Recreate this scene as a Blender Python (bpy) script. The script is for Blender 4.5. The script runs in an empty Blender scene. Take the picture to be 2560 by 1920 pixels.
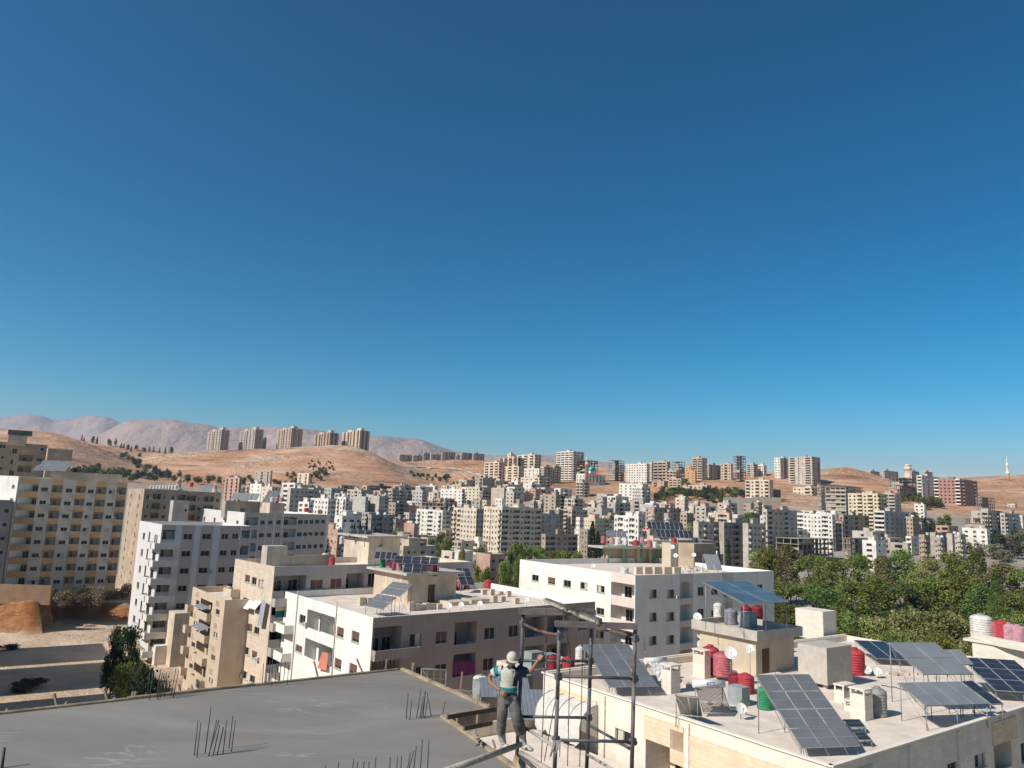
import bpy, bmesh, math, random
from mathutils import Vector, Matrix, noise
R = math.radians
sc = bpy.context.scene
COL = sc.collection
# ---------------------------------------------------------------- camera
F = 1850.0; PITCH = R(9.36); ROLL = R(2.3)
fw = Vector((0, math.cos(PITCH), math.sin(PITCH)))
up0 = Vector((0, -math.sin(PITCH), math.cos(PITCH))); rt0 = Vector((1, 0, 0))
RT = rt0*math.cos(ROLL) + up0*math.sin(ROLL)
UP = up0*math.cos(ROLL) - rt0*math.sin(ROLL)
cd = bpy.data.cameras.new('camera'); cam = bpy.data.objects.new('camera', cd); COL.objects.link(cam)
cd.sensor_width = 36; cd.lens = F/2560*36; cd.clip_start = .1; cd.clip_end = 30000
m = Matrix((RT, UP, -fw)).transposed().to_4x4(); cam.matrix_world = m
sc.camera = cam
# ---------------------------------------------------------------- sky and sun
SUN_AZ = R(33.5); SUN_EL = R(40)
sdir = Vector((-math.cos(SUN_AZ)*math.cos(SUN_EL), -math.sin(SUN_AZ)*math.cos(SUN_EL), math.sin(SUN_EL)))
w = bpy.data.worlds.new('World'); sc.world = w; w.use_nodes = True
nt = w.node_tree; bg = nt.nodes['Background']
sky = nt.nodes.new('ShaderNodeTexSky'); sky.sky_type = 'NISHITA'; sky.sun_disc = False
sky.sun_elevation = SUN_EL; sky.sun_rotation = math.atan2(sdir.x, sdir.y)
sky.altitude = 900; sky.air_density = 1.0; sky.dust_density = 0.6; sky.ozone_density = 2.2
hs = nt.nodes.new('ShaderNodeHueSaturation'); hs.inputs['Saturation'].default_value = 1.5; hs.inputs['Hue'].default_value = .49
nt.links.new(sky.outputs[0], hs.inputs['Color']); sp = nt.nodes.new('ShaderNodeSeparateColor'); cb = nt.nodes.new('ShaderNodeCombineColor'); nt.links.new(hs.outputs[0], sp.inputs[0])
SK = .0777
for i, (a, g) in enumerate(((3.9, 1.72), (1.98, 1.27), (1.95, 1.42))):
    m1 = nt.nodes.new('ShaderNodeMath'); m1.operation = 'MULTIPLY'; m1.inputs[1].default_value = SK; m2 = nt.nodes.new('ShaderNodeMath'); m2.operation = 'POWER'; m2.inputs[1].default_value = g
    m3 = nt.nodes.new('ShaderNodeMath'); m3.operation = 'MULTIPLY'; m3.inputs[1].default_value = a/SK
    nt.links.new(sp.outputs[i], m1.inputs[0]); nt.links.new(m1.outputs[0], m2.inputs[0]); nt.links.new(m2.outputs[0], m3.inputs[0]); nt.links.new(m3.outputs[0], cb.inputs[i])
nt.links.new(cb.outputs[0], bg.inputs[0]); bg.inputs[1].default_value = .07
sl = bpy.data.lights.new('sun', 'SUN'); sl.energy = 5; sl.angle = R(.55); sl.color = (1, .955, .90)
so = bpy.data.objects.new('sun', sl); COL.objects.link(so); so.rotation_euler = sdir.to_track_quat('Z', 'Y').to_euler()
sc.view_settings.view_transform = 'Standard'; sc.view_settings.look = 'None'; sc.view_settings.gamma = 1
sc.view_settings.exposure = .15
sc.cycles.max_bounces = 5; sc.cycles.diffuse_bounces = 3; sc.cycles.glossy_bounces = 2; sc.cycles.transparent_max_bounces = 6
# ---------------------------------------------------------------- pixel maths
CR = dict(A=(0,1020,.2893), B=(440,1020,.2893), C=(960,1080,.2441), D=(1450,1080,.2441), E=(1940,1080,.2803), F=(0,1380,.3255),
          G=(440,1380,.3255), H=(860,1300,.3013), I=(1120,1450,.2833), J=(1640,1380,.2532), K=(1960,1480,.2712), M=(300,1220,.2441),
          N=(0,1040,.2652), O=(800,1280,.1808), Q=(1280,1300,.3074), R=(1180,1600,.1929), S=(460,1480,.1568), X=(0,0,1))
def px(t, x, y=None):
    c = CR[t]
    return (c[0]+x*c[2]) if y is None else (c[0]+x*c[2], c[1]+y*c[2])
def ray(x, y): return fw + RT*((x-1280)/F) - UP*((y-960)/F)
def atD(x, y, D):
    r = ray(x, y); return r*(D/r.y)
def atz(x, y, z):
    r = ray(x, y); return r*(z/r.z)
def T(t, x, y, D): return atD(*px(t, x, y), D)
def Z(t, x, y, z): return atz(*px(t, x, y), z)
def proj(p):
    d = p.dot(fw); return 1280+F*p.dot(RT)/d, 960-F*p.dot(UP)/d
def uv(yaw):
    a = R(yaw); return Vector((math.cos(a), math.sin(a), 0)), Vector((-math.sin(a), math.cos(a), 0))
def isect(B, d, x, y):
    """point on the plan line B + t*d that lies on the image column through (x, y)"""
    r = ray(x, y); t = (B.y*r.x - B.x*r.y)/(d.x*r.y - d.y*r.x)
    return t
# ---------------------------------------------------------------- materials
MATS = {}
def mat(name, col, rough=.85, var=.12, scale=.6, streak=0, bump=0, metal=0, col2=None, tile=None, spec=.3, objvar=0):
    if name in MATS: return MATS[name]
    m = bpy.data.materials.new(name); m.use_nodes = True; nt = m.node_tree; b = nt.nodes['Principled BSDF']
    b.inputs['Roughness'].default_value = rough; b.inputs['Metallic'].default_value = metal
    b.inputs['Specular IOR Level'].default_value = spec
    N = nt.nodes.new; L = nt.links.new
    geo = N('ShaderNodeNewGeometry')
    col = (min(.84, col[0]*1.03), min(.8, col[1]*.985), min(.74, col[2]*.90))
    c2 = col2 or tuple(max(0, c*(1-var*2.2)) for c in col)
    no = N('ShaderNodeTexNoise'); no.inputs['Scale'].default_value = scale; no.inputs['Detail'].default_value = 5; no.inputs['Roughness'].default_value = .62
    L(geo.outputs['Position'], no.inputs['Vector'])
    rp = N('ShaderNodeValToRGB'); rp.color_ramp.elements[0].position = .32; rp.color_ramp.elements[1].position = .66
    rp.color_ramp.elements[0].color = (*c2, 1); rp.color_ramp.elements[1].color = (*col, 1)
    L(no.outputs['Fac'], rp.inputs[0]); out = rp.outputs[0]
    if streak:
        mp = N('ShaderNodeMapping'); mp.inputs['Scale'].default_value = (1.4, 1.4, .12)
        n2 = N('ShaderNodeTexNoise'); n2.inputs['Scale'].default_value = 1.0; n2.inputs['Detail'].default_value = 4
        L(geo.outputs['Position'], mp.inputs[0]); L(mp.outputs[0], n2.inputs['Vector'])
        r2 = N('ShaderNodeMapRange'); r2.inputs[1].default_value = .5; r2.inputs[2].default_value = .75; r2.inputs[3].default_value = 0; r2.inputs[4].default_value = streak
        L(n2.outputs['Fac'], r2.inputs[0])
        mx = N('ShaderNodeMix'); mx.data_type = 'RGBA'; mx.inputs[7].default_value = (*[c*.55 for c in col], 1)
        L(r2.outputs[0], mx.inputs[0]); L(out, mx.inputs[6]); out = mx.outputs[2]
    if tile:   # stone courses: horizontal and staggered vertical joints in world space along walls of a yaw
        yaw, bw, bh, dark = tile
        mp = N('ShaderNodeMapping'); mp.vector_type = 'POINT'; mp.inputs['Rotation'].default_value = (0, 0, R(-yaw))
        L(geo.outputs['Position'], mp.inputs[0]); sx = N('ShaderNodeSeparateXYZ'); L(mp.outputs[0], sx.inputs[0])
        ad = N('ShaderNodeMath'); ad.operation = 'ADD'; L(sx.outputs[0], ad.inputs[0]); L(sx.outputs[1], ad.inputs[1])
        cb = N('ShaderNodeCombineXYZ'); L(ad.outputs[0], cb.inputs[0]); L(sx.outputs[2], cb.inputs[1])
        br = N('ShaderNodeTexBrick'); br.inputs['Scale'].default_value = 1; br.inputs['Brick Width'].default_value = bw; br.inputs['Row Height'].default_value = bh
        br.inputs['Mortar Size'].default_value = .018; br.inputs['Color1'].default_value = (1, 1, 1, 1); br.inputs['Color2'].default_value = (1-dark, 1-dark*1.05, 1-dark*1.2, 1); br.inputs['Mortar'].default_value = (1-dark*1.6,)*3+(1,)
        L(cb.outputs[0], br.inputs['Vector'])
        mx = N('ShaderNodeMix'); mx.data_type = 'RGBA'; mx.blend_type = 'MULTIPLY'; mx.inputs[0].default_value = 1
        L(out, mx.inputs[6]); L(br.outputs['Color'], mx.inputs[7]); out = mx.outputs[2]
    if objvar:
        oi = N('ShaderNodeObjectInfo'); r3 = N('ShaderNodeMapRange'); r3.inputs[3].default_value = 1-objvar; r3.inputs[4].default_value = 1+objvar
        L(oi.outputs['Random'], r3.inputs[0]); h = N('ShaderNodeHueSaturation'); L(r3.outputs[0], h.inputs['Value']); L(out, h.inputs['Color']); out = h.outputs[0]
    L(out, b.inputs['Base Color'])
    if bump:
        bp = N('ShaderNodeBump'); bp.inputs['Strength'].default_value = bump; bp.inputs['Distance'].default_value = .05
        L(no.outputs['Fac'], bp.inputs['Height']); L(bp.outputs[0], b.inputs['Normal'])
    MATS[name] = m; return m
def wallm(key):
    P = dict(cream=(.66,.57,.46), white=(.74,.71,.66), beige=(.55,.46,.37), grey=(.50,.455,.40), bluegrey=(.48,.465,.445), tan=(.42,.34,.26), brown=(.22,.14,.10),
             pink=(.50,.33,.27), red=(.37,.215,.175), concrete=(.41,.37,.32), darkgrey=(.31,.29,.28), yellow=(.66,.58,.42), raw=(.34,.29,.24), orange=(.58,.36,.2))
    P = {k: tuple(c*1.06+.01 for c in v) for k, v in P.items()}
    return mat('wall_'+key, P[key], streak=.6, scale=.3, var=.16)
GLASS = mat('dark_glass', (.012,.014,.018), rough=.25, var=.3, spec=.5)
GLASSB = mat('blue_glass', (.05,.08,.10), rough=.2, var=.3, spec=.6)
CURT = mat('curtain', (.55,.52,.46), rough=.9)
SHUT = mat('brown_shutter', (.16,.09,.075), rough=.6)
DOORM = mat('door_wood', (.10,.055,.03), rough=.6)
STEEL = mat('steel', (.30,.31,.32), rough=.5, metal=.3)
ALU = mat('aluminium', (.5,.51,.52), rough=.4, metal=.5)
ROOFM = mat('roof_screed', (.76,.665,.59), rough=.95, scale=.5, var=.12)
ROOFG = mat('roof_grey', (.42,.39,.36), rough=.95, scale=.4, var=.16)
CONC = mat('concrete_plain', (.50,.46,.41), rough=.9, scale=1.2, var=.1, streak=.3)
# ---------------------------------------------------------------- object helpers
def tag(o, label=None, cat=None, group=None, kind=None):
    if label: o['label'] = label
    if cat: o['category'] = cat
    if group: o['group'] = group
    if kind: o['kind'] = kind
    return o
def empty(name, loc, label, cat, group=None, yaw=0):
    o = bpy.data.objects.new(name, None); COL.objects.link(o); o.location = loc; o.rotation_euler = (0, 0, yaw); o.empty_display_size = .3
    return tag(o, label, cat, group)
def child(name, me, parent, mw=None):
    """link mesh data as a part; mw is its world matrix"""
    o = bpy.data.objects.new(name, me); COL.objects.link(o)
    if parent is not None:
        o.parent = parent
        pm = WM(parent)
        o.matrix_parent_inverse = pm.inverted()
    if mw is not None: o.matrix_basis = mw
    return o
def WM(p):
    if p.parent is None: return Matrix.LocRotScale(p.location, p.rotation_euler, p.scale)
    return WM(p.parent) @ p.matrix_parent_inverse @ p.matrix_basis
class MB:
    """collects shapes for one mesh"""
    def __init__(s): s.v = []; s.f = []; s.mi = []; s.sm = []
    def quad(s, a, b, c, d, mi=0):
        n = len(s.v); s.v += [tuple(a), tuple(b), tuple(c), tuple(d)]; s.f.append((n, n+1, n+2, n+3)); s.mi.append(mi); s.sm.append(False)
    def box(s, c, size, rot=None, mi=0):
        h = Vector(size)/2; n = len(s.v)
        for i in range(8):
            p = Vector(((1 if i & 1 else -1)*h.x, (1 if i & 2 else -1)*h.y, (1 if i & 4 else -1)*h.z))
            if rot is not None: p = rot @ p
            s.v.append(tuple(Vector(c)+p))
        for f in ((0,2,3,1),(4,5,7,6),(0,1,5,4),(2,6,7,3),(0,4,6,2),(1,3,7,5)):
            s.f.append(tuple(n+i for i in f)); s.mi.append(mi); s.sm.append(False)
    def obox(s, o, a, b, c, mi=0):
        """box from origin corner o with edge vectors a, b, c"""
        n = len(s.v)
        for i in range(8):
            s.v.append(tuple(o + (a if i & 1 else a*0) + (b if i & 2 else b*0) + (c if i & 4 else c*0)))
        fs = ((0,2,3,1),(4,5,7,6),(0,1,5,4),(2,6,7,3),(0,4,6,2),(1,3,7,5))
        flip = a.cross(b).dot(c) < 0
        for f in fs:
            g = tuple(n+i for i in f); s.f.append(g[::-1] if flip else g); s.mi.append(mi); s.sm.append(False)
    def tube(s, a, b, r, r2=None, n=8, mi=0, cap=True, sm=True):
        a = Vector(a); b = Vector(b); d = (b-a).normalized(); r2 = r if r2 is None else r2
        x = d.cross(Vector((0,0,1)) if abs(d.z) < .9 else Vector((1,0,0))).normalized(); y = d.cross(x)
        k = len(s.v)
        for i in range(n):
            t = 2*math.pi*i/n; q = x*math.cos(t)+y*math.sin(t); s.v.append(tuple(a+q*r)); s.v.append(tuple(b+q*r2))
        for i in range(n):
            j = (i+1) % n; s.f.append((k+2*i, k+2*i+1, k+2*j+1, k+2*j)); s.mi.append(mi); s.sm.append(sm)
        if cap:
            s.f.append(tuple(k+2*i for i in range(n))); s.mi.append(mi); s.sm.append(False)
            s.f.append(tuple(k+2*i+1 for i in reversed(range(n)))); s.mi.append(mi); s.sm.append(False)
    def lathe(s, prof, n=20, o=(0,0,0), mi=0, rot=None):
        k = len(s.v); o = Vector(o)
        for r, z in prof:
            for i in range(n):
                t = 2*math.pi*i/n; p = Vector((r*math.cos(t), r*math.sin(t), z))
                if rot is not None: p = rot @ p
                s.v.append(tuple(o+p))
        for q in range(len(prof)-1):
            for i in range(n):
                j = (i+1) % n; s.f.append((k+q*n+i, k+q*n+j, k+(q+1)*n+j, k+(q+1)*n+i)); s.mi.append(mi); s.sm.append(True)
        s.f.append(tuple(k+i for i in reversed(range(n)))); s.mi.append(mi); s.sm.append(False)
        s.f.append(tuple(k+(len(prof)-1)*n+i for i in range(n))); s.mi.append(mi); s.sm.append(False)
    def mesh(s, name, mats):
        me = bpy.data.meshes.new(name); me.from_pydata(s.v, [], s.f)
        for m in (mats if isinstance(mats, (list, tuple)) else [mats]): me.materials.append(m)
        me.polygons.foreach_set('material_index', s.mi); me.polygons.foreach_set('use_smooth', s.sm); me.update()
        return me
    def build(s, name, mats, parent=None, mw=None): return child(name, s.mesh(name, mats), parent, mw)
rnd = random.Random(7); HAZE = 0.00008
# ---------------------------------------------------------------- terrain
def hory(x): return 1265+.04*(x-1280)
def lerp(tab, x):
    if x <= tab[0][0]: return tab[0][1]
    for (a, p), (b, q) in zip(tab, tab[1:]):
        if x <= b: return p+(q-p)*(x-a)/(b-a)
    return tab[-1][1]
KN = [ # distance, 'z' or 'y' (image row), samples over image columns
 (250,'z',[(0,-28),(3000,-30)]),
 (340,'z',[(0,-25),(960,-28),(3000,-28)]),
 (450,'z',[(0,-18),(640,-25),(960,-26),(1700,-26),(1920,-22),(2240,-17),(3000,-17)]),
 (560,'z',[(0,2),(320,-3),(640,-14),(960,-13),(1280,-10),(1600,-6),(1920,-9),(2240,-5),(2560,-3)]),
 (680,'z',[(0,9),(320,7),(640,-2),(960,1),(1280,12),(1600,14),(1920,8),(2240,15),(2560,13)]),
 (850,'z',[(0,46),(150,44),(250,26),(320,15),(450,12),(640,2),(960,1),(1280,30),(1600,32),(1920,38),(2240,34),(2560,34)]),
 (1000,'y',[(-400,1072),(0,1072),(64,1075),(124,1082),(162,1094),(205,1108),(260,1135),(330,1165),(400,1185),(450,1190),(640,1188),(800,1186),(960,1206),(1060,1228),(1150,1226),(1280,1210),(1600,1190),(1700,1182),(1920,1180),(2040,1178),(2130,1170),(2190,1186),(2250,1206),(2400,1214),(2560,1203),(3000,1195)]),
 (1200,'y',[(0,1100),(200,1112),(270,1125),(300,1135),(345,1150),(400,1139),(480,1129),(560,1126),(700,1120),(800,1112),(860,1112),(920,1127),(960,1148),(1000,1172),(1060,1198),(1100,1202),(1200,1195),(1280,1190),(1450,1182),(1600,1185),(1920,1181),(2040,1180),(2130,1173),(2240,1198),(2400,1196),(2500,1188),(2560,1186),(3000,1180)]),
 (1350,'y',[(0,1104),(200,1104),(300,1116),(424,1133),(480,1142),(560,1142),(860,1130),(920,1142),(960,1153),(1000,1153),(1100,1152),(1200,1151),(1230,1149),(1280,1152),(1400,1160),(1500,1170),(1600,1186),(1920,1184),(2130,1180),(2240,1200),(2400,1200),(2560,1192)]),
 (1600,'y',[(0,1112),(200,1110),(300,1122),(424,1140),(480,1148),(900,1150),(1200,1158),(1600,1195),(2560,1205)]),
 (2600,'y',[(0,1150),(900,1165),(1300,1185),(1600,1215),(2560,1225)]),
 (9000,'y',[(0,1190),(900,1200),(1300,1222),(1600,1250),(2560,1285)])]
def tz_raw(x, D):
    vals = []
    for d, k, tab in KN:
        v = lerp(tab, x)
        vals.append((d, v if k == 'z' else (atD(x, v, d).z)))
    return lerp(vals, D)
def sstep(a, b, t):
    t = min(1, max(0, (t-a)/(b-a))); return t*t*(3-2*t)
def tz(x, D):
    if D < 250:
        z = -30
        far = sstep(190, 250, D)
        z = z + far*(tz_raw(x, 250)+30)
        if x < 400:   # dug-out yard with a cut bank on the left
            wig = 2.6*noise.noise(Vector((x*.045, 1, 1)))+.9*noise.noise(Vector((x*.2, D*.3, 1)))
            if x < 150: e = 160+wig
            else: e = 160+18*sstep(140, 190, x)+wig
            hi = (-23.5 if x < 150 else -23.5-2.2*sstep(150, 190, x))
            k = sstep(e, e+2.6, D)*(1-sstep(340, 400, x))
            z = z*(1-k)+max(z, hi)*k
        return z
    z = tz_raw(x, D)
    if D > 500:
        P = Vector(((x-1280)/F*D*.011, D*.011, 0))
        a = sstep(500, 900, D)
        z += a*(3.2*noise.fractal(P, .8, 2.1, 6)+1.6*abs(noise.noise(P*4.1))-1.5*abs(noise.noise(P*1.7+Vector((7,0,0)))))
        q = z/8.5+1.3*noise.noise(P*.9)+.0006*D; f = q-math.floor(q)
        z += sstep(820, 950, D)*2.3*(f**2.2-.5)*(.35+.65*abs(noise.noise(P*.5+Vector((3,1,0))))*2)
    return z
def col_of(X, Y):
    # image column of a ground direction (taken at eye height)
    return proj(Vector((X, Y, 0)))[0]
def ground(X, Y): return tz(col_of(X, Y), Y)
def hit(x, y, D0=25, D1=1500, st=4):
    r = ray(x, y); D = D0
    while D < D1:
        p = r*(D/r.y)
        if tz(x, D) >= p.z: return p
        D += st
    return None
cols = [-900+22*i for i in range(int(4600/22))]
rings = [3+7*i for i in range(21)]+[150+1.0*i for i in range(45)]+[196+8*i for i in range(40)]+[516+10*i for i in range(42)]+[936+6*i for i in range(114)]+[1650,1800,2100,2600,4000,6500,9000]
tm = MB()
for D in rings:
    for c in cols:
        r = ray(c, hory(c)); tm.v.append((r.x/r.y*D, D, tz(c, D)))
nc = len(cols)
for i in range(len(rings)-1):
    for j in range(nc-1):
        tm.f.append((i*nc+j, i*nc+j+1, (i+1)*nc+j+1, (i+1)*nc+j)); tm.mi.append(0); tm.sm.append(True)
# ground behind the camera
def earth_mat():
    m = bpy.data.materials.new('dry_earth'); m.use_nodes = True; nt = m.node_tree; b = nt.nodes['Principled BSDF']; N = nt.nodes.new; L = nt.links.new
    b.inputs['Roughness'].default_value = .97; b.inputs['Specular IOR Level'].default_value = .1
    geo = N('ShaderNodeNewGeometry')
    def nz(scale, det=6, rough=.6, mscale=(1,1,1)):
        mp = N('ShaderNodeMapping'); mp.inputs['Scale'].default_value = mscale; L(geo.outputs['Position'], mp.inputs[0])
        n = N('ShaderNodeTexNoise'); n.inputs['Scale'].default_value = scale; n.inputs['Detail'].default_value = det; n.inputs['Roughness'].default_value = rough
        L(mp.outputs[0], n.inputs['Vector']); return n.outputs['Fac']
    def ramp(f, stops):
        r = N('ShaderNodeValToRGB'); e = r.color_ramp.elements
        e[0].position, e[0].color = stops[0][0], (*stops[0][1], 1); e[1].position, e[1].color = stops[-1][0], (*stops[-1][1], 1)
        for p, c in stops[1:-1]:
            q = e.new(p); q.color = (*c, 1)
        L(f, r.inputs[0]); return r.outputs[0]
    def mix(f, a, c, bt='MIX'):
        x = N('ShaderNodeMix'); x.data_type = 'RGBA'; x.blend_type = bt
        if isinstance(f, float): x.inputs[0].default_value = f
        else: L(f, x.inputs[0])
        for s, v in ((6, a), (7, c)):
            if isinstance(v, tuple): x.inputs[s].default_value = (*v, 1)
            else: L(v, x.inputs[s])
        return x.outputs[2]
    def mixf(a, b_):
        q = N('ShaderNodeMath'); q.operation = 'MULTIPLY'; L(a, q.inputs[0]); L(b_, q.inputs[1]); return q.outputs[0]
    hill = ramp(nz(.011, 7, .62), [(.3,(.47,.22,.12)),(.45,(.60,.32,.18)),(.6,(.66,.43,.28)),(.75,(.56,.43,.32))])
    strata = ramp(nz(.04, 7, .75, (.3,.3,3.6)), [(.36,(.38,.33,.31)),(.46,(.9,.88,.86)),(.58,(1,1,1)),(.66,(1.12,1.08,1.0))])
    hill = mix(1.0, hill, strata, 'MULTIPLY')
    scrub = ramp(nz(.22, 5, .8), [(.50,(0,0,0)),(.56,(1,1,1))]); big = ramp(nz(.01, 3), [(.38,(0,0,0)),(.55,(1,1,1))])
    sm = mix(1.0, scrub, big, 'MULTIPLY'); hill = mix(sm, hill, (.17,.14,.09))
    sz = N('ShaderNodeSeparateXYZ'); L(geo.outputs['Position'], sz.inputs[0]); m8 = N('ShaderNodeMath'); m8.operation = 'MULTIPLY_ADD'; m8.inputs[1].default_value = 45; L(nz(.006, 5, .6), m8.inputs[0]); L(sz.outputs[2], m8.inputs[2])
    up_ = N('ShaderNodeMapRange'); up_.inputs[1].default_value = 95; up_.inputs[2].default_value = 118; L(m8.outputs[0], up_.inputs[0])
    hill = mix(up_.outputs[0], hill, mix(.8, (.62,.49,.36), strata, 'MULTIPLY'))
    # cut terraces: thin dark contour lines
    m9 = N('ShaderNodeMath'); m9.operation = 'MULTIPLY_ADD'; m9.inputs[1].default_value = 9; L(nz(.012, 4, .6), m9.inputs[0]); L(sz.outputs[2], m9.inputs[2]); m10 = N('ShaderNodeMath'); m10.operation = 'PINGPONG'; m10.inputs[1].default_value = 2.6; L(m9.outputs[0], m10.inputs[0])
    ln = N('ShaderNodeMapRange'); ln.inputs[1].default_value = .95; ln.inputs[2].default_value = .25; L(m10.outputs[0], ln.inputs[0]); lm = ramp(nz(.009, 3, .6, (1,1,.2)), [(.44,(0,0,0)),(.52,(1,1,1))])
    hill = mix(mix(1.0, ln.outputs[0], lm, 'MULTIPLY') if False else mixf(ln.outputs[0], lm), hill, (.43,.24,.145))
    yard = ramp(nz(.12, 6), [(.3,(.52,.36,.235)),(.6,(.70,.53,.375)),(.75,(.74,.6,.46))])
    town = ramp(nz(.05, 6), [(.35,(.30,.25,.2)),(.6,(.42,.35,.28))])
    sx = N('ShaderNodeSeparateXYZ'); L(geo.outputs['Position'], sx.inputs[0])
    def mr(o, a, b_):
        q = N('ShaderNodeMapRange'); q.inputs[1].default_value = a; q.inputs[2].default_value = b_; L(o, q.inputs[0]); return q.outputs[0]
    c = mix(mr(sx.outputs[1], 215, 260), yard, town)
    mz = N('ShaderNodeMath'); mz.operation = 'MAXIMUM'; m5 = N('ShaderNodeMath'); m5.operation = 'MULTIPLY'; L(mr(sx.outputs[2], 2, 14), m5.inputs[0]); L(mr(sx.outputs[1], 520, 640), m5.inputs[1]); L(m5.outputs[0], mz.inputs[0]); L(mr(sx.outputs[1], 740, 820), mz.inputs[1])
    c = mix(mz.outputs[0], c, hill)
    # steep freshly dug banks are rust brown
    nsx = N('ShaderNodeSeparateXYZ'); L(geo.outputs['Normal'], nsx.inputs[0])
    st = mr(nsx.outputs[2], .93, .7); nr = mr(sx.outputs[1], 240, 200)
    mu = N('ShaderNodeMath'); mu.operation = 'MULTIPLY'; L(st, mu.inputs[0]); L(nr, mu.inputs[1])
    c = mix(mu.outputs[0], c, ramp(nz(.35, 6, .7, (1,1,1)), [(.35,(.36,.14,.055)),(.65,(.58,.30,.15))]))
    L(c, b.inputs['Base Color'])
    bp = N('ShaderNodeBump'); bp.inputs['Strength'].default_value = 1; bp.inputs['Distance'].default_value = 3.5; L(nz(.05, 10, .75, (.6,.6,2.6)), bp.inputs['Height']); L(bp.outputs[0], b.inputs['Normal'])
    return m
EARTH = earth_mat()
g = tm.build('ground', EARTH); tag(g, kind='structure')
bk = MB(); bk.quad((-8000,-3000,-30.2),(8000,-3000,-30.2),(8000,4,-30.2),(-8000,4,-30.2)); g2 = bk.build('ground_behind', EARTH); tag(g2, kind='structure')
# far mountains: real ridges several kilometres away
MOUNT = mat('mountain_rock', (.48,.37,.31), rough=1, scale=.004, var=.12, col2=(.34,.265,.235), spec=0, bump=1)
for n_ in MOUNT.node_tree.nodes:
    if n_.type == 'BUMP': n_.inputs['Distance'].default_value = 60
    if n_.type == 'TEX_NOISE': n_.inputs['Detail'].default_value = 9; n_.inputs['Roughness'].default_value = .68
def mountain(name, D, crest, depth, foot, amp):
    b = MB(); n = 190; x0, x1 = crest[0][0], crest[-1][0]; k = 46
    for j in range(k+1):
        t = j/k; DD = D-depth*(1-t) if t <= .6 else D-depth*.4+depth*(t-.6)*1.2
        prof = math.sin(min(1, t/.6)*math.pi/2)**1.4 if t <= .6 else 1-(t-.6)*1.1
        for i in range(n+1):
            x = x0+(x1-x0)*i/n; zc = atD(x, lerp(crest, x), D-depth*.4).z; r = ray(x, hory(x))
            X = r.x/r.y*DD
            z = foot+(zc-foot)*prof
            q = Vector((X*.0011, DD*.0011, 2.0))
            z += 1.5*amp*(1-.9*math.exp(-((t-.6)/.1)**2))*noise.fractal(q, .55, 2.2, 7)*(.25+.75*math.sin(t*math.pi)) - amp*.5*abs(noise.noise(q*3.1))*(t < .5)
            b.v.append((X, DD, z))
    for j in range(k):
        for i in range(n):
            a = j*(n+1)+i; b.f.append((a, a+1, a+n+2, a+n+1)); b.mi.append(0); b.sm.append(True)
    return tag(b.build(name, MOUNT), kind='structure')
mountain('mountains', 8200, [(-500,1060),(-200,1050),(0,1040),(45,1035),(75,1038),(110,1050),(160,1047),(200,1043),(240,1045),(262,1052),(290,1062),(340,1075),(460,1100),(700,1130)], 2400, -150, 42)
mountain('mountain_ridge', 5600, [(120,1120),(190,1098),(235,1084),(275,1064),(300,1054),(330,1052),(410,1053),(450,1058),(520,1068),(560,1070),(640,1066),(700,1067),(760,1072),(830,1082),(900,1088),(960,1092),(1040,1098),(1070,1108),(1110,1122),(1160,1131),(1230,1138),(1340,1137),(1400,1140),(1450,1150),(1520,1156),(1600,1175),(1750,1215)], 1800, -120, 36)
# hillside road
ROADM = mat('pale_road', (.58,.52,.46), rough=.95)
def ribbon(name, pts, w, m):
    b = MB(); P = []
    for (a, c) in zip(pts, pts[1:]):
        for i in range(6):
            t = i/6; P.append((a[0]+(c[0]-a[0])*t, a[1]+(c[1]-a[1])*t))
    last = None
    for x, y in P:
        p = hit(x, y, 500, 1500, 2)
        if p is None: continue
        a = Vector((p.x, p.y-w, ground(p.x, p.y-w)+.9)); c = Vector((p.x, p.y+w, ground(p.x, p.y+w)+.9))
        if last: b.quad(last[0], a, c, last[1])
        last = (a, c)
    if b.f: tag(b.build(name, m), kind='structure')
ribbon('road', [px('C',*q) for q in ((270,362),(420,366),(560,370),(700,378),(820,400),(930,432),(1060,462))], 4, ROADM)
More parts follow.
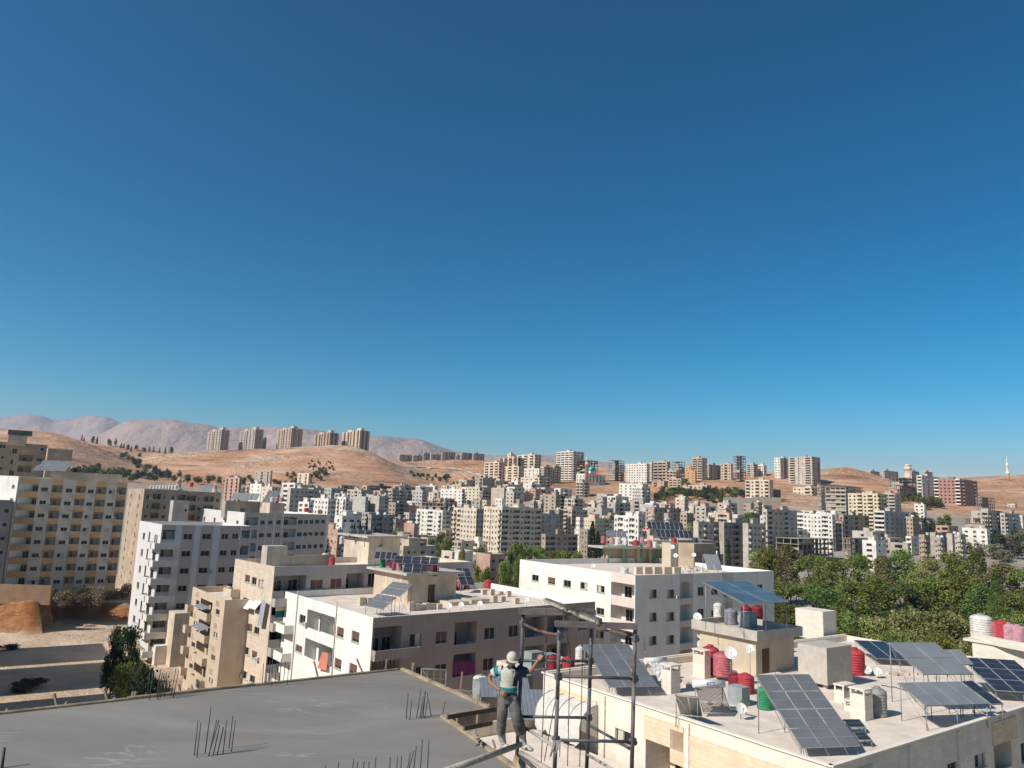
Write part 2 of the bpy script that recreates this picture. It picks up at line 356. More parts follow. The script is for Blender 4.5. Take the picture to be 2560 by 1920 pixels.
# ---------------------------------------------------------------- buildings
def frange(x0, x1, cells):
    tot = sum(c for c in cells); k = (x1-x0)/tot; out = []; x = x0
    for c in cells: out.append((x, x+c*k)); x += c*k
    return out
CELL = {'w': (2.9,1.25,.95,2.2,'win'), 'W': (3.6,2.0,.95,2.25,'win'), 'n': (1.7,.65,1.2,1.95,'win'), 'l': (3.7,3.1,1.0,2.75,'log'), 'L': (5,4.5,1.0,2.75,'log'),
        'b': (3.8,1.7,.15,2.35,'bal'), '.': (1.2,0,0,0,None), '_': (3,0,0,0,None), 'S': (4,3.7,.12,2.9,'open'), 't': (2.0,.9,.3,2.6,'win')}
class Fac:
    def __init__(s, a, b, zb, zt, ph=.9):
        s.a = Vector((a.x, a.y, 0)); d = Vector((b.x-a.x, b.y-a.y, 0)); s.L = d.length; s.e = d/s.L; s.n = Vector((s.e.y, -s.e.x, 0))
        s.zb = zb; s.zt = zt; s.ph = ph; s.op = []
    def P(s, x, z, d=0): return s.a+s.e*x-s.n*d+Vector((0, 0, z))
    def mw(s, x, z, d=0):
        p = s.P(x, z, d); return Matrix(((s.e.x, -s.n.x, 0, p.x), (s.e.y, -s.n.y, 0, p.y), (0, 0, 1, p.z), (0, 0, 0, 1)))
    def pick(s, t, x, y):
        r = ray(*px(t, x, y)); k = s.a.dot(s.n)/r.dot(s.n); p = r*k
        return (p-s.a).dot(s.e), p.z
    def rect(s, t, x0, y0, x1, y1, kind='win', rep=0, dz=3.2, **k):
        """opening whose upper left and lower right corners are given as image points on this facade; rep repeats it downwards"""
        a, zh = s.pick(t, x0, y0); b, zl = s.pick(t, x1, y1)
        if a > b: a, b = b, a
        a = max(a, .12); b = min(b, s.L-.12)
        if b-a < .2 or zh-zl < .2: print('RECT?', t, x0, y0, a, b, zl, zh, s.L); return
        for i in range(rep+1): s.op.append(dict(x0=a, x1=b, z0=zl-i*dz, z1=zh-i*dz, kind=kind, **k))
    def pattern(s, pat, floors, fh, drop=.0, skip=()):
        cells = frange(0, s.L, [CELL[c][0] for c in pat])
        for f in range(floors):
            zf = s.zt-s.ph-drop-(f+1)*fh
            if zf < s.zb-2: break
            for i, (c, (x0, x1)) in enumerate(zip(pat, cells)):
                w0, ow, sl, hd, kind = CELL[c]
                if kind is None or (f, i) in skip: continue
                mid = (x0+x1)/2; hw = min(ow/w0*(x1-x0), ow*1.35)/2; q = fh/3.1
                s.op.append(dict(x0=mid-hw, x1=mid+hw, z0=zf+sl*q, z1=zf+hd*q, kind=kind, f=f))
        return s
DEPTH = dict(win=.22, log=1.3, bal=.22, open=3.2, door=.15)
def win_mesh(w, h, kind):
    b = MB(); t = .06
    b.box((w/2, .03, t/2), (w, .08, t)); b.box((w/2, .03, h-t/2), (w, .08, t))
    for x in (t/2, w-t/2, w/2): b.box((x, .03, h/2), (t, .08, h-2*t))
    b.box((w/2, -.11, -.03), (w+.2, .26, .07), mi=3)
    mid = {'dark': 1, 'curt': 1, 'half': 1, 'shut': 2, 'pale': 3}[kind]
    b.box((w/2, .06, h/2), (w-.02, .02, h-.02), mi=mid)
    if kind == 'half': b.box((w*.72, .045, h/2), (w*.4, .015, h-.1), mi=3)
    if kind == 'curt': b.box((w*.26, .045, h*.5), (w*.34, .015, h-.1), mi=3)
    if kind == 'shut': b.box((w/2, .02, h*.6), (w-.1, .05, h*.75), mi=2)
    return b.mesh('window', [ALU if kind != 'shut' else SHUT, GLASS, SHUT, CURT])
WC = {}
SH = {}; ACM = []
def shut_mesh(w, h):
    k = (round(w, 1), round(h, 1))
    if k not in SH:
        b = MB(); n = max(4, int(h/.12))
        for i in range(n): b.box((k[0]/2, -.005+.012*(i % 2), k[1]*.25+(i+.5)*k[1]*.72/n), (k[0]-.12, .03, k[1]*.72/n*.92))
        SH[k] = b.mesh('shutter', SHUT)
    return SH[k]
def ac_mesh():
    if not ACM:
        b = MB(); b.box((.35, -.2, .25), (.7, .3, .5)); b.tube((.3, -.36, .25), (.3, -.352, .25), .18, n=12, mi=1); b.box((.35, -.18, -.03), (.6, .3, .04), mi=1)
        ACM.append(b.mesh('air_conditioner', [mat('ac_casing', (.62,.60,.56), rough=.6), STEEL]))
    return ACM[0]
def get_win(w, h, k):
    key = (round(w, 1), round(h, 1), k)
    if key not in WC: WC[key] = win_mesh(key[0], key[1], k)
    return WC[key], w/key[0], h/key[1]
def bal_mesh(w, wallmat):
    b = MB(); d = 1.25
    b.box((w/2, -d/2, .07), (w, d, .16)); b.box((w/2, -d+.06, .62), (w, .1, .95)); b.box((.05, -d/2, .62), (.1, d-.1, .95)); b.box((w-.05, -d/2, .62), (.1, d-.1, .95))
    return b.mesh('balcony', wallmat)
def put_facade(mb, fa, root, detail, wmat, trim, stripes, wins, rr, w0=0):
    ops = sorted(fa.op, key=lambda o: o['x0'])
    ops = [o for o in ops if o['z1'] < fa.zt-.25 and o['z0'] > fa.zb]
    xs = sorted({0, fa.L}|{round(o['x0'], 3) for o in ops}|{round(o['x1'], 3) for o in ops}|({round(v, 3) for s in (stripes or []) for v in s if 0 < v < fa.L}))
    zs = sorted({fa.zb, fa.zt}|{round(o['z0'], 3) for o in ops}|{round(o['z1'], 3) for o in ops})
    logcols = [(o['x0'], o['x1']) for o in ops if o['kind'] == 'log'] if trim else []
    for i in range(len(xs)-1):
        xm = (xs[i]+xs[i+1])/2
        colops = [o for o in ops if o['x0'] < xm < o['x1']]
        mi = w0
        if any(a < xm < b for a, b in logcols): mi = 3
        if stripes and any(a < xm < b for a, b in stripes): mi = 3
        run = None
        for j in range(len(zs)-1):
            zm = (zs[j]+zs[j+1])/2
            if any(o['z0'] < zm < o['z1'] for o in colops):
                if run is not None: mb.quad(fa.P(xs[i], run), fa.P(xs[i+1], run), fa.P(xs[i+1], zs[j]), fa.P(xs[i], zs[j]), mi); run = None
            elif run is None: run = zs[j]
        if run is not None: mb.quad(fa.P(xs[i], run), fa.P(xs[i+1], run), fa.P(xs[i+1], fa.zt), fa.P(xs[i], fa.zt), mi)
    bals = {}
    for o in ops:
        x0, x1, z0, z1, k = o['x0'], o['x1'], o['z0'], o['z1'], o['kind']; d = o.get('d', DEPTH[k] if (detail or k != 'log') else 2.3)
        if k == 'log': zf = z0-.9
        else: zf = z0
        q = lambda x, z, dd: fa.P(x, z, dd)
        mb.quad(q(x0,z0,0), q(x0,z1,0), q(x0,z1,d), q(x0,z0,d), w0); mb.quad(q(x1,z0,0), q(x1,z0,d), q(x1,z1,d), q(x1,z1,0), w0)
        mb.quad(q(x0,z1,0), q(x1,z1,0), q(x1,z1,d), q(x0,z1,d), w0)
        if k == 'log' and not detail:
            mb.obox(fa.P(x0-.15, z0-1.25, -.003), fa.e*(x1-x0+.3), fa.n*.75, Vector((0,0,1.2)), 3 if trim else w0)
        if k == 'log':   # inner face of the solid parapet and the balcony floor
            mb.quad(q(x0,z0,0), q(x0,z0,.15), q(x1,z0,.15), q(x1,z0,0), 0); mb.quad(q(x0,zf,.15), q(x1,zf,.15), q(x1,z0,.15), q(x0,z0,.15), 0)
            mb.quad(q(x0,zf,.15), q(x0,zf,d), q(x1,zf,d), q(x1,zf,.15), 0)
            mb.quad(q(x0,zf,.15), q(x0,z0,.15), q(x0,z0,d), q(x0,zf,d), 0); mb.quad(q(x1,zf,.15), q(x1,zf,d), q(x1,z0,d), q(x1,z0,.15), 0)
        else: mb.quad(q(x0,z0,0), q(x0,z0,d), q(x1,z0,d), q(x1,z0,0), 0)
        back = 1 if (k in ('win', 'bal') and not detail) else w0
        mb.quad(q(x0,zf,d), q(x1,zf,d), q(x1,z1,d), q(x0,z1,d), back)
        w = x1-x0
        if k in ('log', 'open'):
            n = 1 if w < 3.6 else 2
            for t in range(n):
                dx = x0+w*(.12+.5*t)+rr.random()*.15*w; dw = min(1.5, w*.32)
                dh = min(2.15, z1-zf-.2)
                if detail:
                    me, sx, sz = get_win(dw, dh, 'dark'); child('balcony_door', me, root, fa.mw(dx, zf+.02, d-.1) @ Matrix.Diagonal((sx, 1, sz, 1)))
                else:
                    mb.quad(q(dx,zf,d-.03), q(dx+dw,zf,d-.03), q(dx+dw,zf+dh,d-.03), q(dx,zf+dh,d-.03), 1)
        elif detail and wins < 100 and k in ('win', 'bal'):
            kk = o.get('look') or rr.choices(['dark','curt','half','shut','pale'], [10,2,2,2,.6])[0]
            me, sx, sz = get_win(w, z1-z0, 'dark' if kk == 'shut' else kk); wo = child('window', me, root, fa.mw(x0, z0, d-.1) @ Matrix.Diagonal((sx, 1, sz, 1))); wins += 1
            if kk == 'shut':
                sm_ = shut_mesh(w, z1-z0); so_ = bpy.data.objects.new('shutter', sm_); COL.objects.link(so_); so_.parent = wo; so_.matrix_basis = Matrix.Diagonal((1/sx*w/(round(w,1) or 1) if False else 1, 1, 1, 1))
            if k == 'win' and rr.random() < .1 and x1+.9 < fa.L:
                child('air_conditioner', ac_mesh(), root, fa.mw(x1+.15, z0-.1, 0))
        elif detail and k == 'door':
            me, sx, sz = get_win(w, z1-z0, 'shut'); child('door', me, root, fa.mw(x0, z0, d-.1) @ Matrix.Diagonal((sx, 1, sz, 1)))
        if k == 'bal':
            bw = round(min(w*1.9, 3.6), 1)
            if bw not in bals: bals[bw] = bal_mesh(bw, wmat)
            bx = max(0, min(fa.L-bw, (x0+x1)/2-bw/2))
            if detail: child('balcony', bals[bw], root, fa.mw(bx, z0-.2, 0))
            else:
                M = fa.mw(bx, z0-.2, 0); me = bals[bw]; k0 = len(mb.v)
                for v in me.vertices: mb.v.append(tuple(M @ v.co))
                for p in me.polygons: mb.f.append(tuple(k0+i for i in p.vertices)); mb.mi.append(3 if trim else 0); mb.sm.append(False)
    return wins
ALLB = []; ROOFOF = {}
def building(name, label, A, B, C, zt, zb, mats, facL, facR, cat='building', group=None, detail=False, ph=.9, roof=None, trim=None, stripes=None, seed=0, pt=.22, matR=None):
    """A = far left corner, B = near corner, C = far right corner in plan"""
    rr = random.Random(seed or int(abs(B.x*7+B.y*3)))
    A, B, C = [Vector((p.x, p.y, 0)) for p in (A, B, C)]; Dd = A+C-B
    root = empty(name, (B.x, B.y, zb), label, cat, group)
    mb = MB(); wins = 0
    for fa in (facL, facR):
        if fa: wins = put_facade(mb, fa, root, detail, mats[0], trim, stripes if fa is facR else None, wins, rr, 4 if (matR and fa is facR) else 0)
    z = Vector((0, 0, 1))
    def plain(p, q): mb.quad(p+z*zb, q+z*zb, q+z*zt, p+z*zt, 0)
    if not facL: plain(A, B)
    if not facR: plain(B, C)
    plain(C, Dd); plain(Dd, A)
    # parapet top and inner faces
    cen = (A+C)/2; P = [A, B, C, Dd]
    eu = (C-B).normalized()*pt; ev = (A-B).normalized()*pt
    I = [A+eu-ev, B+eu+ev, C-eu+ev, Dd-eu-ev]
    for i in range(4):
        j = (i+1) % 4
        mb.quad(P[i]+z*zt, P[j]+z*zt, I[j]+z*zt, I[i]+z*zt, 0); mb.quad(I[i]+z*zt, I[j]+z*zt, I[j]+z*(zt-ph), I[i]+z*(zt-ph), 0)
    mb.build('wall', [mats[0], GLASS, DOORM, trim or mats[0], matR or mats[0]], root)
    rb = MB(); q = [p+z*(zt-ph) for p in I]
    # roof surface as a slab
    rb.quad(q[0], q[1], q[2], q[3]); rb.quad(*[p-z*.25 for p in (q[3], q[2], q[1], q[0])])
    ROOFOF[root.name] = rb.build('roof', [roof or ROOFM], root)
    ALLB.append((root, A, B, C, zt-ph))
    return root
def corners(t, xl, xc, xr, yt, D, yaw=38, dep=11):
    """plan corners from the image columns of left end, near corner, right end (crop t) at roof line yt"""
    u, v = uv(yaw); xc_, y_ = px(t, xc, yt); B = atD(xc_, y_, D)
    if xl < xc:
        tt = isect(B, v, px(t, xl), y_)
        if not (0 < tt < 60): tt = dep
        A = B+v*max(tt, 3)
    else: A = B+v*dep
    tt = isect(B, u, px(t, xr), y_)
    if not (0 < tt < 90): print('C?', t, xl, xc, xr, tt); tt = 15
    C = B+u*max(tt, 2)
    return A, B, C, B.z
def stairhouse(mb, o, u, v, a, b, w, d, h): mb.obox(o+u*a+v*b, u*w, v*d, Vector((0, 0, h)))
FARC = []
def far(name, label, t, xl, xc, xr, yt, yb, D, fl, pL, pR, col, group=None, yaw=38, cat='apartment block', extra='h', trim=None, detail=None, roof=None, dep=11, stripes=None):
    A, B, C, zt = corners(t, xl, xc, xr, yt, D, yaw, dep)
    base = atD(*px(t, xc, yb), D).z
    pts = [A, B, C, A+C-B]
    gmin = min(ground(p.x, p.y) for p in pts)
    zb = min(base, gmin)-1.5
    g = ground(B.x, B.y)
    fh = (zt-.9-base)/fl
    if not (2.3 < fh < 4.3) or g > base+6: print('FH %.2f base %.0f ground %.0f  top %.0f %s' % (fh, base, g, zt, label))
    fh = max(2.6, min(fh, 3.6))
    nf = int((zt-zb)/fh)+1
    detail = (D < 480) if detail is None else detail
    fL = Fac(A, B, zb, zt); fL.pattern(pL, nf, fh); fR = Fac(B, C, zb, zt); fR.pattern(pR, nf, fh)
    m = wallm(col)
    r = building(name, label, A, B, C, zt, zb, [m], fL, fR, cat, group, detail=detail, trim=wallm(trim) if trim else None, roof=roof or ROOFG, stripes=stripes)
    u = (C-B).normalized(); v = (A-B).normalized(); u.z = v.z = 0; W = (C-B).length; V = (A-B).length
    zr = Vector((0, 0, zt-.9)); o = Vector((B.x, B.y, 0))+zr
    rr = random.Random(int(xc*13+yt))
    if 'h' in extra:
        hb = MB(); w = min(4.5, W*.35); d = min(5, V*.45)
        a = W*(.2+.4*rr.random()); b = V*(.25+.2*rr.random()); hb.obox(o+u*a+v*b, u*w, v*d, Vector((0, 0, 2.9))); hb.obox(o+u*(a-.3)+v*(b-.3)+Vector((0,0,2.9)), u*(w+.6), v*(d+.6), Vector((0, 0, .22)))
        hb.build('stair_house', [m], r)
        FARC.append((o, u, v, a, b, w, d, W, V, D))
    return r
def skeleton(name, label, t, xl, xc, xr, yt, yb, D, fl, col='raw', group=None, yaw=38, infill=.15, rebar=True, cat='unfinished building', dep=11):
    A, B, C, zt = corners(t, xl, xc, xr, yt, D, yaw, dep)
    base = atD(*px(t, xc, yb), D).z; A, B, C = [Vector((p.x, p.y, 0)) for p in (A, B, C)]; Dd = A+C-B
    gmin = min(ground(p.x, p.y) for p in (A, B, C, Dd)); fh = (zt-base)/fl
    if not (2.2 < fh < 4.5): print('SK fh %.2f %s' % (fh, label))
    zb = min(base, gmin)-1
    root = empty(name, (B.x, B.y, zb), label, cat, group); m = wallm(col); rr = random.Random(int(xc+yt))
    U = C-B; V = A-B; z = Vector((0, 0, 1)); nu = max(2, round(U.length/4.5)); nv = max(2, round(V.length/4.5)); u = U.normalized(); v = V.normalized()
    n = int((zt-zb)/fh)
    for i in range(n+1):
        zz = zt-i*fh; s = MB(); s.obox(B-u*.4-v*.4+z*(zz-.3), U+u*.8, V+v*.8, z*.3); s.build('floor_slab', m, root)
    for i in range(nu+1):
        for j in range(nv+1):
            c = MB(); p = B+U*(i/nu*.97)+V*(j/nv*.97)+u*.15+v*.15
            for k in range(n+1): 
                z1 = zt-k*fh-.3; z0 = max(zb, z1-fh+.3)
                if z1 > z0: c.obox(p+z*z0, u*.4, v*.4, z*(z1-z0)+z*.004)
            c.build('column', m, root)
    wl = MB(); r2 = MB()
    for k in range(n):
        z1 = zt-k*fh-.3; z0 = max(zb, z1-fh+.3)
        if z1 <= z0: continue
        for i in range(nu):
            if rr.random() < infill*(1+k*.5): wl.obox(B+U*(i/nu)+v*.1+z*z0, U/nu, v*.15, z*((z1-z0)*rr.choice([1,.4,.45])))
        for j in range(nv):
            if rr.random() < infill*(1+k*.5): wl.obox(B+V*(j/nv)+u*.1+z*z0, V/nv, u*.15, z*((z1-z0)*rr.choice([1,.4])))
        wl.obox(B+U*.35+V*.35+z*z0, U*.3, V*.3, z*(z1-z0))
    wl.build('infill_wall', wallm('concrete'), root)
    if rebar:
        for i in range(nu+1):
            for j in range(nv+1):
                p = B+U*(i/nu*.97)+V*(j/nv*.97)+z*zt
                for q in range(2): r2.tube(p+u*.3*q, p+u*.3*q+z*(1+rr.random()*.6), .05, n=4)
        r2.build('starter_bars', mat('rust_steel', (.12,.07,.05), rough=.8), root)
    return root
B_ = 'apartment_block'
NW = {2:'two',3:'three',4:'four',5:'five',6:'six',7:'seven',8:'eight',9:'nine',12:'twelve',14:'fourteen'}
CT = dict(cream='cream',white='white',beige='beige',grey='grey',bluegrey='blue-grey',tan='tan',brown='brown',pink='pink',red='red',concrete='concrete-grey',darkgrey='dark grey',yellow='pale yellow',raw='raw concrete',orange='orange')
def fb(place, *a, adj='', **k):
    """far apartment block with a label built from its colour, height and place"""
    fl, col = a[7], a[10]
    far(k.pop('name', B_), f"{adj+' ' if adj else ''}{CT[col]} {'block' if fl > 3 else 'house'} {place}", *a, **k)
# ---------------------------------------------------------------- the town, from the far ridge forward
# five tower blocks on the ridge
for i, (xl, xc, xr, yt, yb, col) in enumerate([(280,395,468,185,370,'grey'),(555,688,760,180,366,'grey'),(880,1000,1100,172,345,'beige'),(1200,1330,1410,210,322,'beige'),(1440,1592,1678,190,380,'cream')]):
    A, B, C, zt = corners('B', xl, xc, xr, yt, 1290, 50)
    gm = min(ground(p.x, p.y) for p in (A, B, C)); zb = gm-6; m = wallm(col)
    nm = ['leftmost','second from the left','middle one','second from the right','rightmost'][i]
    r = empty('tower_block', (B.x, B.y, zb), f"tall {CT[col]} twin tower block on the ridge, {nm} of five", 'tower block', 'row of five tower blocks on the ridge')
    u = Vector(((C-B).x, (C-B).y, 0)); v = Vector(((A-B).x, (A-B).y, 0)); B0 = Vector((B.x, B.y, 0)); rr = random.Random(i)
    un, vn = u.normalized(), v.normalized()
    for q, (a, b, wv, dh) in enumerate([(0,0,.46,0),(0,.54,.46,-2.5)]):
        b0 = B0+v*b; a1 = b0+v*wv; c1 = b0+u; zt2 = zt+dh
        mb = MB()
        for fa, pat in ((Fac(a1, b0, zb, zt2), 'wlwl.'), (Fac(b0, c1, zb, zt2), 'wlwlw')):
            fa.pattern(pat, 20, 3.0); put_facade(mb, fa, r, False, m, wallm('brown') if i > 2 else None, None, 0, rr)
        z = Vector((0,0,1))
        for p, s_ in ((c1, c1+v*wv), (c1+v*wv, a1)): mb.quad(p+z*zb, s_+z*zb, s_+z*zt2, p+z*zt2)
        mb.quad(*[p+z*(zt2-.5) for p in (a1, b0, c1, c1+v*wv)])
        mb.build('tower_wing', [m, GLASS, DOORM, wallm('brown') if i > 2 else m], r)
        hb = MB(); hb.obox(b0+u*.3+v*wv*.25+z*(zt2-.5), u*.35, v*wv*.5, z*5); hb.build('lift_house', m, r)
    cr = MB(); cr.obox(B0+u*.15+v*.46+Vector((0,0,zb)), u*.6, v*.08, Vector((0,0,zt-zb-4))); cr.build('stair_core', m, r)
fb('partly hidden behind the second tower block on the ridge', 'B', 755,755,785,258,350,1330,8,'wlw','wlw','grey')
# plateau row
G = 'row of low blocks on the plateau'
for i, (xl, xc, xr, yt) in enumerate([(150,165,290,228),(295,305,395,238),(400,410,470,213),(475,488,585,226),(592,605,735,198),(738,745,782,236),(786,802,905,208),(908,922,1030,216)]):
    fb('on the plateau right of the tower ridge, '+['leftmost','second from the left','third from the left','fourth from the left','tallest, left of centre','narrowest of the row','second from the right','rightmost'][i],
       'C', xl,xc,xr,yt,293,1352,[4,4,5,4,6,4,5,5][i],'wl','wlwlw' if xr-xl > 100 else 'wlw','bluegrey' if i in (2,3,6) else 'grey', G, extra='h' if i % 2 else '')
# --- hillside, left centre (crop C)
fb('of banded terraces on the hill shoulder, right end of the stack', 'C',1365,1545,1610,228,405,860,6,'LLL','lwl','cream',adj='stepped',trim='cream')
fb('of banded terraces on the hill shoulder, topmost behind the stack','C',1180,1370,1440,262,470,830,7,'LLLL','lw','cream',trim='brown')
fb('of banded terraces on the hill shoulder, left end of the stack', 'C',1030,1178,1240,305,455,800,5,'LLL','lw','cream',adj='stepped')
fb('of banded terraces on the hill shoulder, front middle of the stack','C',1200,1380,1425,348,465,785,4,'LLL','lw','cream')
fb('with a red roof peeping over the terraced stack','C',1265,1300,1345,222,270,880,2,'w','ww','cream',roof=wallm('red'),name='villa',cat='house')
fb('just right of the terraced stack, with arched dark bays','C',1436,1590,1605,372,445,790,2,'wwww','w','white')
fb('behind the long white low house on the hill','C',1600,1640,1735,352,430,800,3,'ww','wlw','grey')
fb('stepping down right of the white low house on the hill','C',1730,1745,1815,345,425,810,3,'w','wlw','beige')
fb('with white banded balconies crowning the hill left of the mosque','C',1770,1935,2050,195,345,850,6,'LLLL','lwl','white',extra='h')
skeleton('unfinished_block','brown unfinished concrete frame with bars standing up behind the turquoise dome','C',1950,2120,2190,292,400,835,4,'brown',infill=.1)
fb('with a red roofline in the middle of the slope, front part','C',1400,1590,1705,462,680,675,7,'wwwl','lwl','cream',roof=wallm('red'))
fb('narrow and blank sided, left of the red roofline block','C',1305,1372,1400,492,600,690,3,'w.','w','white')
fb('boxy and almost windowless in the town centre','C',1100,1232,1250,572,700,590,4,'_n_','w','beige')
fb('facing left above the windowless beige block','C',1062,1185,1198,482,580,720,4,'wlw','w','cream')
fb('pale and wide at the top of the left centre town','C',580,800,830,585,715,600,4,'wwwww','l','white')
fb('with a red line under its roof, right of the wide pale block','C',792,980,1060,562,720,620,5,'wwwww','lwl','cream',trim='beige')
fb('square and pale, left of the wide pale block','C',285,400,450,595,700,625,3,'www','w','bluegrey')
fb('below the brown slope, with open loggias, far left of the town centre','C',62,190,300,595,690,650,4,'ll','lwl','grey')
fb('small, on the upper edge of the town under the brown slope','C',425,520,555,550,612,700,2,'ww','w','white')
fb('low, behind the long building with stepped terraces','C',460,570,602,618,690,645,3,'wl','w','cream')
fb('low and long on the upper edge of town, dark roof terrace','C',700,790,870,535,590,700,2,'ww','lw','beige')
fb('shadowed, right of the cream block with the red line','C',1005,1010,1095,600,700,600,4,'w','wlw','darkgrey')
fb('pale and tall behind the roofs of the big beige pair','C',1250,1330,1400,610,720,560,3,'ww','ww','grey')
fb('below the mosque with three open dark floors','C',1970,2040,2110,510,640,660,5,'ll','l','grey')
fb('low under the tree left of the big white block','C',1640,1760,1860,640,700,560,2,'ww','wl','tan')
fb('grey roofed, beside the big white block','C',1850,1950,2040,680,800,520,3,'wlw','lw','grey')
# big white slab and tower (crop D)
fb('long and seven storeys tall, in the middle of the town','D',40,635,720,560,812,612,7,'wnwLwnwLwwLwwLwww','lwl','white',adj='bright',extra='h')
fb('set back on top of the long bright white block','D',400,640,700,527,570,640,1+1,'wwwww','ww','white',extra='')
fb('seven storeys, standing above the long white block','D',470,682,715,322,528,835,8,'wwwwwwww','lw','white',adj='tall')
skeleton('unfinished_block','grey unfinished frame on the skyline just right of the mosque','D',298,360,452,288,440,880,6,'darkgrey',infill=.35,rebar=False)
fb('banded, right of the tall white block on the skyline','D',752,890,925,302,465,850,5,'LLL','lw','beige')
fb('small, squeezed behind the tall white block','D',690,735,770,318,400,880,3,'ww','ww','cream')
skeleton('unfinished_block','tan unfinished block with a bristling top, skyline centre','D',920,1010,1072,303,450,860,5,'raw',infill=.5)
fb('low with dark bays below the unfinished block on the skyline','D',882,985,1000,395,470,840,2,'lll','w','beige')
fb('low in front of the banded skyline tower','D',1085,1180,1195,402,462,850,2,'ww','w','orange')
fb('beside the banded skyline tower, its upper floor open','D',1080,1140,1155,350,425,900,3,'ww','w','orange')
fb('seven storeys with wrap-round balconies and red tanks on top, skyline','D',1150,1250,1302,262,440,868,7,'LL','w_','beige')
fb('with grey loggias, right of the banded skyline tower','D',1308,1318,1440,330,432,900,4,'w','lwl','grey')
fb('low with arcaded ground floor on the skyline','D',1440,1545,1570,322,418,890,3,'wlw','w','beige')
skeleton('unfinished_block','dark six floor concrete frame on the skyline right of centre','D',1565,1632,1695,244,412,850,6,'darkgrey',infill=.15,rebar=False)
fb('low on the skyline right of the dark frame','D',1708,1775,1822,325,395,930,3,'lw','lw','grey')
fb('lowest on the skyline between the dark frame and the red striped block','D',1822,1880,1912,338,395,940,2,'lw','w','white')
fb('with one red stripe, left of the tall grey tower','D',1990,2050,2150,262,378,905,4,'ww','wlw','white',trim='red')
fb('with red fascia on the slope left of centre','D',908,1035,1045,475,590,765,4,'lll','w','beige')
fb('low, under trees on the slope','D',1020,1125,1140,565,625,740,2,'ll','w','beige')
fb('long and low, with a flat open gallery on the slope','D',1105,1300,1345,543,625,740,2,'lwwl','lw','beige')
fb('low with a terrace, right of the tall white block','D',735,860,900,505,570,780,2,'lw','w','tan')
fb('four storeys alone on the brown slope, with dark loggias','D',1692,1938,1978,490,642,700,4,'lwlwl','__','cream')
fb('low annex behind the lone block on the brown slope','D',1975,1985,2055,588,640,715,2,'w','_','brown',extra='')
fb('small cubic tower in the middle of the trees','D',975,1070,1112,672,795,560,3,'wn','w','cream')
fb('rambling low, above the row of red water tanks','D',672,760,1035,770,860,500,2,'ww','wwwlww','tan')
fb('low with a white upper room left of the cubic tower','D',812,925,965,738,800,540,2,'ww','w','beige')
fb('low on the slope under the retaining wall','D',1410,1525,1610,725,790,560,2,'ww','l','grey')
fb('in ruins below the trees in the middle','D',1180,1290,1390,760,850,500,2,'ww','wl','grey')
fb('with a rounded white balcony right of centre','D',1385,1530,1560,828,920,430,2,'L','w','beige')
# retaining walls on the slope
def stonewall(label, t, x0, x1, yt, yb, D, m='beige'):
    a = T(t, x0, yt, D); b = T(t, x1, yt, D); zb = min(T(t, x0, yb, D).z, ground(a.x, a.y))-3; mb = MB(); z = Vector((0,0,1))
    a2 = Vector((a.x, a.y, zb)); d = Vector((b.x-a.x, b.y-a.y, 0)); n = Vector((-d.y, d.x, 0)).normalized()
    mb.obox(a2, d, n*.6, z*(a.z-zb)); o = mb.build('retaining_wall', wallm(m)); tag(o, label, 'wall')
stonewall('long pale retaining wall on the slope right of the cubic tower','D',1470,1760,665,725,600,'concrete')
stonewall('low retaining wall on the brown slope beside the lone block','D',1760,2060,660,640,640,'tan')
# right-hand hillside (crop E)
fb('twelve storeys, the highest tower on the right of the town','E',108,318,392,218,490,860,12,'LwnL','lwl','grey',adj='banded')
fb('five storeys, directly below the banded twelve storey tower','E',150,315,395,490,670,760,5,'wwnL','lwl','cream')
skeleton('unfinished_block','open grey concrete frame behind the rounded grey tower','E',385,400,780,462,545,640,3,'concrete',infill=.2)
skeleton('unfinished_block','rounded grey half built tower with open upper floors','E',440,620,690,490,740,560,7,'grey',infill=.55,rebar=True)
fb('six storeys, brightest on the right of the half built tower','E',640,905,985,548,735,530,6,'wwlwlw','lwl','yellow')
fb('with wide dark openings behind the pale yellow block','E',945,1060,1112,548,670,600,4,'LL','w','grey')
fb('with white wrap-round balconies and a grey windowed side','E',872,968,1188,702,1000,480,7,'L','wwwwl','bluegrey',trim='white')
fb('five storeys, in the shadowed gap below the yellow block','E',560,600,828,735,965,468,5,'w','lwlwl','tan')
fb('low with glazed loggias left of the tan block','E',460,590,612,800,1000,455,4,'lll','w','grey')
fb('six storeys with a deep diagonal shadow, lower right of the tall tower','E',185,500,528,735,965,450,6,'LwwnwwLw','w','white')
fb('seven storeys with a black band, behind the big right hand tree','E',-95,-80,186,688,955,400,7,'w','lwwlwn','grey',trim='grey')
skeleton('unfinished_block','long low concrete deck on columns above the right hand trees','E',0,200,510,950,1050,392,2,'raw',infill=.25,rebar=False)
skeleton('unfinished_block','low shaded deck on columns left of the small white house','E',632,660,880,945,1045,385,2,'raw',infill=.2,rebar=False)
fb('five storeys, left of the red brick block','E',1252,1300,1455,385,535,760,5,'l','wlwl','white')
fb('seven storeys with white loggias, on the far right slope','E',1405,1640,1792,418,645,695,7,'lwwwwl','lwl','red',trim='white',adj='brick')
skeleton('unfinished_block','dark steel-like frame just right of the red brick block','E',1800,1820,1946,578,690,655,4,'darkgrey',infill=0,rebar=False)
skeleton('unfinished_block','half built concrete floors above the left end of the right hand cut','E',1000,1130,1262,408,470,850,2,'darkgrey',infill=.3)
skeleton('unfinished_block','long concrete ground floor frame left of the red brick block','E',1055,1100,1400,478,540,790,2,'raw',infill=.4)
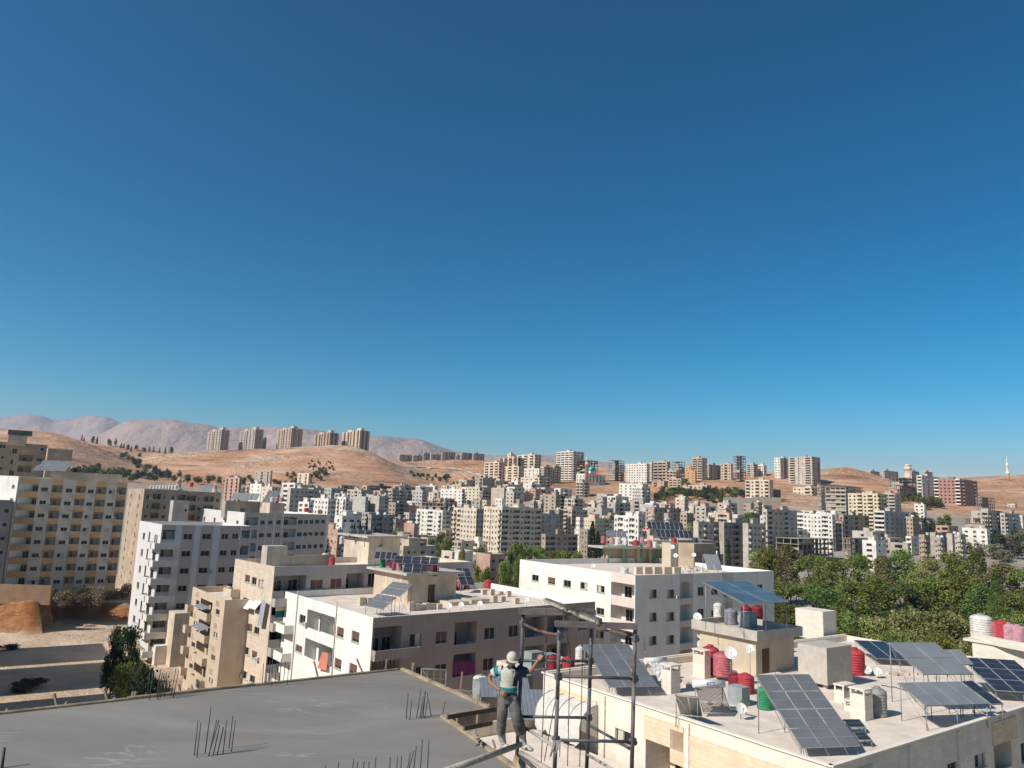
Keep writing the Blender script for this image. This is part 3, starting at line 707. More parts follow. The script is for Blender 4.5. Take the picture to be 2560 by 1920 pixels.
for i, (xl, xr, yt, yb) in enumerate([(822,922,345,385),(945,1088,340,410),(1188,1275,345,400),(1310,1395,350,400)]):
    fb('on the far right skyline, '+['far cluster, leftmost','second of the far cluster','just right of the round tower','rightmost of the far cluster'][i],'E',xl,xl+20,xr,yt,yb,1010,3,'w','wlwl','beige' if i in (0,3) else 'grey', extra='h')
fb('five storeys, cut by the far right trees, upper row','E',1738,1890,2030,705,940,500,6,'_wl','lwlw','grey')
fb('six storeys with dark loggias near the right edge','E',2024,2040,2195,722,935,505,6,'w','lwlwl','bluegrey')
fb('pale, at the very right edge above the trees','E',2180,2195,2330,740,935,520,5,'w','wlwl','white')
fb('five storeys high, whitest at the far right above the trees','E',1660,1880,1905,862,985,440,3,'www','w','white',extra='')
skeleton('unfinished_block','bare concrete frame on top of the white low house at the far right','E',1680,1860,1900,768,862,446,2,'raw',infill=.3,rebar=False)
fb('long with white loggias above the right hand trees','E',1186,1205,1690,930,1030,430,2,'l','wlwLwl','white')
fb('roof room on the long white low house, left','E',1410,1420,1512,896,940,436,1,'_','_','concrete',extra='')
fb('roof room on the long white low house, right','E',1555,1570,1700,905,955,438,1,'_','_','grey',extra='')
fb('small with a red sign, nestling in the right hand trees','E',768,890,985,968,1085,370,2,'W','wn','white')
fb('tiny, at the foot of the gully on the right','E',1232,1320,1340,642,680,600,1,'ww','_','white',extra='')
fb('tiny and ruined on the far right slope','E',2062,2130,2150,640,668,720,1,'ww','_','cream',extra='')
# --- centre front
fb('eight storeys, white and unfinished on top, left of the beige pair','C',335,602,718,800,1100,450,7,'bwnLwb','wlw','white',adj='tall')
skeleton('unfinished_storey','open concrete frame storeys crowning the tall white block in the centre','C',345,620,735,728,800,452,2,'raw',infill=.1)
fb('eight storeys, left wing of the pair in the centre','C',712,950,1025,782,1205,432,8,'blwwwww','lwl','cream',extra='h',detail=True)
fb('eight storeys, right wing of the pair, its long side in shade','C',1025,1212,1618,768,1235,405,8,'wwtwwb','LwLwLwL','cream',extra='h',detail=True)
fb('in shade, joined to the right of the big beige pair','C',1600,1612,1800,832,1060,445,5,'w','wnw_w','bluegrey')
fb('four storeys, behind the cypress with open top','C',1800,1925,2085,792,1010,475,5,'wlw','lwwl','beige')
fb('long with rows of tiny windows, left of the white stair tower block','D',0,155,300,880,1100,440,5,'nnnnnn','nnnnl','yellow')
fb('with a white stair tower, behind the rooftop solar roof','D',350,600,640,862,1060,400,3,'wLnwLw','w','white',extra='h')
fb('raw and unfinished, below the beige loggia block','C',1960,2085,2140,995,1115,425,3,'wwww','w','raw',extra='')
fb('two storeys, low and shadowed among the centre trees','C',1640,1655,1985,1045,1215,365,3,'w','LwwL','tan')
fb('pale, seven storeys, left of centre right pair','D',1175,1212,1470,915,1390,361,7,'_','wbwbl','grey',detail=True)
fb('seven storeys in full shade with stacked loggias right of centre','D',1460,1475,1708,925,1390,366,7,'_','wwLwn','concrete',detail=True)
fb('seven storeys, right wing of the shaded pair, behind the tree tops','D',1708,1722,1900,935,1400,358,7,'_','bwwb','grey',detail=True)
# --- left centre (crop B)
fb('with stacked white balconies, behind the striped blocks','B',905,992,1236,690,880,420,6,'L','wwwwlw','grey',trim='white')
fb('penthouse above the block with stacked white balconies','B',918,1030,1100,645,700,440,2,'LL','ww','white',extra='')
fb('bright, five storeys, right of the red roof tank','B',1165,1318,1385,782,900,400,4,'lwwww','wl','white')
fb('low bright annex left of the bright five storey house','B',1060,1150,1190,812,900,395,3,'ll','w','white')
fb('five storeys, slim, in the left centre town','B',1392,1470,1500,768,905,480,5,'bwb','w','white')
fb('six storeys of patched upper floors, left centre town','B',1480,1600,1650,705,880,560,5,'lwlw','w','grey')
fb('pale blank sided, with roof clutter, left centre town','B',1530,1640,1660,765,880,520,4,'__n','w','bluegrey')
fb('pale, with dark holes, middle of the left centre town','B',1655,1760,1842,760,880,520,4,'w_','_w','grey')
fb('with long balcony bands, middle of the left centre town','B',1840,1870,2035,702,800,590,4,'l','lwlwl','grey',trim='grey')
fb('pale, clipped by the tall white block','B',2045,2130,2145,712,820,560,4,'www','w','bluegrey')
fb('small and pink, half built under the tree belt','B',425,550,568,598,690,560,3,'lll','w','pink')
fb('derelict and low, alone on the brown slope under the towers','B',682,820,836,542,600,820,2,'wLl','_','concrete',extra='')
fb('tiny and white in the olive grove under the ridge','B',1052,1150,1165,562,600,800,1,'ll','_','cream',extra='')
fb('wide and low at the foot of the brown slope, brown roofed','B',1655,1680,1860,668,725,700,2,'w','LLL','brown')
fb('wide and low, second at the foot of the brown slope','B',1880,1890,2100,675,720,690,2,'w','LLL','tan')
fb('bright low jumble left of the balcony block','B',640,740,770,655,720,520,2,'ww','w','white')
fb('bright low jumble left of the balcony block, nearer part','B',740,830,860,680,740,500,2,'ww','w','cream')
fb('low, white roofed, with red tanks in the left centre','B',1372,1440,1605,930,1010,330,2,'w','wWw','white')
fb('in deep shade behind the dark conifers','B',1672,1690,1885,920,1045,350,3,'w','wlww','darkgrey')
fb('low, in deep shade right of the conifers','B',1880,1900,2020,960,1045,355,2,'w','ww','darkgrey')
fb('roofless, pinkish, with bare columns near the tall white block','B',1940,2060,2075,1000,1060,350,1,'_','_','pink',extra='')
fb('pinkish, behind the near solar roofs on the left','B',1290,1400,1445,1050,1130,290,2,'wwn','w','pink')
fb('low with a yard wall, near left of the tall white block','B',1830,1990,2170,1130,1200,300,1,'www','ww','beige')
fb('low and pink roofed, near the foot of the tall white block','B',1850,2080,2165,1160,1200,270,2,'wwww','ww','tan',roof=wallm('pink'))
fb('long and low under the near solar roof, beige','C',-40,200,540,1165,1265,255,2,'wwww','wnww','beige')
fb('low garden house left of the little white tower','C',590,700,722,1225,1310,245,1,'W','_','cream',extra='')
fb('little white tower carrying tilted panels near the centre','C',725,845,912,1215,1350,225,2,'n','_','white',extra='')
fb('near, brownish pink and low under the centre trees','C',950,1090,1248,1250,1390,235,2,'_','wW','pink',extra='')
fb('among the shadowed trees right of the town, low','D',1400,1410,1470,1250,1300,300,2,'w','w','tan',extra='')
# filler houses that crowd the valley between the larger blocks
fr = random.Random(21); nfill = 0
fill = []
for (x, y, D) in [(700,1262,560),(742,1268,600),(790,1258,640),(835,1263,610),(880,1252,660),(905,1290,470),(935,1300,430),(985,1262,560),(1010,1290,500),(1035,1245,650),(1075,1262,600),(1105,1262,560),(1150,1240,650),(1205,1258,560),
                  (1235,1240,620),(1290,1255,540),(1325,1262,520),(1350,1245,620),(1385,1282,470),(1410,1270,520),(1440,1300,430),(1620,1282,500),(1660,1290,470),(1700,1290,470),(1735,1262,580),(1770,1290,460),(1800,1280,500),
                  (1830,1300,450),(1865,1290,480),(1900,1300,440),(2230,1290,520),(2265,1300,480),(2300,1345,420),(2340,1352,410),(2390,1345,420),(690,1305,420),(665,1275,520),(860,1300,430),(1215,1285,470),(1495,1250,560),(1885,1262,560),(1845,1250,640)]:
    w = fr.uniform(16, 34)*520/D; h = fr.uniform(14, 24)*520/D; col = fr.choice(['cream','beige','grey','white','tan','bluegrey','concrete','grey'])
    fill.append((x, y, D, w, h, col))
ORD = ['first','second','third','fourth','fifth','sixth','seventh','eighth','ninth','tenth','eleventh','twelfth','thirteenth','fourteenth','fifteenth','sixteenth','seventeenth','eighteenth','nineteenth','twentieth']
byc = {}
for f in sorted(fill): byc.setdefault(f[5], []).append(f)
for c, L_ in byc.items():
    for i, (x, y, D, w, h, col) in enumerate(L_):
        far('town_house', f"small {CT[c]} flat-roofed town house packed between larger blocks, {ORD[i]} {CT[c]} one from the left", 'X', x, x+w*.5, x+w, y-h*.4, y+h*.6, D, 2 if h*D/1850 < 6.5 else 3, 'wl' if i % 2 else 'ww', 'lw' if i % 2 else 'ww', col, 'small houses packed in the valley', cat='house', extra='h' if i % 3 == 0 else '', detail=False)
TOP = [(560,1215),(640,1236),(800,1250),(960,1244),(1080,1238),(1150,1225),(1250,1230),(1330,1240),(1450,1252),(1600,1285),(1700,1292),(1900,1296),(2050,1300),(2150,1315),(2230,1332),(2330,1352),(2560,1350)]
occ = [((a+c)/2, (a-c).length/2) for _, a, b, c, _z in ALLB]
ra = random.Random(77); tries = 0; made = 0
cand = []
while made < 257 and tries < 60000:
    tries += 1; x = ra.uniform(600, 2460); D = 330+ra.random()**.8*470
    if x > 1850 and D < 370: continue
    r = ray(x, hory(x)); X = r.x/r.y*D; q = Vector((X, D, 0)); gz = ground(X, D); py = proj(Vector((X, D, gz)))[1]
    if py < lerp(TOP, x)-3 or py > 1395: continue
    w_ = ra.uniform(9, 17); d_ = ra.uniform(8, 13)
    if any((q-c).length < (rad+w_*.5)*.66 for c, rad in occ): continue
    occ.append((q, (w_+d_)/2*.62)); n = ra.choice([2,2,3,3,3,4]) if D > 420 else ra.choice([1,1,2,2]); col = ra.choice(['cream','beige','grey','white','tan','bluegrey','concrete','white','grey','pink'])
    yw = 38+ra.uniform(-9, 9); u, v = uv(yw); B = q; A = B+v*d_; C = B+u*w_; zt = gz+n*3.1+1; zb = min(ground(p.x, p.y) for p in (A, B, C))-1
    m = wallm(col); fl_, fr_ = Fac(A, B, zb, zt), Fac(B, C, zb, zt); fl_.pattern(ra.choice(['wl','ww','w','l']), n, 3.1); fr_.pattern(ra.choice(['wlw','ww','lw','wwl','_w']), n, 3.1)
    rt = building('town_house', f"small {CT[col]} {['','one','two','three','four'][n]}-storey flat-roofed house in the packed valley town, one of many alike", A, B, C, zt, zb, [m], fl_, fr_, 'house', f'small {CT[col]} {n} storey houses packed in the valley town', roof=ROOFG if ra.random() < .6 else ROOFM)
    if ra.random() < .4: hb = MB(); hb.obox(B+u*w_*.4+v*d_*.4+Vector((0,0,zt-.9)), u*3.5, v*3.5, Vector((0,0,2.8))); hb.build('stair_house', m, rt)
    made += 1
print('filler', made, tries)
# small roof tanks seen as dots on the town roofs
dots = {}
for c, v3 in dict(red=(.55,.03,.05), white=(.75,.75,.73)).items():
    b = MB(); b.lathe([(.8,0),(.85,1.4),(.6,1.9),(.25,2.05)], 10); dots[c] = b.mesh('water_tank', mat('plastic_dot_'+c, v3, rough=.5))
nd = 0
for root, A, B, C, zr in list(ALLB):
    if B.y < 250 or B.y > 700 or ra.random() < .45: continue
    for k in range(ra.choice([1,2,3])):
        if nd >= 190: break
        p = B+(C-B)*ra.uniform(.15,.85)+(A-B)*ra.uniform(.15,.8); c = ra.choice(['red','white','white']); o = child('water_tank', dots[c], None, Matrix.Translation((p.x, p.y, zr))); nd += 1
        tag(o, f'tiny {c} water tank on a roof of the packed valley town, one of many alike', 'water tank', f'{c} tanks on the town roofs')
# mosque with turquoise dome
def mosque():
    D = 800; A, B, C, zt = corners('C', 1970, 2062, 2270, 425, D, 30); base = T('C', 2062, 505, D).z-6; m = wallm('white')
    r = building('mosque', 'white mosque with a turquoise dome and one slim stone minaret on the hill', A, B, C, zt, base, [m], Fac(A, B, base, zt).pattern('ttt', 2, 4), Fac(B, C, base, zt).pattern('tttttt', 2, 4), 'mosque')
    c = T('C', 2128, 410, D+6); d = MB(); rad = 43*.2441/1850*D
    d.lathe([(rad*.98,-2),(rad*.98,1)], 24, o=c); d.build('drum', m, r)
    d = MB(); d.lathe([(rad*math.cos(a*math.pi/20)*1.0+.02, 1+rad*1.15*math.sin(a*math.pi/20)) for a in range(11)], 24, o=c); d.build('dome', mat('turquoise_dome', (.05,.42,.47), rough=.4, var=.08), r)
    p = T('C', 2076, 425, D-4); top = T('C', 2076, 262, D-4).z; b = MB(); sm = wallm('beige')
    b.lathe([(2.0,base-p.z),(2.0,(top-p.z)*.55),(2.6,(top-p.z)*.57),(2.6,(top-p.z)*.60),(1.6,(top-p.z)*.61),(1.6,(top-p.z)*.82),(2.1,(top-p.z)*.83),(1.2,(top-p.z)*.87),(.9,(top-p.z)*.95),(.1,(top-p.z)*1.12)], 12, o=p); b.build('minaret', sm, r)
mosque()
def tower(name, label, cat, t, x, yt, yb, D, prof, m):
    p = T(t, x, yb, D); h = T(t, x, yt, D).z-p.z; b = MB(); b.lathe([(r, z*h) for r, z in prof], 14, o=(p.x, p.y, p.z-4)); tag(b.build(name, m), label, cat)
tower('minaret','thin white minaret standing alone on the far right skyline','minaret','E',2068,200,392,1030,[(2.2,0),(2.2,.22),(3.0,.25),(3.0,.3),(1.6,.31),(1.5,.58),(2.2,.6),(2.2,.64),(1.1,.65),(1.0,.82),(1.5,.84),(.6,.88),(.12,1.05)],wallm('white'))
tower('water_tower','round cream tower with ribbed shaft on the right skyline','tower','E',1178,262,398,1020,[(5.2,0),(5.2,.25),(4.2,.27),(4.2,.62),(5.4,.66),(5.4,.74),(4.4,.76),(4.4,.9),(5,.92),(2,1.0)],wallm('cream'))
tower('minaret','slim stone minaret behind the flat roofs on the left, taller one','minaret','A',1535,515,740,330,[(1.3,0),(1.3,.45),(1.8,.48),(1.8,.54),(1,.55),(1,.8),(1.4,.82),(.6,.9),(.1,1.02)],wallm('beige'))
tower('minaret','slim stone minaret behind the flat roofs on the left, shorter one','minaret','A',1850,568,760,330,[(1.2,0),(1.2,.5),(1.6,.53),(1.6,.6),(.9,.61),(.8,.82),(.5,.9),(.1,1.02)],wallm('beige'))
# ---------------------------------------------------------------- rooftop things
PV = mat('pv_cell', (.035,.042,.06), rough=.28, var=.15, spec=.6); PVG = mat('pv_cell_grey', (.16,.17,.19), rough=.33, var=.1, spec=.6); PVL = mat('pv_light', (.22,.24,.26), rough=.35, var=.1, spec=.6)
PLAST = {c: mat('plastic_'+c, v, rough=.7, var=.2, scale=2.5, spec=.3, streak=.3) for c, v in dict(red=(.47,.05,.065), pink=(.50,.15,.18), faded=(.55,.30,.36), white=(.72,.72,.70), purple=(.28,.26,.33), grey=(.33,.33,.33), green=(.03,.27,.12), darkred=(.25,.02,.03)).items()}
PANEL = {}
def panel_mesh(w, h, m):
    k = (round(w,2), round(h,2), m.name)
    if k not in PANEL:
        b = MB(); b.box((w/2, h/2, .015), (w, h, .03), mi=1); b.box((w/2, h/2, .026), (w-.07, h-.07, .02), mi=0); b.box((w/2, h/2, .037), (w-.08, .02, .004), mi=1)
        PANEL[k] = b.mesh('panel', [m, ALU])
    return PANEL[k]
def array(label, t, BL, BR, TL, zr, lift=.5, cols=3, rows=2, m=None, group=None, legs=True, tilt=None, name='solar_panel_array', hmax=5):
    """tilted array given by image points of its lower edge and its top left corner; the rise is solved so the frame is square"""
    m = m or PVG; z0 = zr+lift
    bl = Z(t, BL[0], BL[1], z0); br = Z(t, BR[0], BR[1], z0); br = atz(*px(t, *BR), z0)
    e = (br-bl); L = e.length; e.normalize(); best = None
    for i in range(2, int(hmax*20)):
        h = i*.05
        if (z0+h) > -.8: break
        tl = Z(t, TL[0], TL[1], z0+h); d = tl-bl; run = math.hypot(d.x, d.y)
        if run < .2: continue
        c = abs(Vector((d.x, d.y, 0)).dot(e))/run
        ang = math.degrees(math.atan2(h, run)); pen = c+(.02*max(0, 12-ang))+(.02*max(0, ang-55))
        if best is None or pen < best[0]: best = (pen, tl, h)
    s = best[1]-bl; e2 = Vector((s.y, -s.x, 0)).normalized()
    if e2.dot(e) < 0: e2 = -e2
    e = (e*.5+e2*.5).normalized(); S = s.length; sn = s.normalized(); n = e.cross(sn).normalized()
    if S > 9 or L > 30: print('ARRAY?', label, L, S)
    root = empty(name, (bl.x, bl.y, zr), label, 'solar panels', group)
    pw, ph_ = L/cols, S/rows; me = panel_mesh(pw-.05, ph_-.05, m)
    for i in range(cols):
        for j in range(rows):
            o = bl+e*(pw*i+.025)+sn*(ph_*j+.025)+n*.05
            child('panel', me, root, Matrix(((e.x, sn.x, n.x, o.x), (e.y, sn.y, n.y, o.y), (e.z, sn.z, n.z, o.z), (0,0,0,1))))
    fr = MB()
    for j in range(rows*2+1): a = bl+sn*(S*min(.98, max(.02, j/(rows*2)))); fr.tube(a, a+e*L, .03, n=4)
    for i in range(cols+1): a = bl+e*(L*i/cols); fr.tube(a, a+s, .025, n=4)
    fr.build('frame', STEEL, root)
    if legs:
        k = max(2, min(4, round(L/2.5)+1)); lm = []
        for i in range(k):
            for f in (.04, .96):
                a = bl+e*(L*(.03+.94*i/(k-1)))+s*f
                if a.z-zr < .15: continue
                lg = MB(); lg.tube((a.x, a.y, zr), a, .035, n=5); lg.build('leg', STEEL, root)
        br_ = MB()
        for i in range(k-1):
            a = bl+e*(L*(.03+.94*i/(k-1)))+s*.96; c = bl+e*(L*(.03+.94*(i+1)/(k-1)))+s*.96
            br_.tube(a, (c.x, c.y, zr+.15), .02, n=4)
        for i in (0, k-1):
            a = bl+e*(L*(.03+.94*i/(k-1)))+s*.9; c = bl+e*(L*(.03+.94*i/(k-1))); br_.tube(a, (c.x, c.y, zr+.1), .02, n=4)
        br_.build('brace', STEEL, root)
    return root
TANK = {}
def tank_mesh(d, h, c, horiz=False):
    k = (round(d,1), round(h,1), c)
    if k not in TANK:
        r = d/2; pr = [(r*.96, 0), (r, .05*h)]
        n = 7
        for i in range(n):
            z = (.08+.72*i/n)*h; dz = .72*h/n; pr += [(r, z), (r*1.0, z+dz*.35), (r*.955, z+dz*.5), (r*.955, z+dz*.62), (r, z+dz*.78)]
        pr += [(r, .82*h), (r*.93, .88*h), (r*.62, .95*h), (r*.36, .97*h)]
        b = MB(); b.lathe(pr, 20); l = MB(); l.lathe([(r*.34,.96*h),(r*.36,1.0*h),(r*.3,1.03*h)], 14)
        TANK[k] = (b.mesh('tank_body', PLAST[c]), l.mesh('tank_lid', PLAST['grey' if c == 'white' else c]))
    return TANK[k]
def tank(label, t, x, y, zr, d=1.3, h=1.6, c='red', group=None, D=None, lift=0):
    p = Z(t, x, y, zr) if D is None else T(t, x, y, D)
    p = p+Vector((0, .3, lift)); p.z = (zr if D is None else p.z)+lift
    r = empty('water_tank', p, label, 'water tank', group); bm, lm = tank_mesh(d, h, c)
    tb2 = child('tank_body', bm, r, Matrix.Translation(p)); lo_ = bpy.data.objects.new('tank_lid', lm); COL.objects.link(lo_); lo_.parent = tb2; return r
DISHM = []
def dish(label, t, x, y, zr, r=.45, mast=1.0, group=None, D=None, face=-100, wall=False):
    """dish whose reflector centre shows at image point x, y"""
    if D is None:
        for _ in range(1): c = Z(t, x, y, zr+mast)
    else: c = T(t, x, y, D)
    fd = Vector((math.cos(R(face))*.85, math.sin(R(face))*.85, .52)).normalized(); q = fd.to_track_quat('Z', 'Y').to_matrix()
    root = empty('satellite_dish', (c.x, c.y, zr if D is None else c.z-mast), label, 'satellite dish', group)
    if not DISHM:
        b = MB(); N = 20; pr = [(.02, 0), (.35, .03), (.7, .11), (1, .22)]
        k0 = 0
        for rr_, z in pr:
            for i in range(N): a = 2*math.pi*i/N; b.v.append((rr_*math.cos(a), rr_*1.08*math.sin(a), z))
        for j in range(3):
            for i in range(N): k = (i+1) % N; b.f.append((j*N+i, j*N+k, (j+1)*N+k, (j+1)*N+i)); b.mi.append(0); b.sm.append(True)
        b.f.append(tuple(reversed(range(N)))); b.mi.append(0); b.sm.append(True)
        DISHM.append(b.mesh('reflector', mat('dish_white', (.72,.72,.70), rough=.5, var=.05)))
    M = Matrix.Translation(c) @ q.to_4x4() @ Matrix.Diagonal((r, r, r, 1)); child('reflector', DISHM[0], root, M)
    a = MB(); low = c+q @ Vector((0, -r*1.0, .1*r)); tip = c+fd*r*1.25-Vector((0,0,r*.35)); a.tube(low, tip, .02, n=5); a.tube(tip-fd*.09, tip+fd*.05, .045, n=8); a.build('feed_arm', STEEL, root)
    if not wall:
        a = MB(); a.tube((c.x-fd.x*.1, c.y-fd.y*.1, (zr if D is None else c.z-mast)), c-fd*.08, .03, n=6); a.build('mast', STEEL, root)
    return root
def blockbox(name, label, cat, o, a, b, h, m, extra=None):
    mb = MB(); mb.obox(o, a, b, Vector((0,0,h))); return tag(mb.build(name, m), label, cat)
def near_bld(name, label, Apx, Bpx, Cpx, zt, zb, mats, **k):
    A, B, C = [atz(*px(*q), zt) for q in (Apx, Bpx, Cpx)]
    if 'Cdir' in k: cy, cl_ = k.pop('Cdir'); C = B+uv(cy)[0]*cl_
    if 'Cx' in k: C = B+(C-B)*k.pop('Cx')
    if 'Ax' in k: A = B+(A-B)*k.pop('Ax')
    fL = Fac(A, B, zb, zt); fR = Fac(B, C, zb, zt); k['build'](fL, fR); del k['build']
    print(label[:30], 'B', [round(v,1) for v in B], 'L', round(fL.L,1), round(fR.L,1), 'yaw', round(math.degrees(math.atan2(fR.e.y, fR.e.x)),1))
    return building(name, label, A, B, C, zt, zb, mats, fL, fR, 'apartment block', detail=True, **k), A, B, C
# T : white and tan building in the middle, big flat roof
ZT = -13.0
WT = mat('wall_bright', (.84,.81,.78), streak=.4, scale=.3, var=.07); WTD = mat('wall_tan_shaded', (.37,.30,.27), streak=.2, scale=.4, var=.06)
def tb(l, r):
    l.rect('G', 950,475,990,560, 'win', 0); l.rect('G', 1012,437,1112,618,'log',1,dz=3.6,d=1.6); l.rect('G', 1118,470,1216,650,'log',1,dz=3.6,d=1.6)
    l.rect('G', 1238,570,1285,665,'win',1,dz=3.6,look='shut'); l.rect('G', 1352,600,1404,705,'win',1,dz=3.6,look='shut'); l.rect('G', 920,705,965,780,'win',0,look='shut')
    D2 = 3.7
    a, b = r.pick('H', 250, 905); c, d = r.pick('H', 470, 1070)
    r.rect('H', 250,895,470,1080,'log',1,dz=D2,d=2.2); r.rect('H', 548,948,640,1045,'win',0,look='half'); r.rect('H', 765,930,852,1022,'win',0,look='shut')
    r.rect('H', 922,855,1098,1020,'log',1,dz=D2,d=2.0); r.rect('H', 1168,895,1250,985,'win',1,dz=D2,look='dark'); r.rect('H', 1370,878,1445,965,'win',0,look='dark')
    r.rect('H', 1508,810,1660,960,'log',1,dz=D2,d=2.0); r.rect('H', 1690,800,1860,925,'log',1,dz=D2,d=2.0); r.rect('H', 1945,820,2020,910,'win',1,dz=D2)
    r.rect('H', 760,1200,845,1290,'win'); r.rect('H', 548,1225,640,1320,'win')
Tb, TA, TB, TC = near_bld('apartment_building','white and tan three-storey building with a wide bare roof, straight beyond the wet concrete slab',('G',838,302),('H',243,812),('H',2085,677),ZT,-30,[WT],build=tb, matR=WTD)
# right facade: tan render, painted darker to put its shade into the colour
def boxbal(root, fa, s0, s1, z0, n, dz, out, m, name='balcony'):
    mb = MB(); w_ = s1-s0; o = Vector((0,0,0)); e, nn = fa.e, fa.n
    mb.obox(o, e*w_, nn*out, Vector((0,0,.16))); mb.obox(o+nn*(out-.12)+Vector((0,0,.163)), e*w_, nn*.12, Vector((0,0,.95)))
    for a in (0, w_-.12): mb.obox(o+e*a+Vector((0,0,.164)), e*.12, nn*(out-.123), Vector((0,0,.94)))
    me = mb.mesh(name, m)
    for k in range(n): child(name, me, root, Matrix.Translation(fa.P(s0, z0-k*dz, 0)))
fT0 = Fac(TA, TB, -30, ZT); sT, zT0 = fT0.pick('G', 900, 622); boxbal(Tb, fT0, .1, sT, zT0-.1, 3, 3.6, 1.3, WT)
pp2 = MB(); 
for xg, yg in ((935,400),(1232,520)):
    q = fT0.pick('G', xg, yg)[0]; pp2 = MB(); pp2.tube(fT0.P(q, -30, -.1), fT0.P(q, ZT+.6, -.1), .07, n=6); pp2.build('drain_pipe', mat('pipe_beige', (.5,.44,.38), rough=.6), Tb)
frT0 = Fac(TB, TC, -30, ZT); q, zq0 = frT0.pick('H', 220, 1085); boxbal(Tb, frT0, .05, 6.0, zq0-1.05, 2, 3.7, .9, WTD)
zTr = ZT-.9
def roofpt(A, B, C, a, b): # fractions
    return Vector((B.x, B.y, 0))+(Vector((C.x, C.y, 0))-Vector((B.x, B.y, 0)))*a+(Vector((A.x, A.y, 0))-Vector((B.x, B.y, 0)))*b
# P : beige stone block left behind T
ZP = -9.6
WP = mat('wall_stone_cream', (.70,.60,.50), streak=.3, scale=.5, var=.06, tile=(40,.8,.32,.14))
def pb(l, r):
    for k in range(5):
        dz = 3.25*k
        for x0, x1, y0, y1 in ((533,565,172,235),(585,615,190,255),(636,670,208,272)):
            a, zh = l.pick('G', x0, y0); b, zl = l.pick('G', x1, y1); l.op.append(dict(x0=a, x1=b, z0=zl-dz, z1=zh-dz, kind='win'))
        a, zh = r.pick('G', 760, 185); b, zl = r.pick('G', 995, 290); r.op.append(dict(x0=.15, x1=b, z0=zl-dz, z1=zh-dz, kind='log', d=2.4))
    r.rect('G', 1035,215,1125,285,'win',3); r.rect('G', 1190,205,1270,275,'win',3); r.rect('G', 1310,165,1440,272,'log',3,d=2.0); r.rect('G', 1478,165,1530,262,'win',3)
Pb_, PA0, PB0, PC0 = near_bld('apartment_building','beige stone block with balconies at its left end, behind the white and tan building',('G',455,52),('G',758,112),('H',925,350),ZP,-31,[WP],build=pb, Cx=1.12, matR=mat('wall_mauve_shaded', (.44,.41,.41), streak=.2, scale=.4, var=.06))  # right side: darker mauve grey, its shade put into the wall colour
fP0 = Fac(PA0, PB0, -31, ZP); a, z_ = fP0.pick('G', 530, 300); boxbal(Pb_, fP0, .1, 3.0, z_-1.0, 5, 3.25, 1.4, WP)
fP1 = Fac(PB0, PC0, -31, ZP); a, z_ = fP1.pick('G', 900, 375); boxbal(Pb_, fP1, .05, 8.5, z_-.6, 5, 3.25, 1.0, MATS['wall_mauve_shaded'])
# R : smaller tan block left of it
ZR = -14.8
WR = mat('wall_tan_plaster', (.60,.50,.39), streak=.3, scale=.5, var=.08)
def rb_(l, r):
    for k in range(4):
        dz = 3.15*k
        for x0, x1, y0, y1, kd in ((155,178,365,415,'win'),(192,275,352,455,'log'),(308,332,435,490,'win')):
            a, zh = l.pick('G', x0, y0); b, zl = l.pick('G', x1, y1)
            l.op.append(dict(x0=a, x1=b, z0=zl-dz, z1=zh-dz, kind=kd))
Rb_, RA0, RB0, RC0 = near_bld('apartment_building','narrow tan block with grey metal awnings on its balconies, left of the beige stone block',('G',130,268),('G',378,370),('G',500,352),ZR,-31,[WR],build=rb_, Cdir=(39,5.5))
fR0 = Fac(RA0, RB0, -31, ZR); a, z_ = fR0.pick('G', 235, 455); boxbal(Rb_, fR0, fR0.pick('G',190,455)[0], fR0.pick('G',275,470)[0], z_-1.1, 5, 3.15, .7, WR); boxbal(Rb_, fR0, .05, 1.6, z_-1.1, 5, 3.15, .9, WR)
for xg, m_ in ((160,'pink'),(315,'pink')):
    for k in range(4): q, zq = fR0.pick('G', xg, 345+(xg-160)*.45); mb = MB(); mb.obox(fR0.P(q-.5, zq-3.15*k, -.003), fR0.e*1.3, fR0.n*.03, Vector((0,0,.75))); mb.build('pink_lintel', wallm('pink'), Rb_)
# Q : white block with wrap corner balconies, right of centre
ZQ = -9.2
WQ = mat('wall_white_render', (.80,.77,.73), streak=.2, scale=.4, var=.06); WQS = mat('wall_pinkish_band', (.66,.58,.54), streak=.2, scale=.4, var=.06)
def qb(l, r):
    for x0, x1, y0, y1 in ((163,215,442,500),(293,350,463,527),(420,478,485,550),(556,615,502,568),(690,752,528,595)):
        l.rect('Q', x0,y0,x1,y1,'win',3,dz=3.3)
    l.rect('Q', 806,500,1000,640,'log',3,dz=3.3,d=2.2)
    for x0, x1 in ((1120,1180),(1258,1322)): r.rect('Q', x0,566,x1,634,'win',3,dz=3.3,look='curt')
    r.rect('Q', 1366,508,1476,632,'log',3,dz=3.3,d=2.0); r.rect('Q', 1510,545,1560,612,'win',3,dz=3.3); r.rect('Q', 1620,560,1675,606,'win',3,dz=3.3)
    r.rect('Q', 1715,500,1800,620,'log',3,dz=3.3); r.rect('Q', 1995,525,2040,600,'win',3,dz=3.3)
near_bld('apartment_building','bright white block with corner balconies and a cluttered roof, right of centre',('Q',65,320),('Q',1003,450),('Q',2128,414),ZQ,-31,[WQ],build=qb, trim=WQS)
zQr = ZQ-.9
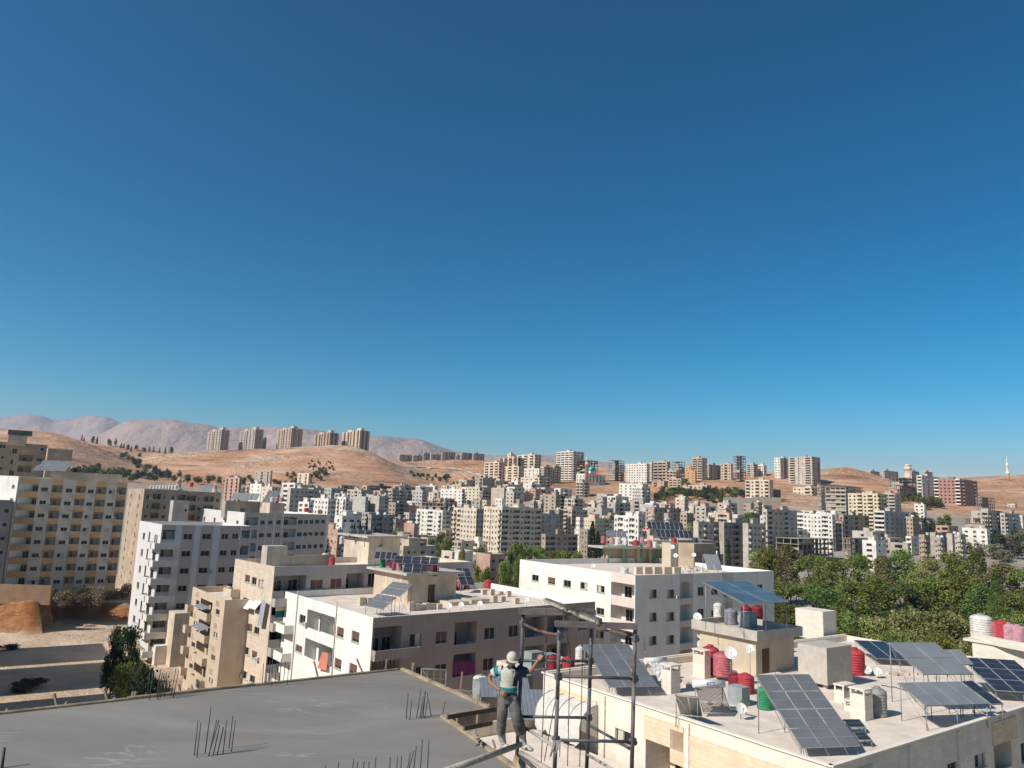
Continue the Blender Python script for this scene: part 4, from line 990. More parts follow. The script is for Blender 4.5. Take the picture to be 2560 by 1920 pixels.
# N : near right building, big roof full of solar panels
ZN = -13.5
WN = mat('wall_near_stone', (.76,.70,.62), streak=.25, scale=.5, var=.05, tile=(36,.9,.35,.10)); WNO = mat('stone_orange_band', (.75,.60,.44), streak=.1, scale=.6, var=.08, tile=(36,.6,.3,.12))
NB = atz(*px('K', 440, 1612), ZN); NU, NV = uv(36); NB = Vector((NB.x, NB.y, 0))
NA = NB+NV*25.4; NC = NB+NU*46
flN = Fac(NA, NB, -30, ZN, .6); frN = Fac(NB, NC, -30, ZN, .6)
def np_(u, v, z): return NB+NU*u+NV*v+Vector((0,0,z))
flN.rect('I',1475,1300,1612,1475,'win',look='curt'); a, zh = flN.pick('I',1745,1290); b_, zl = flN.pick('I',2068,1385); flN.op.append(dict(x0=a, x1=b_, z0=zh-3.6, z1=zh, kind='log', d=2.4)); flN.op.append(dict(x0=19.6, x1=21.6, z0=ZN-5.2, z1=ZN-3.4, kind='win')); print('N ops', flN.op)
for k in (1, 2):
    for o in list(flN.op[:3]): flN.op.append(dict(o, z0=o['z0']-3.5*k, z1=o['z1']-3.5*k))
frN.rect('K', 1505,1590,1600,1640,'win'); frN.rect('K', 1755,1510,1860,1600,'win'); frN.rect('K', 1925,1330,2105,1600,'log',0,d=2); frN.rect('K', 2180,1400,2280,1540,'win')
Nb = building('apartment_building','near cream stone building whose wide roof is crowded with solar panels and red tanks', NA, NB, NC, ZN, -30, [WN], flN, frN, 'apartment block', detail=True, ph=.6, pt=.3)
zNr = ZN-.6
# coping, window surrounds and orange stone bands as parts
cp = MB()
for a, b in ((NA, NB), (NB, NC), (NA, NA+NU*46)):
    d = (b-a); n = Vector((d.y, -d.x, 0)).normalized(); cp.obox(a-n*.2+Vector((0,0,ZN+.003))-(d.normalized()*.08), d+d.normalized()*.1, n*.34 if a is not NA or b is NB else n*.3, Vector((0,0,.10)))
cp.build('coping', mat('coping_stone', (.78,.72,.64), rough=.8, var=.06), Nb)
sI = lambda x, y: flN.pick('I', x, y)[0]
print('bands', sI(960,870), sI(1320,1000), sI(1385,1100), sI(1740,1150), sI(2085,1300))
for s0, s1, z0, z1, fa in ((sI(960,870),sI(1320,1000),-2.1,-.75,flN),(sI(1740,1150),sI(2085,1260),-2.1,-.55,flN),(flN.pick('J',60,1600)[0]+.8,25.0,-3.0,-.9,flN),(frN.pick('K',1905,1150)[0],frN.pick('K',2130,1150)[0],-1.9,-.4,frN),(.2,4.2,-3.0,-.5,frN)):
    bd = MB(); bd.obox(fa.P(s0, ZN+z0, -.002), fa.e*(s1-s0), fa.n*.09, Vector((0,0,z1-z0))); bd.build('stone_band', WNO, Nb)
for fa, ss in ((flN, (sI(1365,1100), sI(2100,1300))), (frN, (8.4, 15.0, 26))):
    for s in ss: pl = MB(); pl.obox(fa.P(s, -29.9, -.002), fa.e*.35, fa.n*.16, Vector((0,0,29.9+ZN-.2))); pl.build('pilaster', WN, Nb)
# ------- stair block on N with its tank deck
SB = Z('J', 990, 1212, zNr); SB = Vector((SB.x, SB.y, 0))
zs1 = T('J', 1000, 872, SB.y).z; zs2 = T('J', 1000, 772, SB.y).z
STM = mat('plain_render', (.56,.48,.37), rough=.9, streak=.3, scale=.7, var=.08)
st = empty('stair_block', (SB.x, SB.y, zNr), 'plain rendered stair block with a walled tank deck, standing on the near cream building', 'stair house')
mb = MB(); mb.obox(SB+Vector((0,0,zNr)), NU*5.9, NV*6.4, Vector((0,0,zs1-zNr))); mb.build('wall', STM, st)
mb = MB(); o = SB-NU*.5-NV*.5+Vector((0,0,zs1+.002)); mb.obox(o, NU*7.1, NV*7.5, Vector((0,0,.35)))
hh = zs2-zs1
for a, b, l1, l2 in ((0,0,7.1,.2),(0,.2,.2,7.1),(6.9,.2,.2,7.1),(0,7.3,7.1,.2)): mb.obox(o+NU*a+NV*b+Vector((0,0,.35)), NU*l1, NV*l2, Vector((0,0,hh-.35)))
mb.build('tank_deck', CONC, st)
d_ = MB(); q = SB+NU*.9-NV*.03+Vector((0,0,zNr)); d_.obox(q, NU*1.05, NV*.05, Vector((0,0,2.15))); d_.build('door', DOORM, st)
zSd = zs1+.36
SG = 'things on the tank deck of the stair block'
array('blue-grey panel roof on thin posts above the tank deck of the stair block','J',(870,515),(1315,497),(462,303),zSd,lift=3.0,cols=2,rows=2,m=mat('pv_blue',(.10,.17,.24),rough=.3,var=.2,spec=.6),legs=True,hmax=3)
tank('tall white water tank under the panel roof on the stair block','J',620,690,zSd,.9,1.9,'white')
tank('purple-grey ribbed water tank beside the tall white one','J',748,715,zSd,1.3,1.5,'purple')
tank('dark red water tank under the panel roof on the stair block','J',900,700,zSd,1.1,1.7,'darkred')
tank('dark red tank behind the grey box on the stair block','J',1010,690,zSd,1.1,1.6,'darkred')
p = Z('J', 920, 755, zSd); mb = MB(); mb.obox(Vector((p.x,p.y,zSd)), NU*1.3, NV*1.2, Vector((0,0,1.3))); mb.obox(Vector((p.x,p.y,zSd+1.303))-NU*.05-NV*.05, NU*1.4, NV*1.3, Vector((0,0,.08))); tag(mb.build('water_box', mat('box_bluegrey',(.33,.38,.40),rough=.6)), 'square blue-grey metal water box at the corner of the tank deck', 'metal tank')
for i,(x,y,lb) in enumerate(((408,645,'uppermost'),(446,820,'middle'),(446,915,'lowest'))):
    dish(f'white satellite dish on the left edge of the stair block, {lb} of three','J',x,y,0,.42,.6,'dishes at the left edge of the stair block',D=SB.y+5.6,wall=True)
dish('white satellite dish on a tripod in front of the stair block wall','J',928,960,zNr,.38,2.6)
dish('large dull satellite dish throwing a shadow on the stair block wall','J',735,1000,zNr,.5,2.6)
# ------- things on the N roof
RN = 'water tanks in front of the stair block'
tank('red water tank behind the chimney block, left of the pink one','J',545,1205,zNr,1.6,2.4,'red')
tank('pink ribbed water tank raised on a metal frame in front of the stair block','J',668,1268,zNr,1.6,2.0,'pink',lift=.3)
tank('crimson water tank with a conical top beside the grey metal box','J',895,1400,zNr,1.4,1.5,'red')
tank('dark red tank half hidden behind the crimson one','J',800,1385,zNr,1.2,1.4,'darkred')
tank('bright green plastic tank behind the big tilted solar array','J',1090,1560,zNr,1.15,1.6,'green')
tank('bright red ribbed water tank behind the concrete box, alone on the right','J',1985,1212,zNr,1.7,2.3,'red')
p = Z('K', 888, 1160, zNr); tank('grey polythene wrapped tank behind the small stone chimney','K',885,1150,zNr,1.3,2.0,'grey')
# concrete box
p = Z('J', 1695, 1365, zNr); mb = MB(); mb.obox(Vector((p.x,p.y,zNr+.35)), NU*3.9, NV*2.7, Vector((0,0,3.0)));
for a, b in ((.3,.3),(3.3,.3),(.3,2.1),(3.3,2.1)): mb.obox(Vector((p.x,p.y,zNr))+NU*a+NV*b, NU*.3, NV*.3, Vector((0,0,.35)))
tag(mb.build('concrete_tank', CONC), 'big plain concrete cube tank on short feet in the middle of the near roof', 'water tank')
p = Z('J', 1655, 880, zNr); mb = MB(); mb.obox(Vector((p.x,p.y,zNr)), NU*2.8, NV*3.6, Vector((0,0,3.3))); tag(mb.build('stair_house', WN), 'plain beige box at the far corner of the near roof, in front of the trees', 'stair house')
def chimney(label, t, x, y, w=.9, d=.9, h=1.9, zr=zNr, m=None, holes=True):
    p = Z(t, x, y, zr); mb = MB(); o = Vector((p.x,p.y,zr)); mm = m or WN
    r = empty('chimney', o, label, 'chimney'); mb.obox(o, NU*w, NV*d, Vector((0,0,h))); mb.build('shaft', mm, r)
    c = MB(); c.obox(o-NU*.06-NV*.06+Vector((0,0,h+.35)), NU*(w+.12), NV*(d+.12), Vector((0,0,.1)))
    for a in (0, w-.12):
        for b in (0, d-.12): c.obox(o+NU*a+NV*b+Vector((0,0,h)), NU*.12, NV*.12, Vector((0,0,.35)))
    c.build('chimney_cap', mm, r)
chimney('stone chimney left of the white sheeted water heater','J',148,1405,1.1,1.0,1.7)
chimney('stone chimney shaft standing right before the red tanks','J',480,1255,.8,1.3,1.9)
chimney('stone chimney with a ragged top in front of the grey tank','K',750,1195,1.1,1.1,1.7)
chimney('low stone vent left of the ragged chimney','K',555,1030,1.6,.8,.9)
chimney('low broken stone upstand between the vent and the chimney','K',640,1110,1.2,.7,.35)
# solar arrays on N
array('big grey solar array leaning over the near parapet corner','K',(160,1452),(710,1432),(-269,768),zNr,cols=3,rows=4,lift=.5,m=PVG,hmax=4.5)
array('pale six panel table on thin legs near the right parapet','K',(1300,1058),(1885,1035),(1045,843),zNr,lift=1.6,cols=4,rows=1,m=PVL,hmax=3)
array('dark strips of panels continuing right from the pale table','K',(1910,1045),(2025,1038),(1620,828),zNr,lift=1.4,cols=1,rows=1,m=PV,hmax=3)
array('pale solar array raised high on posts behind the satellite dishes','K',(1285,768),(1755,766),(950,470),zNr,lift=2.8,cols=2,rows=2,m=PVL,hmax=3.5)
array('dark striped solar array at the far edge of the near roof','K',(850,618),(1300,640),(642,448),zNr,lift=.6,cols=3,rows=1,m=PV,hmax=3.5)
array('dark blue solar array at the right edge, partly cut off','K',(1950,915),(2500,950),(1625,605),zNr,lift=.8,cols=3,rows=3,m=PV,hmax=4)
array('grey solar array behind the raised pale one, far right','K',(1420,680),(1740,672),(1300,535),zNr,lift=2.4,cols=3,rows=1,m=PVL,hmax=3.5)
array('small dark tilted panel beside the big array, upper one','K',(600,1258),(755,1256),(540,1178),zNr,lift=.35,cols=1,rows=1,m=PV,hmax=1.5)
array('small dark tilted panel beside the big array, lower one','K',(690,1378),(815,1376),(622,1298),zNr,lift=.35,cols=1,rows=1,m=PV,hmax=1.5)
array('grey six panel array behind the scaffold tower on the near roof','I',(1420,955),(1860,945),(1190,575),zNr,lift=.7,cols=3,rows=3,m=PVG,hmax=4)
array('small grid-faced panel left of the tube water heater','J',(240,1590),(455,1612),(190,1405),zNr,lift=.15,cols=2,rows=1,m=PVL,hmax=2)
dish('white satellite dish left of the pair behind the concrete cube','K',765,720,zNr,.38,.5); dish('white satellite dish right of the pair behind the concrete cube','K',862,738,zNr,.38,.5)
dish('white satellite dish at the foot of the grey metal box','J',842,1550,zNr,.38,.7,face=-85)
# metal box
p = Z('J', 850, 1535, zNr); mb = MB(); mb.obox(Vector((p.x,p.y,zNr))-NV*.0, NU*.95, NV*1.3, Vector((0,0,1.35))); tag(mb.build('water_box', mat('galvanised', (.36,.41,.42), rough=.5, metal=.2, var=.15)), 'long galvanised metal water box beside the tube water heater', 'metal tank')
# solar water heaters
def heater(label, t, BL, BR, TL, zr, sheet=False, word=None, dark=False):
    bl = Z(t, *BL, zr+.25); br = Z(t, *BR, zr+.25); e = br-bl; L = e.length; e.normalize(); best = None
    for i in range(10, 50):
        tl = Z(t, *TL, zr+.25+i*.05); d = tl-bl; c = abs(Vector((d.x,d.y,0)).dot(e))/max(.1, math.hypot(d.x, d.y))
        if best is None or c < best[0]: best = (c, tl)
    s = best[1]-bl; s -= e*s.dot(e); n = e.cross(s.normalized()); root = empty('water_heater', (bl.x, bl.y, zr), label, 'solar water heater')
    tb_ = MB()
    if sheet:
        k = 10
        for i in range(k):
            for j in range(k):
                P = lambda a, b: bl+e*(L*a/k)+s*(b/k)+n*(.10+.12*noise.noise(Vector((a*.7, b*.9, 3)))+.25*math.sin(b/k*3.1))
                tb_.quad(P(i,j), P(i+1,j), P(i+1,j+1), P(i,j+1))
        tb_.build('white_sheet', mat('sheet_white', (.78,.77,.75), rough=.9), root)
    else:
        k = 22
        for i in range(k): a = bl+e*(L*(i+.5)/k); tb_.tube(a, a+s, L/k*.32, n=6)
        tb_.build('glass_tubes', mat('vacuum_tube', (.10,.085,.085), rough=.25, spec=.7, var=.3), root)
    fr = MB(); fr.tube(bl, br, .05, n=6)
    for a in (bl, br): fr.tube((a+s), (a.x+s.x, a.y+s.y, zr), .03, n=5); fr.tube(a+s*.02, a+s, .03, n=5)
    fr.build('frame', STEEL, root)
    dr = MB(); c = bl+s*1.06+n*.12; dr.tube(c-e*.15, c+e*(L+.15), .27, n=18); dr.build('drum', mat('drum_white', (.72,.74,.75), rough=.4, var=.05, spec=.5), root)
    if word:
        cu = bpy.data.curves.new('lettering', 'FONT'); cu.body = word; cu.size = .34; cu.extrude = .004; cu.align_x = 'CENTER'; cu.align_y = 'CENTER'
        vc = -c; vc.normalize(); vd = vc-e*vc.dot(e); vd.normalize(); upv = vd.cross(e)
        if upv.z < 0: upv = -upv
        o = c+e*L*.52+vd*.282; tmp = bpy.data.objects.new('t', cu); COL.objects.link(tmp); bpy.context.view_layer.update()
        me = bpy.data.meshes.new_from_object(tmp.evaluated_get(bpy.context.evaluated_depsgraph_get())); bpy.data.objects.remove(tmp)
        me.materials.clear(); me.materials.append(mat('letter_blue', (.03,.13,.42), rough=.5))
        child('lettering', me, root, Matrix(((e.x, upv.x, vd.x, o.x), (e.y, upv.y, vd.y, o.y), (e.z, upv.z, vd.z, o.z), (0,0,0,1))))
heater('solar water heater with brown glass tubes and a lettered white drum','J',(470,1590),(745,1590),(392,1325),zNr,word='ACT')
heater('solar water heater covered by a crumpled white sheet','I',(1850,900),(2010,890),(1752,735),zNr,sheet=True)
# curved tank block at the right edge
p0 = Z('K', 1742, 612, zNr); mb = MB(); cc = Vector((p0.x, p0.y, 0))
zt1 = T('K', 1705, 382, p0.y).z; zt0 = T('K', 1705, 455, p0.y).z
root = empty('stair_block', (cc.x, cc.y, zNr), 'cream stair block with curved white deck of white and pink tanks, right edge', 'stair house')
mb.obox(cc+Vector((0,0,zNr)), NU*8, -NV*16, Vector((0,0,zt0-zNr))); mb.build('wall', WN, root)
mb = MB(); n = 12; P = [cc+NU*8+NV*.9]
for i in range(n+1):
    a = i/n; P.append(cc+NV*(.9-17*a)-NU*(1.0*math.sin(a*math.pi)*1.2+.3)+NU*2.2*(1-a)**6)
for a, b in zip(P, P[1:]): mb.obox(Vector((a.x,a.y,zt0)), Vector((b.x-a.x,b.y-a.y,0)), Vector((b.y-a.y,-(b.x-a.x),0)).normalized()*-.25, Vector((0,0,zt1-zt0)))
mb.obox(cc-NU*.2+NV*.8+Vector((0,0,zt0+.002)), NU*8.2, -NV*16.8, Vector((0,0,.25))); mb.build('curved_deck', mat('deck_white', (.68,.64,.58), var=.08), root)
zd = zt0+.26
for i,(x,c,dd,hh,lb) in enumerate(((1842,'white',2.2,2.4,'big white water tank at the left end of the curved deck'),(1945,'pink',1.2,1.8,'pink tank next to the big white one on the curved deck'),(2030,'red',1.3,2.0,'red tank behind the others on the curved deck'),(2095,'faded',1.5,1.8,'faded lilac wrapped tank on the curved deck'),(2180,'faded',1.5,1.7,'faded lilac tank at the picture edge on the curved deck'))):
    q = Z('K', x, 420+ (x-1842)*.1, zd); tank(lb,'K',x,418+(x-1842)*.12,zd,dd,hh,c,D=None)

# hoses, loose blocks and pipes lying about on the near roof
rh = random.Random(12)
for i, (t, x, y, dx, dy, lb) in enumerate((('J',700,1560,260,60,'dark hose snaking past the tube heater'),('J',1150,1400,-180,90,'dark hose between the red tanks and the green one'),('K',500,1010,260,120,'pale pipe lying left of the ragged chimney'),('K',900,860,300,60,'dark hose crossing behind the pale panel table'),('J',1500,960,300,60,'pale pipe along the far parapet'))):
    a = Z(t, x, y, zNr); b_ = Z(t, x+dx, y+dy, zNr); m = MB(); last = a
    for k in range(1, 13):
        q = a+(b_-a)*(k/12)+Vector((rh.uniform(-.25,.25), rh.uniform(-.25,.25), 0)); q.z = zNr+.04; last.z = zNr+.04; m.tube(last, q, .035, n=5); last = q
    tag(m.build('hose', mat('hose_dark', (.06,.06,.06)) if 'dark' in lb else mat('pipe_beige2', (.5,.46,.4))), lb+' on the near roof', 'hose')
for i, (t, x, y, n, lb) in enumerate((('J',560,1500,3,'loose blocks left of the galvanised box'),('J',1100,1300,4,'loose blocks in front of the stair block door'),('J',1560,1450,5,'pile of broken blocks below the concrete cube'),('K',1010,760,4,'row of blocks beside the two dishes'),('K',1150,760,5,'pierced block wall under the raised array'),('J',330,1330,4,'odd blocks behind the tube heater'),('J',1330,930,4,'rubble heap at the far parapet beside the stair block'))):
    p = Z(t, x, y, zNr); m = MB()
    for k in range(n): w_ = rh.uniform(.3,.6); m.box((p.x+rh.uniform(-.8,.8), p.y+rh.uniform(-.5,.5), zNr+w_*.3), (w_, w_*.7, w_*.6), Matrix.Rotation(rh.uniform(0,3),3,'Z'))
    tag(m.build('block_pile', mat('block_stone2', (.66,.57,.47), var=.15, scale=2)), lb+', near roof', 'blocks')
# ---------------------------------------------------------------- left-hand buildings
Z3 = Vector((0,0,1))
# striped grey-white block, front wing and rear wing
WS = mat('wall_striped_light', (.66,.65,.66), streak=.15, scale=.4, var=.05); WSD = mat('wall_striped_dull', (.50,.46,.44), streak=.15, scale=.4, var=.05)
WSL = mat('wall_plaster_white', (.74,.71,.67), streak=.2, scale=.4, var=.06)
def stripy(label, t, xl, xc, xr, yt, D, zb, fh, cells, patL, nf, yaw=38, ops=None):
    A, B, C, zt = corners(t, xl, xc, xr, yt, D, yaw, 14)
    fL = Fac(A, B, zb, zt, .9).pattern(patL, nf, fh, .35); fR = Fac(B, C, zb, zt, .9); st = []
    for x0, x1, kind, y0, y1 in cells:
        a, zh = fR.pick(t, x0, y0); b, zl = fR.pick(t, x1, y1); a = max(a, .15); b = min(b, fR.L-.15)
        for k in range(nf): fR.op.append(dict(x0=a, x1=b, z0=zl-k*fh, z1=zh-k*fh, kind=kind, **({'look':'dark'} if kind == 'win' else {'d':1.8})))
        if kind == 'win': st.append((a-.35, b+.35))
    print(label[:20], fL.L, fR.L, zt)
    return building('apartment_building', label, A, B, C, zt, zb, [WS], fL, fR, 'apartment block', detail=True, trim=WSD, stripes=st), A, B, C, zt
r7, a7, b7, c7, z7 = stripy('grey and white vertically striped block with box balconies up its left corner, front wing','M',200,432,1350,375,138,-28,3.12,
    [(440,560,'log',430,525),(652,738,'win',468,527),(845,930,'win',468,525),(1043,1108,'win',467,524),(1152,1208,'win',466,522),(1250,1345,'log',425,515)],'.wtb',7)
# box balconies at the near corner
bx = []
u = (Vector((c7.x-b7.x, c7.y-b7.y, 0))).normalized(); v = (Vector((a7.x-b7.x, a7.y-b7.y, 0))).normalized(); B0 = Vector((b7.x, b7.y, 0))
bb = MB(); bb.obox(Vector((0,0,0)), u*4.4, v*1.0, Z3*.15); bb.obox(Z3*.15, u*4.4, v*.12, Z3*.95); bb.obox(Z3*.15+v*.12, u*.12, v*3.4, Z3*.95); bb.obox(v*1.0, u*1.2, v*2.6, Z3*.148)
bme = bb.mesh('balcony', WSL)
for k in range(7):
    z = z7-.9-.35-3.12*(k+1)+.0
    child('balcony', bme, r7, Matrix.Translation(B0-u*1.1-v*1.0+Z3*z))
stripy('grey and white vertically striped block, long rear wing with loggias','M',820,1277,2145,250,186,-27,3.15,
    [(1290,1415,'log',298,385),(1440,1482,'win',330,376),(1520,1560,'win',330,374),(1605,1645,'win',328,373),(1680,1810,'log',292,380),(1826,1870,'win',326,370),(1890,1925,'win',326,368),(1945,1980,'win',324,367),(2005,2038,'win',323,366),(2065,2098,'win',322,364)],'wwww',7)
# orange banded long block on the far left
WO = mat('wall_putty', (.62,.55,.47), streak=.2, scale=.4, var=.07); OR_ = mat('wall_ochre_band', (.62,.42,.24), streak=.2, scale=.4, var=.08)
A, B, C, zt = corners('N', 175, 182, 1212, 580, 171, 31, 12)
fR = Fac(B, C, -25, zt)
for x0, x1, y0, y1, kd in ((185,355,638,712,'log'),(390,450,672,712,'win'),(492,585,650,722,'log'),(622,680,683,722,'win'),(718,805,660,724,'log'),(830,882,692,730,'win'),(908,998,668,735,'log'),(1027,1080,697,735,'win'),(1105,1195,672,742,'log')):
    a, zh = fR.pick('N', x0, y0); b, zl = fR.pick('N', x1, y1); a = max(a, .15); b = min(b, fR.L-.15)
    for k in range(8): fR.op.append(dict(x0=a, x1=b, z0=zl-k*2.98, z1=zh-k*2.98, kind=kd))
building('apartment_building','long putty-coloured block with ochre balcony bands, eight storeys, on the far left', A, B, C, zt, -25, [WO], None, fR, 'apartment block', detail=True, trim=OR_)
u, v = uv(31); Bv = Vector((B.x, B.y, 0))
zz = -2.0
# sunlit gable wing of it
ub, vb = uv(60); A2 = Bv-ub*0-Vector((14, -4.5, 0)); 
fG = Fac(A2, Bv+Vector((-.1,-.1,0)), -25, zt+.3); fG.pattern('_w_n', 8, 3.0)
building('gable_wing','bright white gable wing at the left edge beside the ochre banded block', A2, Bv+Vector((-.1,-.1,0)), Bv+Vector((6,9,0)), zt+.3, -25, [WT], fG, None, 'apartment block', detail=True)
# dull wall at left edge
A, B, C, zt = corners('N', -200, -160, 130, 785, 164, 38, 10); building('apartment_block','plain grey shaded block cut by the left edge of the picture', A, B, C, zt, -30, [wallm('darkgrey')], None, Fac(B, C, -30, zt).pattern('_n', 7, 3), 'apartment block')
# brown-grey block top left with penthouse
A, B, C, zt = corners('N', -160, -150, 455, 232, 222, 38, 10); zb = -12
fR = Fac(B, C, zb, zt)
for x0, x1, y0, y1, kd in ((0,52,270,305,'win'),(120,158,305,358,'win'),(198,318,262,328,'log'),(360,410,295,330,'win'),(0,30,375,405,'win')):
    fR.rect('N', x0, y0, x1, y1, kd, 3, dz=3.3)
rr_ = building('apartment_building','brown-grey block rising behind at the upper left, with a glazed roof room', A, B, C, zt, zb, [wallm('tan')], None, fR, 'apartment block', detail=True)
p = T('N', 78, 212, 225); mb = MB(); mb.obox(Vector((p.x,p.y,zt-.9)), u*4.6, v*4, Z3*3.2); RR = mb.build('roof_room', wallm('beige'), rr_)
mb = MB(); mb.obox(Vector((p.x,p.y,zt+2.304))-u*.3-v*.3, u*6.2, v*4.6, Z3*1.5); mb.build('glazed_lantern', GLASSB, rr_)
A, B, C, zt = corners('N', 448, 455, 690, 305, 226, 38, 8); fR = Fac(B, C, -12, zt); fR.rect('N', 515,352,565,385,'win',2); building('apartment_block','low dun annex to the right of the brown-grey block', A, B, C, zt, -12, [wallm('tan')], None, fR, 'apartment block', detail=True)
# cream and shaded blocks behind, centre left
fb('with a sunlit end and a long shaded side, behind the striped block','A',1108,1250,1620,698,1400,204,8,'ww','wlwwl','tan',yaw=34,extra='')
fb('long and low in shade, its top floor open, behind the striped block','A',1590,1605,1915,718,1330,212,7,'w','LwLw','tan',yaw=38,extra='')
A, B, C, zt = corners('A', 1495, 1500, 1640, 800, 196, 38, 8); building('apartment_block','blank blue-grey patched wall block between the shaded rooftops', A, B, C, zt, -26, [wallm('bluegrey')], None, Fac(B, C, -26, zt).pattern('_n', 1, 3), 'apartment block')
# roof rooms behind striped rear wing (with tanks and panels)
A, B, C, zt = corners('M', 1050, 1085, 1440, 128, 196, 38, 7); building('stair_block','mottled concrete roof room with blue-grey glazing on top, on the striped rear wing', A, B, C, zt, -6, [wallm('concrete')], Fac(A,B,-6,zt), Fac(B, C, -6, zt).pattern('_w_', 2, 3), 'roof room', detail=True, ph=.15)
A, B, C, zt = corners('M', 1440, 1540, 1690, 150, 192, 38, 5); building('stair_block','pale roof room carrying pink tanks, on the striped rear wing', A, B, C, zt, -6, [wallm('beige')], None, None, 'roof room', ph=.15)
for i, x in enumerate((1555, 1600, 1650)): tank('white and pink tank in the row on the pale roof room of the striped block','M',x,140,0,1.1,1.2,['white','faded','faded'][i],'tanks on the pale roof room',D=193)
tank('round red tank at the back edge of the striped rear wing','M',1905,245,0,1.3,1.1,'red',D=205)
def panel_D(label, t, BL, BR, TL, D, cols, rows, m, base=None, group=None, rise=None, back=None):
    """array given by image points at a known distance; leans back by its rise"""
    bl = T(t, *BL, D); br = T(t, *BR, D+ (back or 0)); br.z = bl.z; e = br-bl; L = e.length; e.normalize()
    q = T(t, *TL, D+1.5); rise = rise or (T(t, BL[0], TL[1], D).z-bl.z); nrm = Vector((-e.y, e.x, 0))
    if nrm.y < 0: nrm = -nrm
    s = nrm*(rise*1.2)+Vector((0,0,rise)); 
    sk = (q-bl-s).dot(e); S = s.length; sn = s.normalized(); n = e.cross(sn)
    root = empty('solar_panel_array', bl, label, 'solar panels', group); me = panel_mesh(L/cols-.05, S/rows-.05, m)
    for i in range(cols):
        for j in range(rows):
            o = bl+e*(L/cols*i+sk*(j/rows))+sn*(S/rows*j); child('panel', me, root, Matrix(((e.x,sn.x,n.x,o.x),(e.y,sn.y,n.y,o.y),(e.z,sn.z,n.z,o.z),(0,0,0,1))))
    zb = base if base is not None else bl.z-1.0
    for a in (bl, br, bl+s, br+s):
        lg = MB(); lg.tube((a.x, a.y, zb), (a.x, a.y, a.z-.03), .05, n=4); lg.build('leg', STEEL, root)
panel_D('tilted panels on the ochre banded block, grey pair at the upper left','N',(310,510),(620,480),(400,408),176,4,2,PVG)
panel_D('row of tilted blue-grey panels on the mottled roof room','M',(1130,115),(1405,118),(1135,45),196,6,1,PVL)
panel_D('large grey tilted array beside the pink tanks of the striped block','M',(1450,150),(1580,150),(1500,20),196,3,3,PVG)
panel_D('single tilted panel on the shaded block by the tall minaret','A',(1745,712),(1830,705),(1780,665),215,2,1,PVL)
for i, (t, x, y, c, D, lb) in enumerate((('N',525,535,'red',178,'red tank under the panels of the ochre banded block'),('N',575,540,'grey',178,'grey tank beside the red one on the ochre banded block'),('N',700,540,'darkred',180,'dark red tank right of the grey one on the ochre banded block'),('A',1650,680,'red',214,'small red tank on the shaded block by the minarets'))):
    tank(lb, t, x, y, 0, .95, 1.25, c, D=D)
p = T('N', 470, 600, 176); mb = MB(); mb.obox(Vector((p.x,p.y,p.z-1)), u*15, v*5, Z3*3.0); tag(mb.build('stair_house', wallm('beige')), 'low stair house under the panels on the ochre banded block', 'roof room')
for i in range(9):
    tank('white tank in the long row on the tan block behind the striped one','A',1300+i*27,700,0,.95,1.0,'white','row of white tanks behind the striped block',D=208)
# ---------------------------------------------------------------- P, T roof things
# P roof
zPr = ZP-.9
p = Z('G', 680, 105, zPr); A_, V_ = uv(39)
def ubox(name, label, cat, t, x, y, zr, w, d, h, m, yaw=39, slab=None):
    p = Z(t, x, y, zr); uu, vv = uv(yaw); r = empty(name, (p.x,p.y,zr), label, cat); mb = MB(); mb.obox(Vector((p.x,p.y,zr)), uu*w, vv*d, Z3*h); mb.build('wall', m, r)
    if slab: s = MB(); s.obox(Vector((p.x,p.y,zr+h+.002))-uu*slab-vv*slab, uu*(w+2*slab), vv*(d+2*slab), Z3*.3); s.build('roof_slab', CONC, r)
    return r, Vector((p.x,p.y,zr)), uu, vv
ubox('stair_house','small pale box with a rust-framed opening on the left of the beige stone block roof','roof room','G',690,110,zPr,3.2,2.2,3.0,wallm('grey'))
ubox('rubble_wall','broken grey parapet wall on the beige stone block roof','wall','G',800,108,zPr,9,.4,1.6,wallm('concrete'))
tank('bright red water tank on the beige stone block roof','G',1192,105,zPr,1.0,1.35,'red'); tank('low red tank behind the white one on the beige stone block roof','G',1068,75,zPr,1.0,.8,'red'); tank('white domed tank on the beige stone block roof','G',1138,62,zPr,1.0,1.2,'white')
# P rear stair block with deck: open columns + room
def deckhouse(label, t, Bx, By, zr, w, d, h, m, yaw=39, over=.9, deckh=.35, open_part=0):
    r, o, uu, vv = ubox('stair_block', label, 'stair house', t, Bx, By, zr, w, d, h, m, yaw)
    s = MB(); s.obox(o-uu*over-vv*over+Z3*(h+.002), uu*(w+2*over+open_part), vv*(d+2*over), Z3*deckh); s.build('tank_deck', CONC, r)
    if open_part:
        c = MB()
        for a in (open_part*.5, open_part):
            for b in (0, d): c.obox(o+uu*(w+a-.2)+vv*b*.95, uu*.3, vv*.3, Z3*h)
        c.build('columns', m, r)
    return r, o, uu, vv, zr+h+deckh
r_, o1, u1, v1, zd1 = deckhouse('cream stair block with a tank deck at the back of the beige stone block roof','O',660,722,zPr,6,9,4.3,wallm('cream'))
GP = 'tanks on the deck behind the beige stone block'
for x, y, c, lb in ((292,445,'white','white tank at the left end of the rear deck row'),(335,448,'pink','pink tank second in the rear deck row'),(385,452,'faded','faded wrapped tank third in the rear deck row'),(432,458,'pink','pink tank fourth in the rear deck row'),(505,462,'purple','dark wrapped tank in the rear deck row'),(560,465,'pink','pink tank at the right end of the rear deck row')):
    tank(lb,'O',x,y,0,.8,1.4,c,GP,D=o1.y+ (9 if x < 450 else 4))
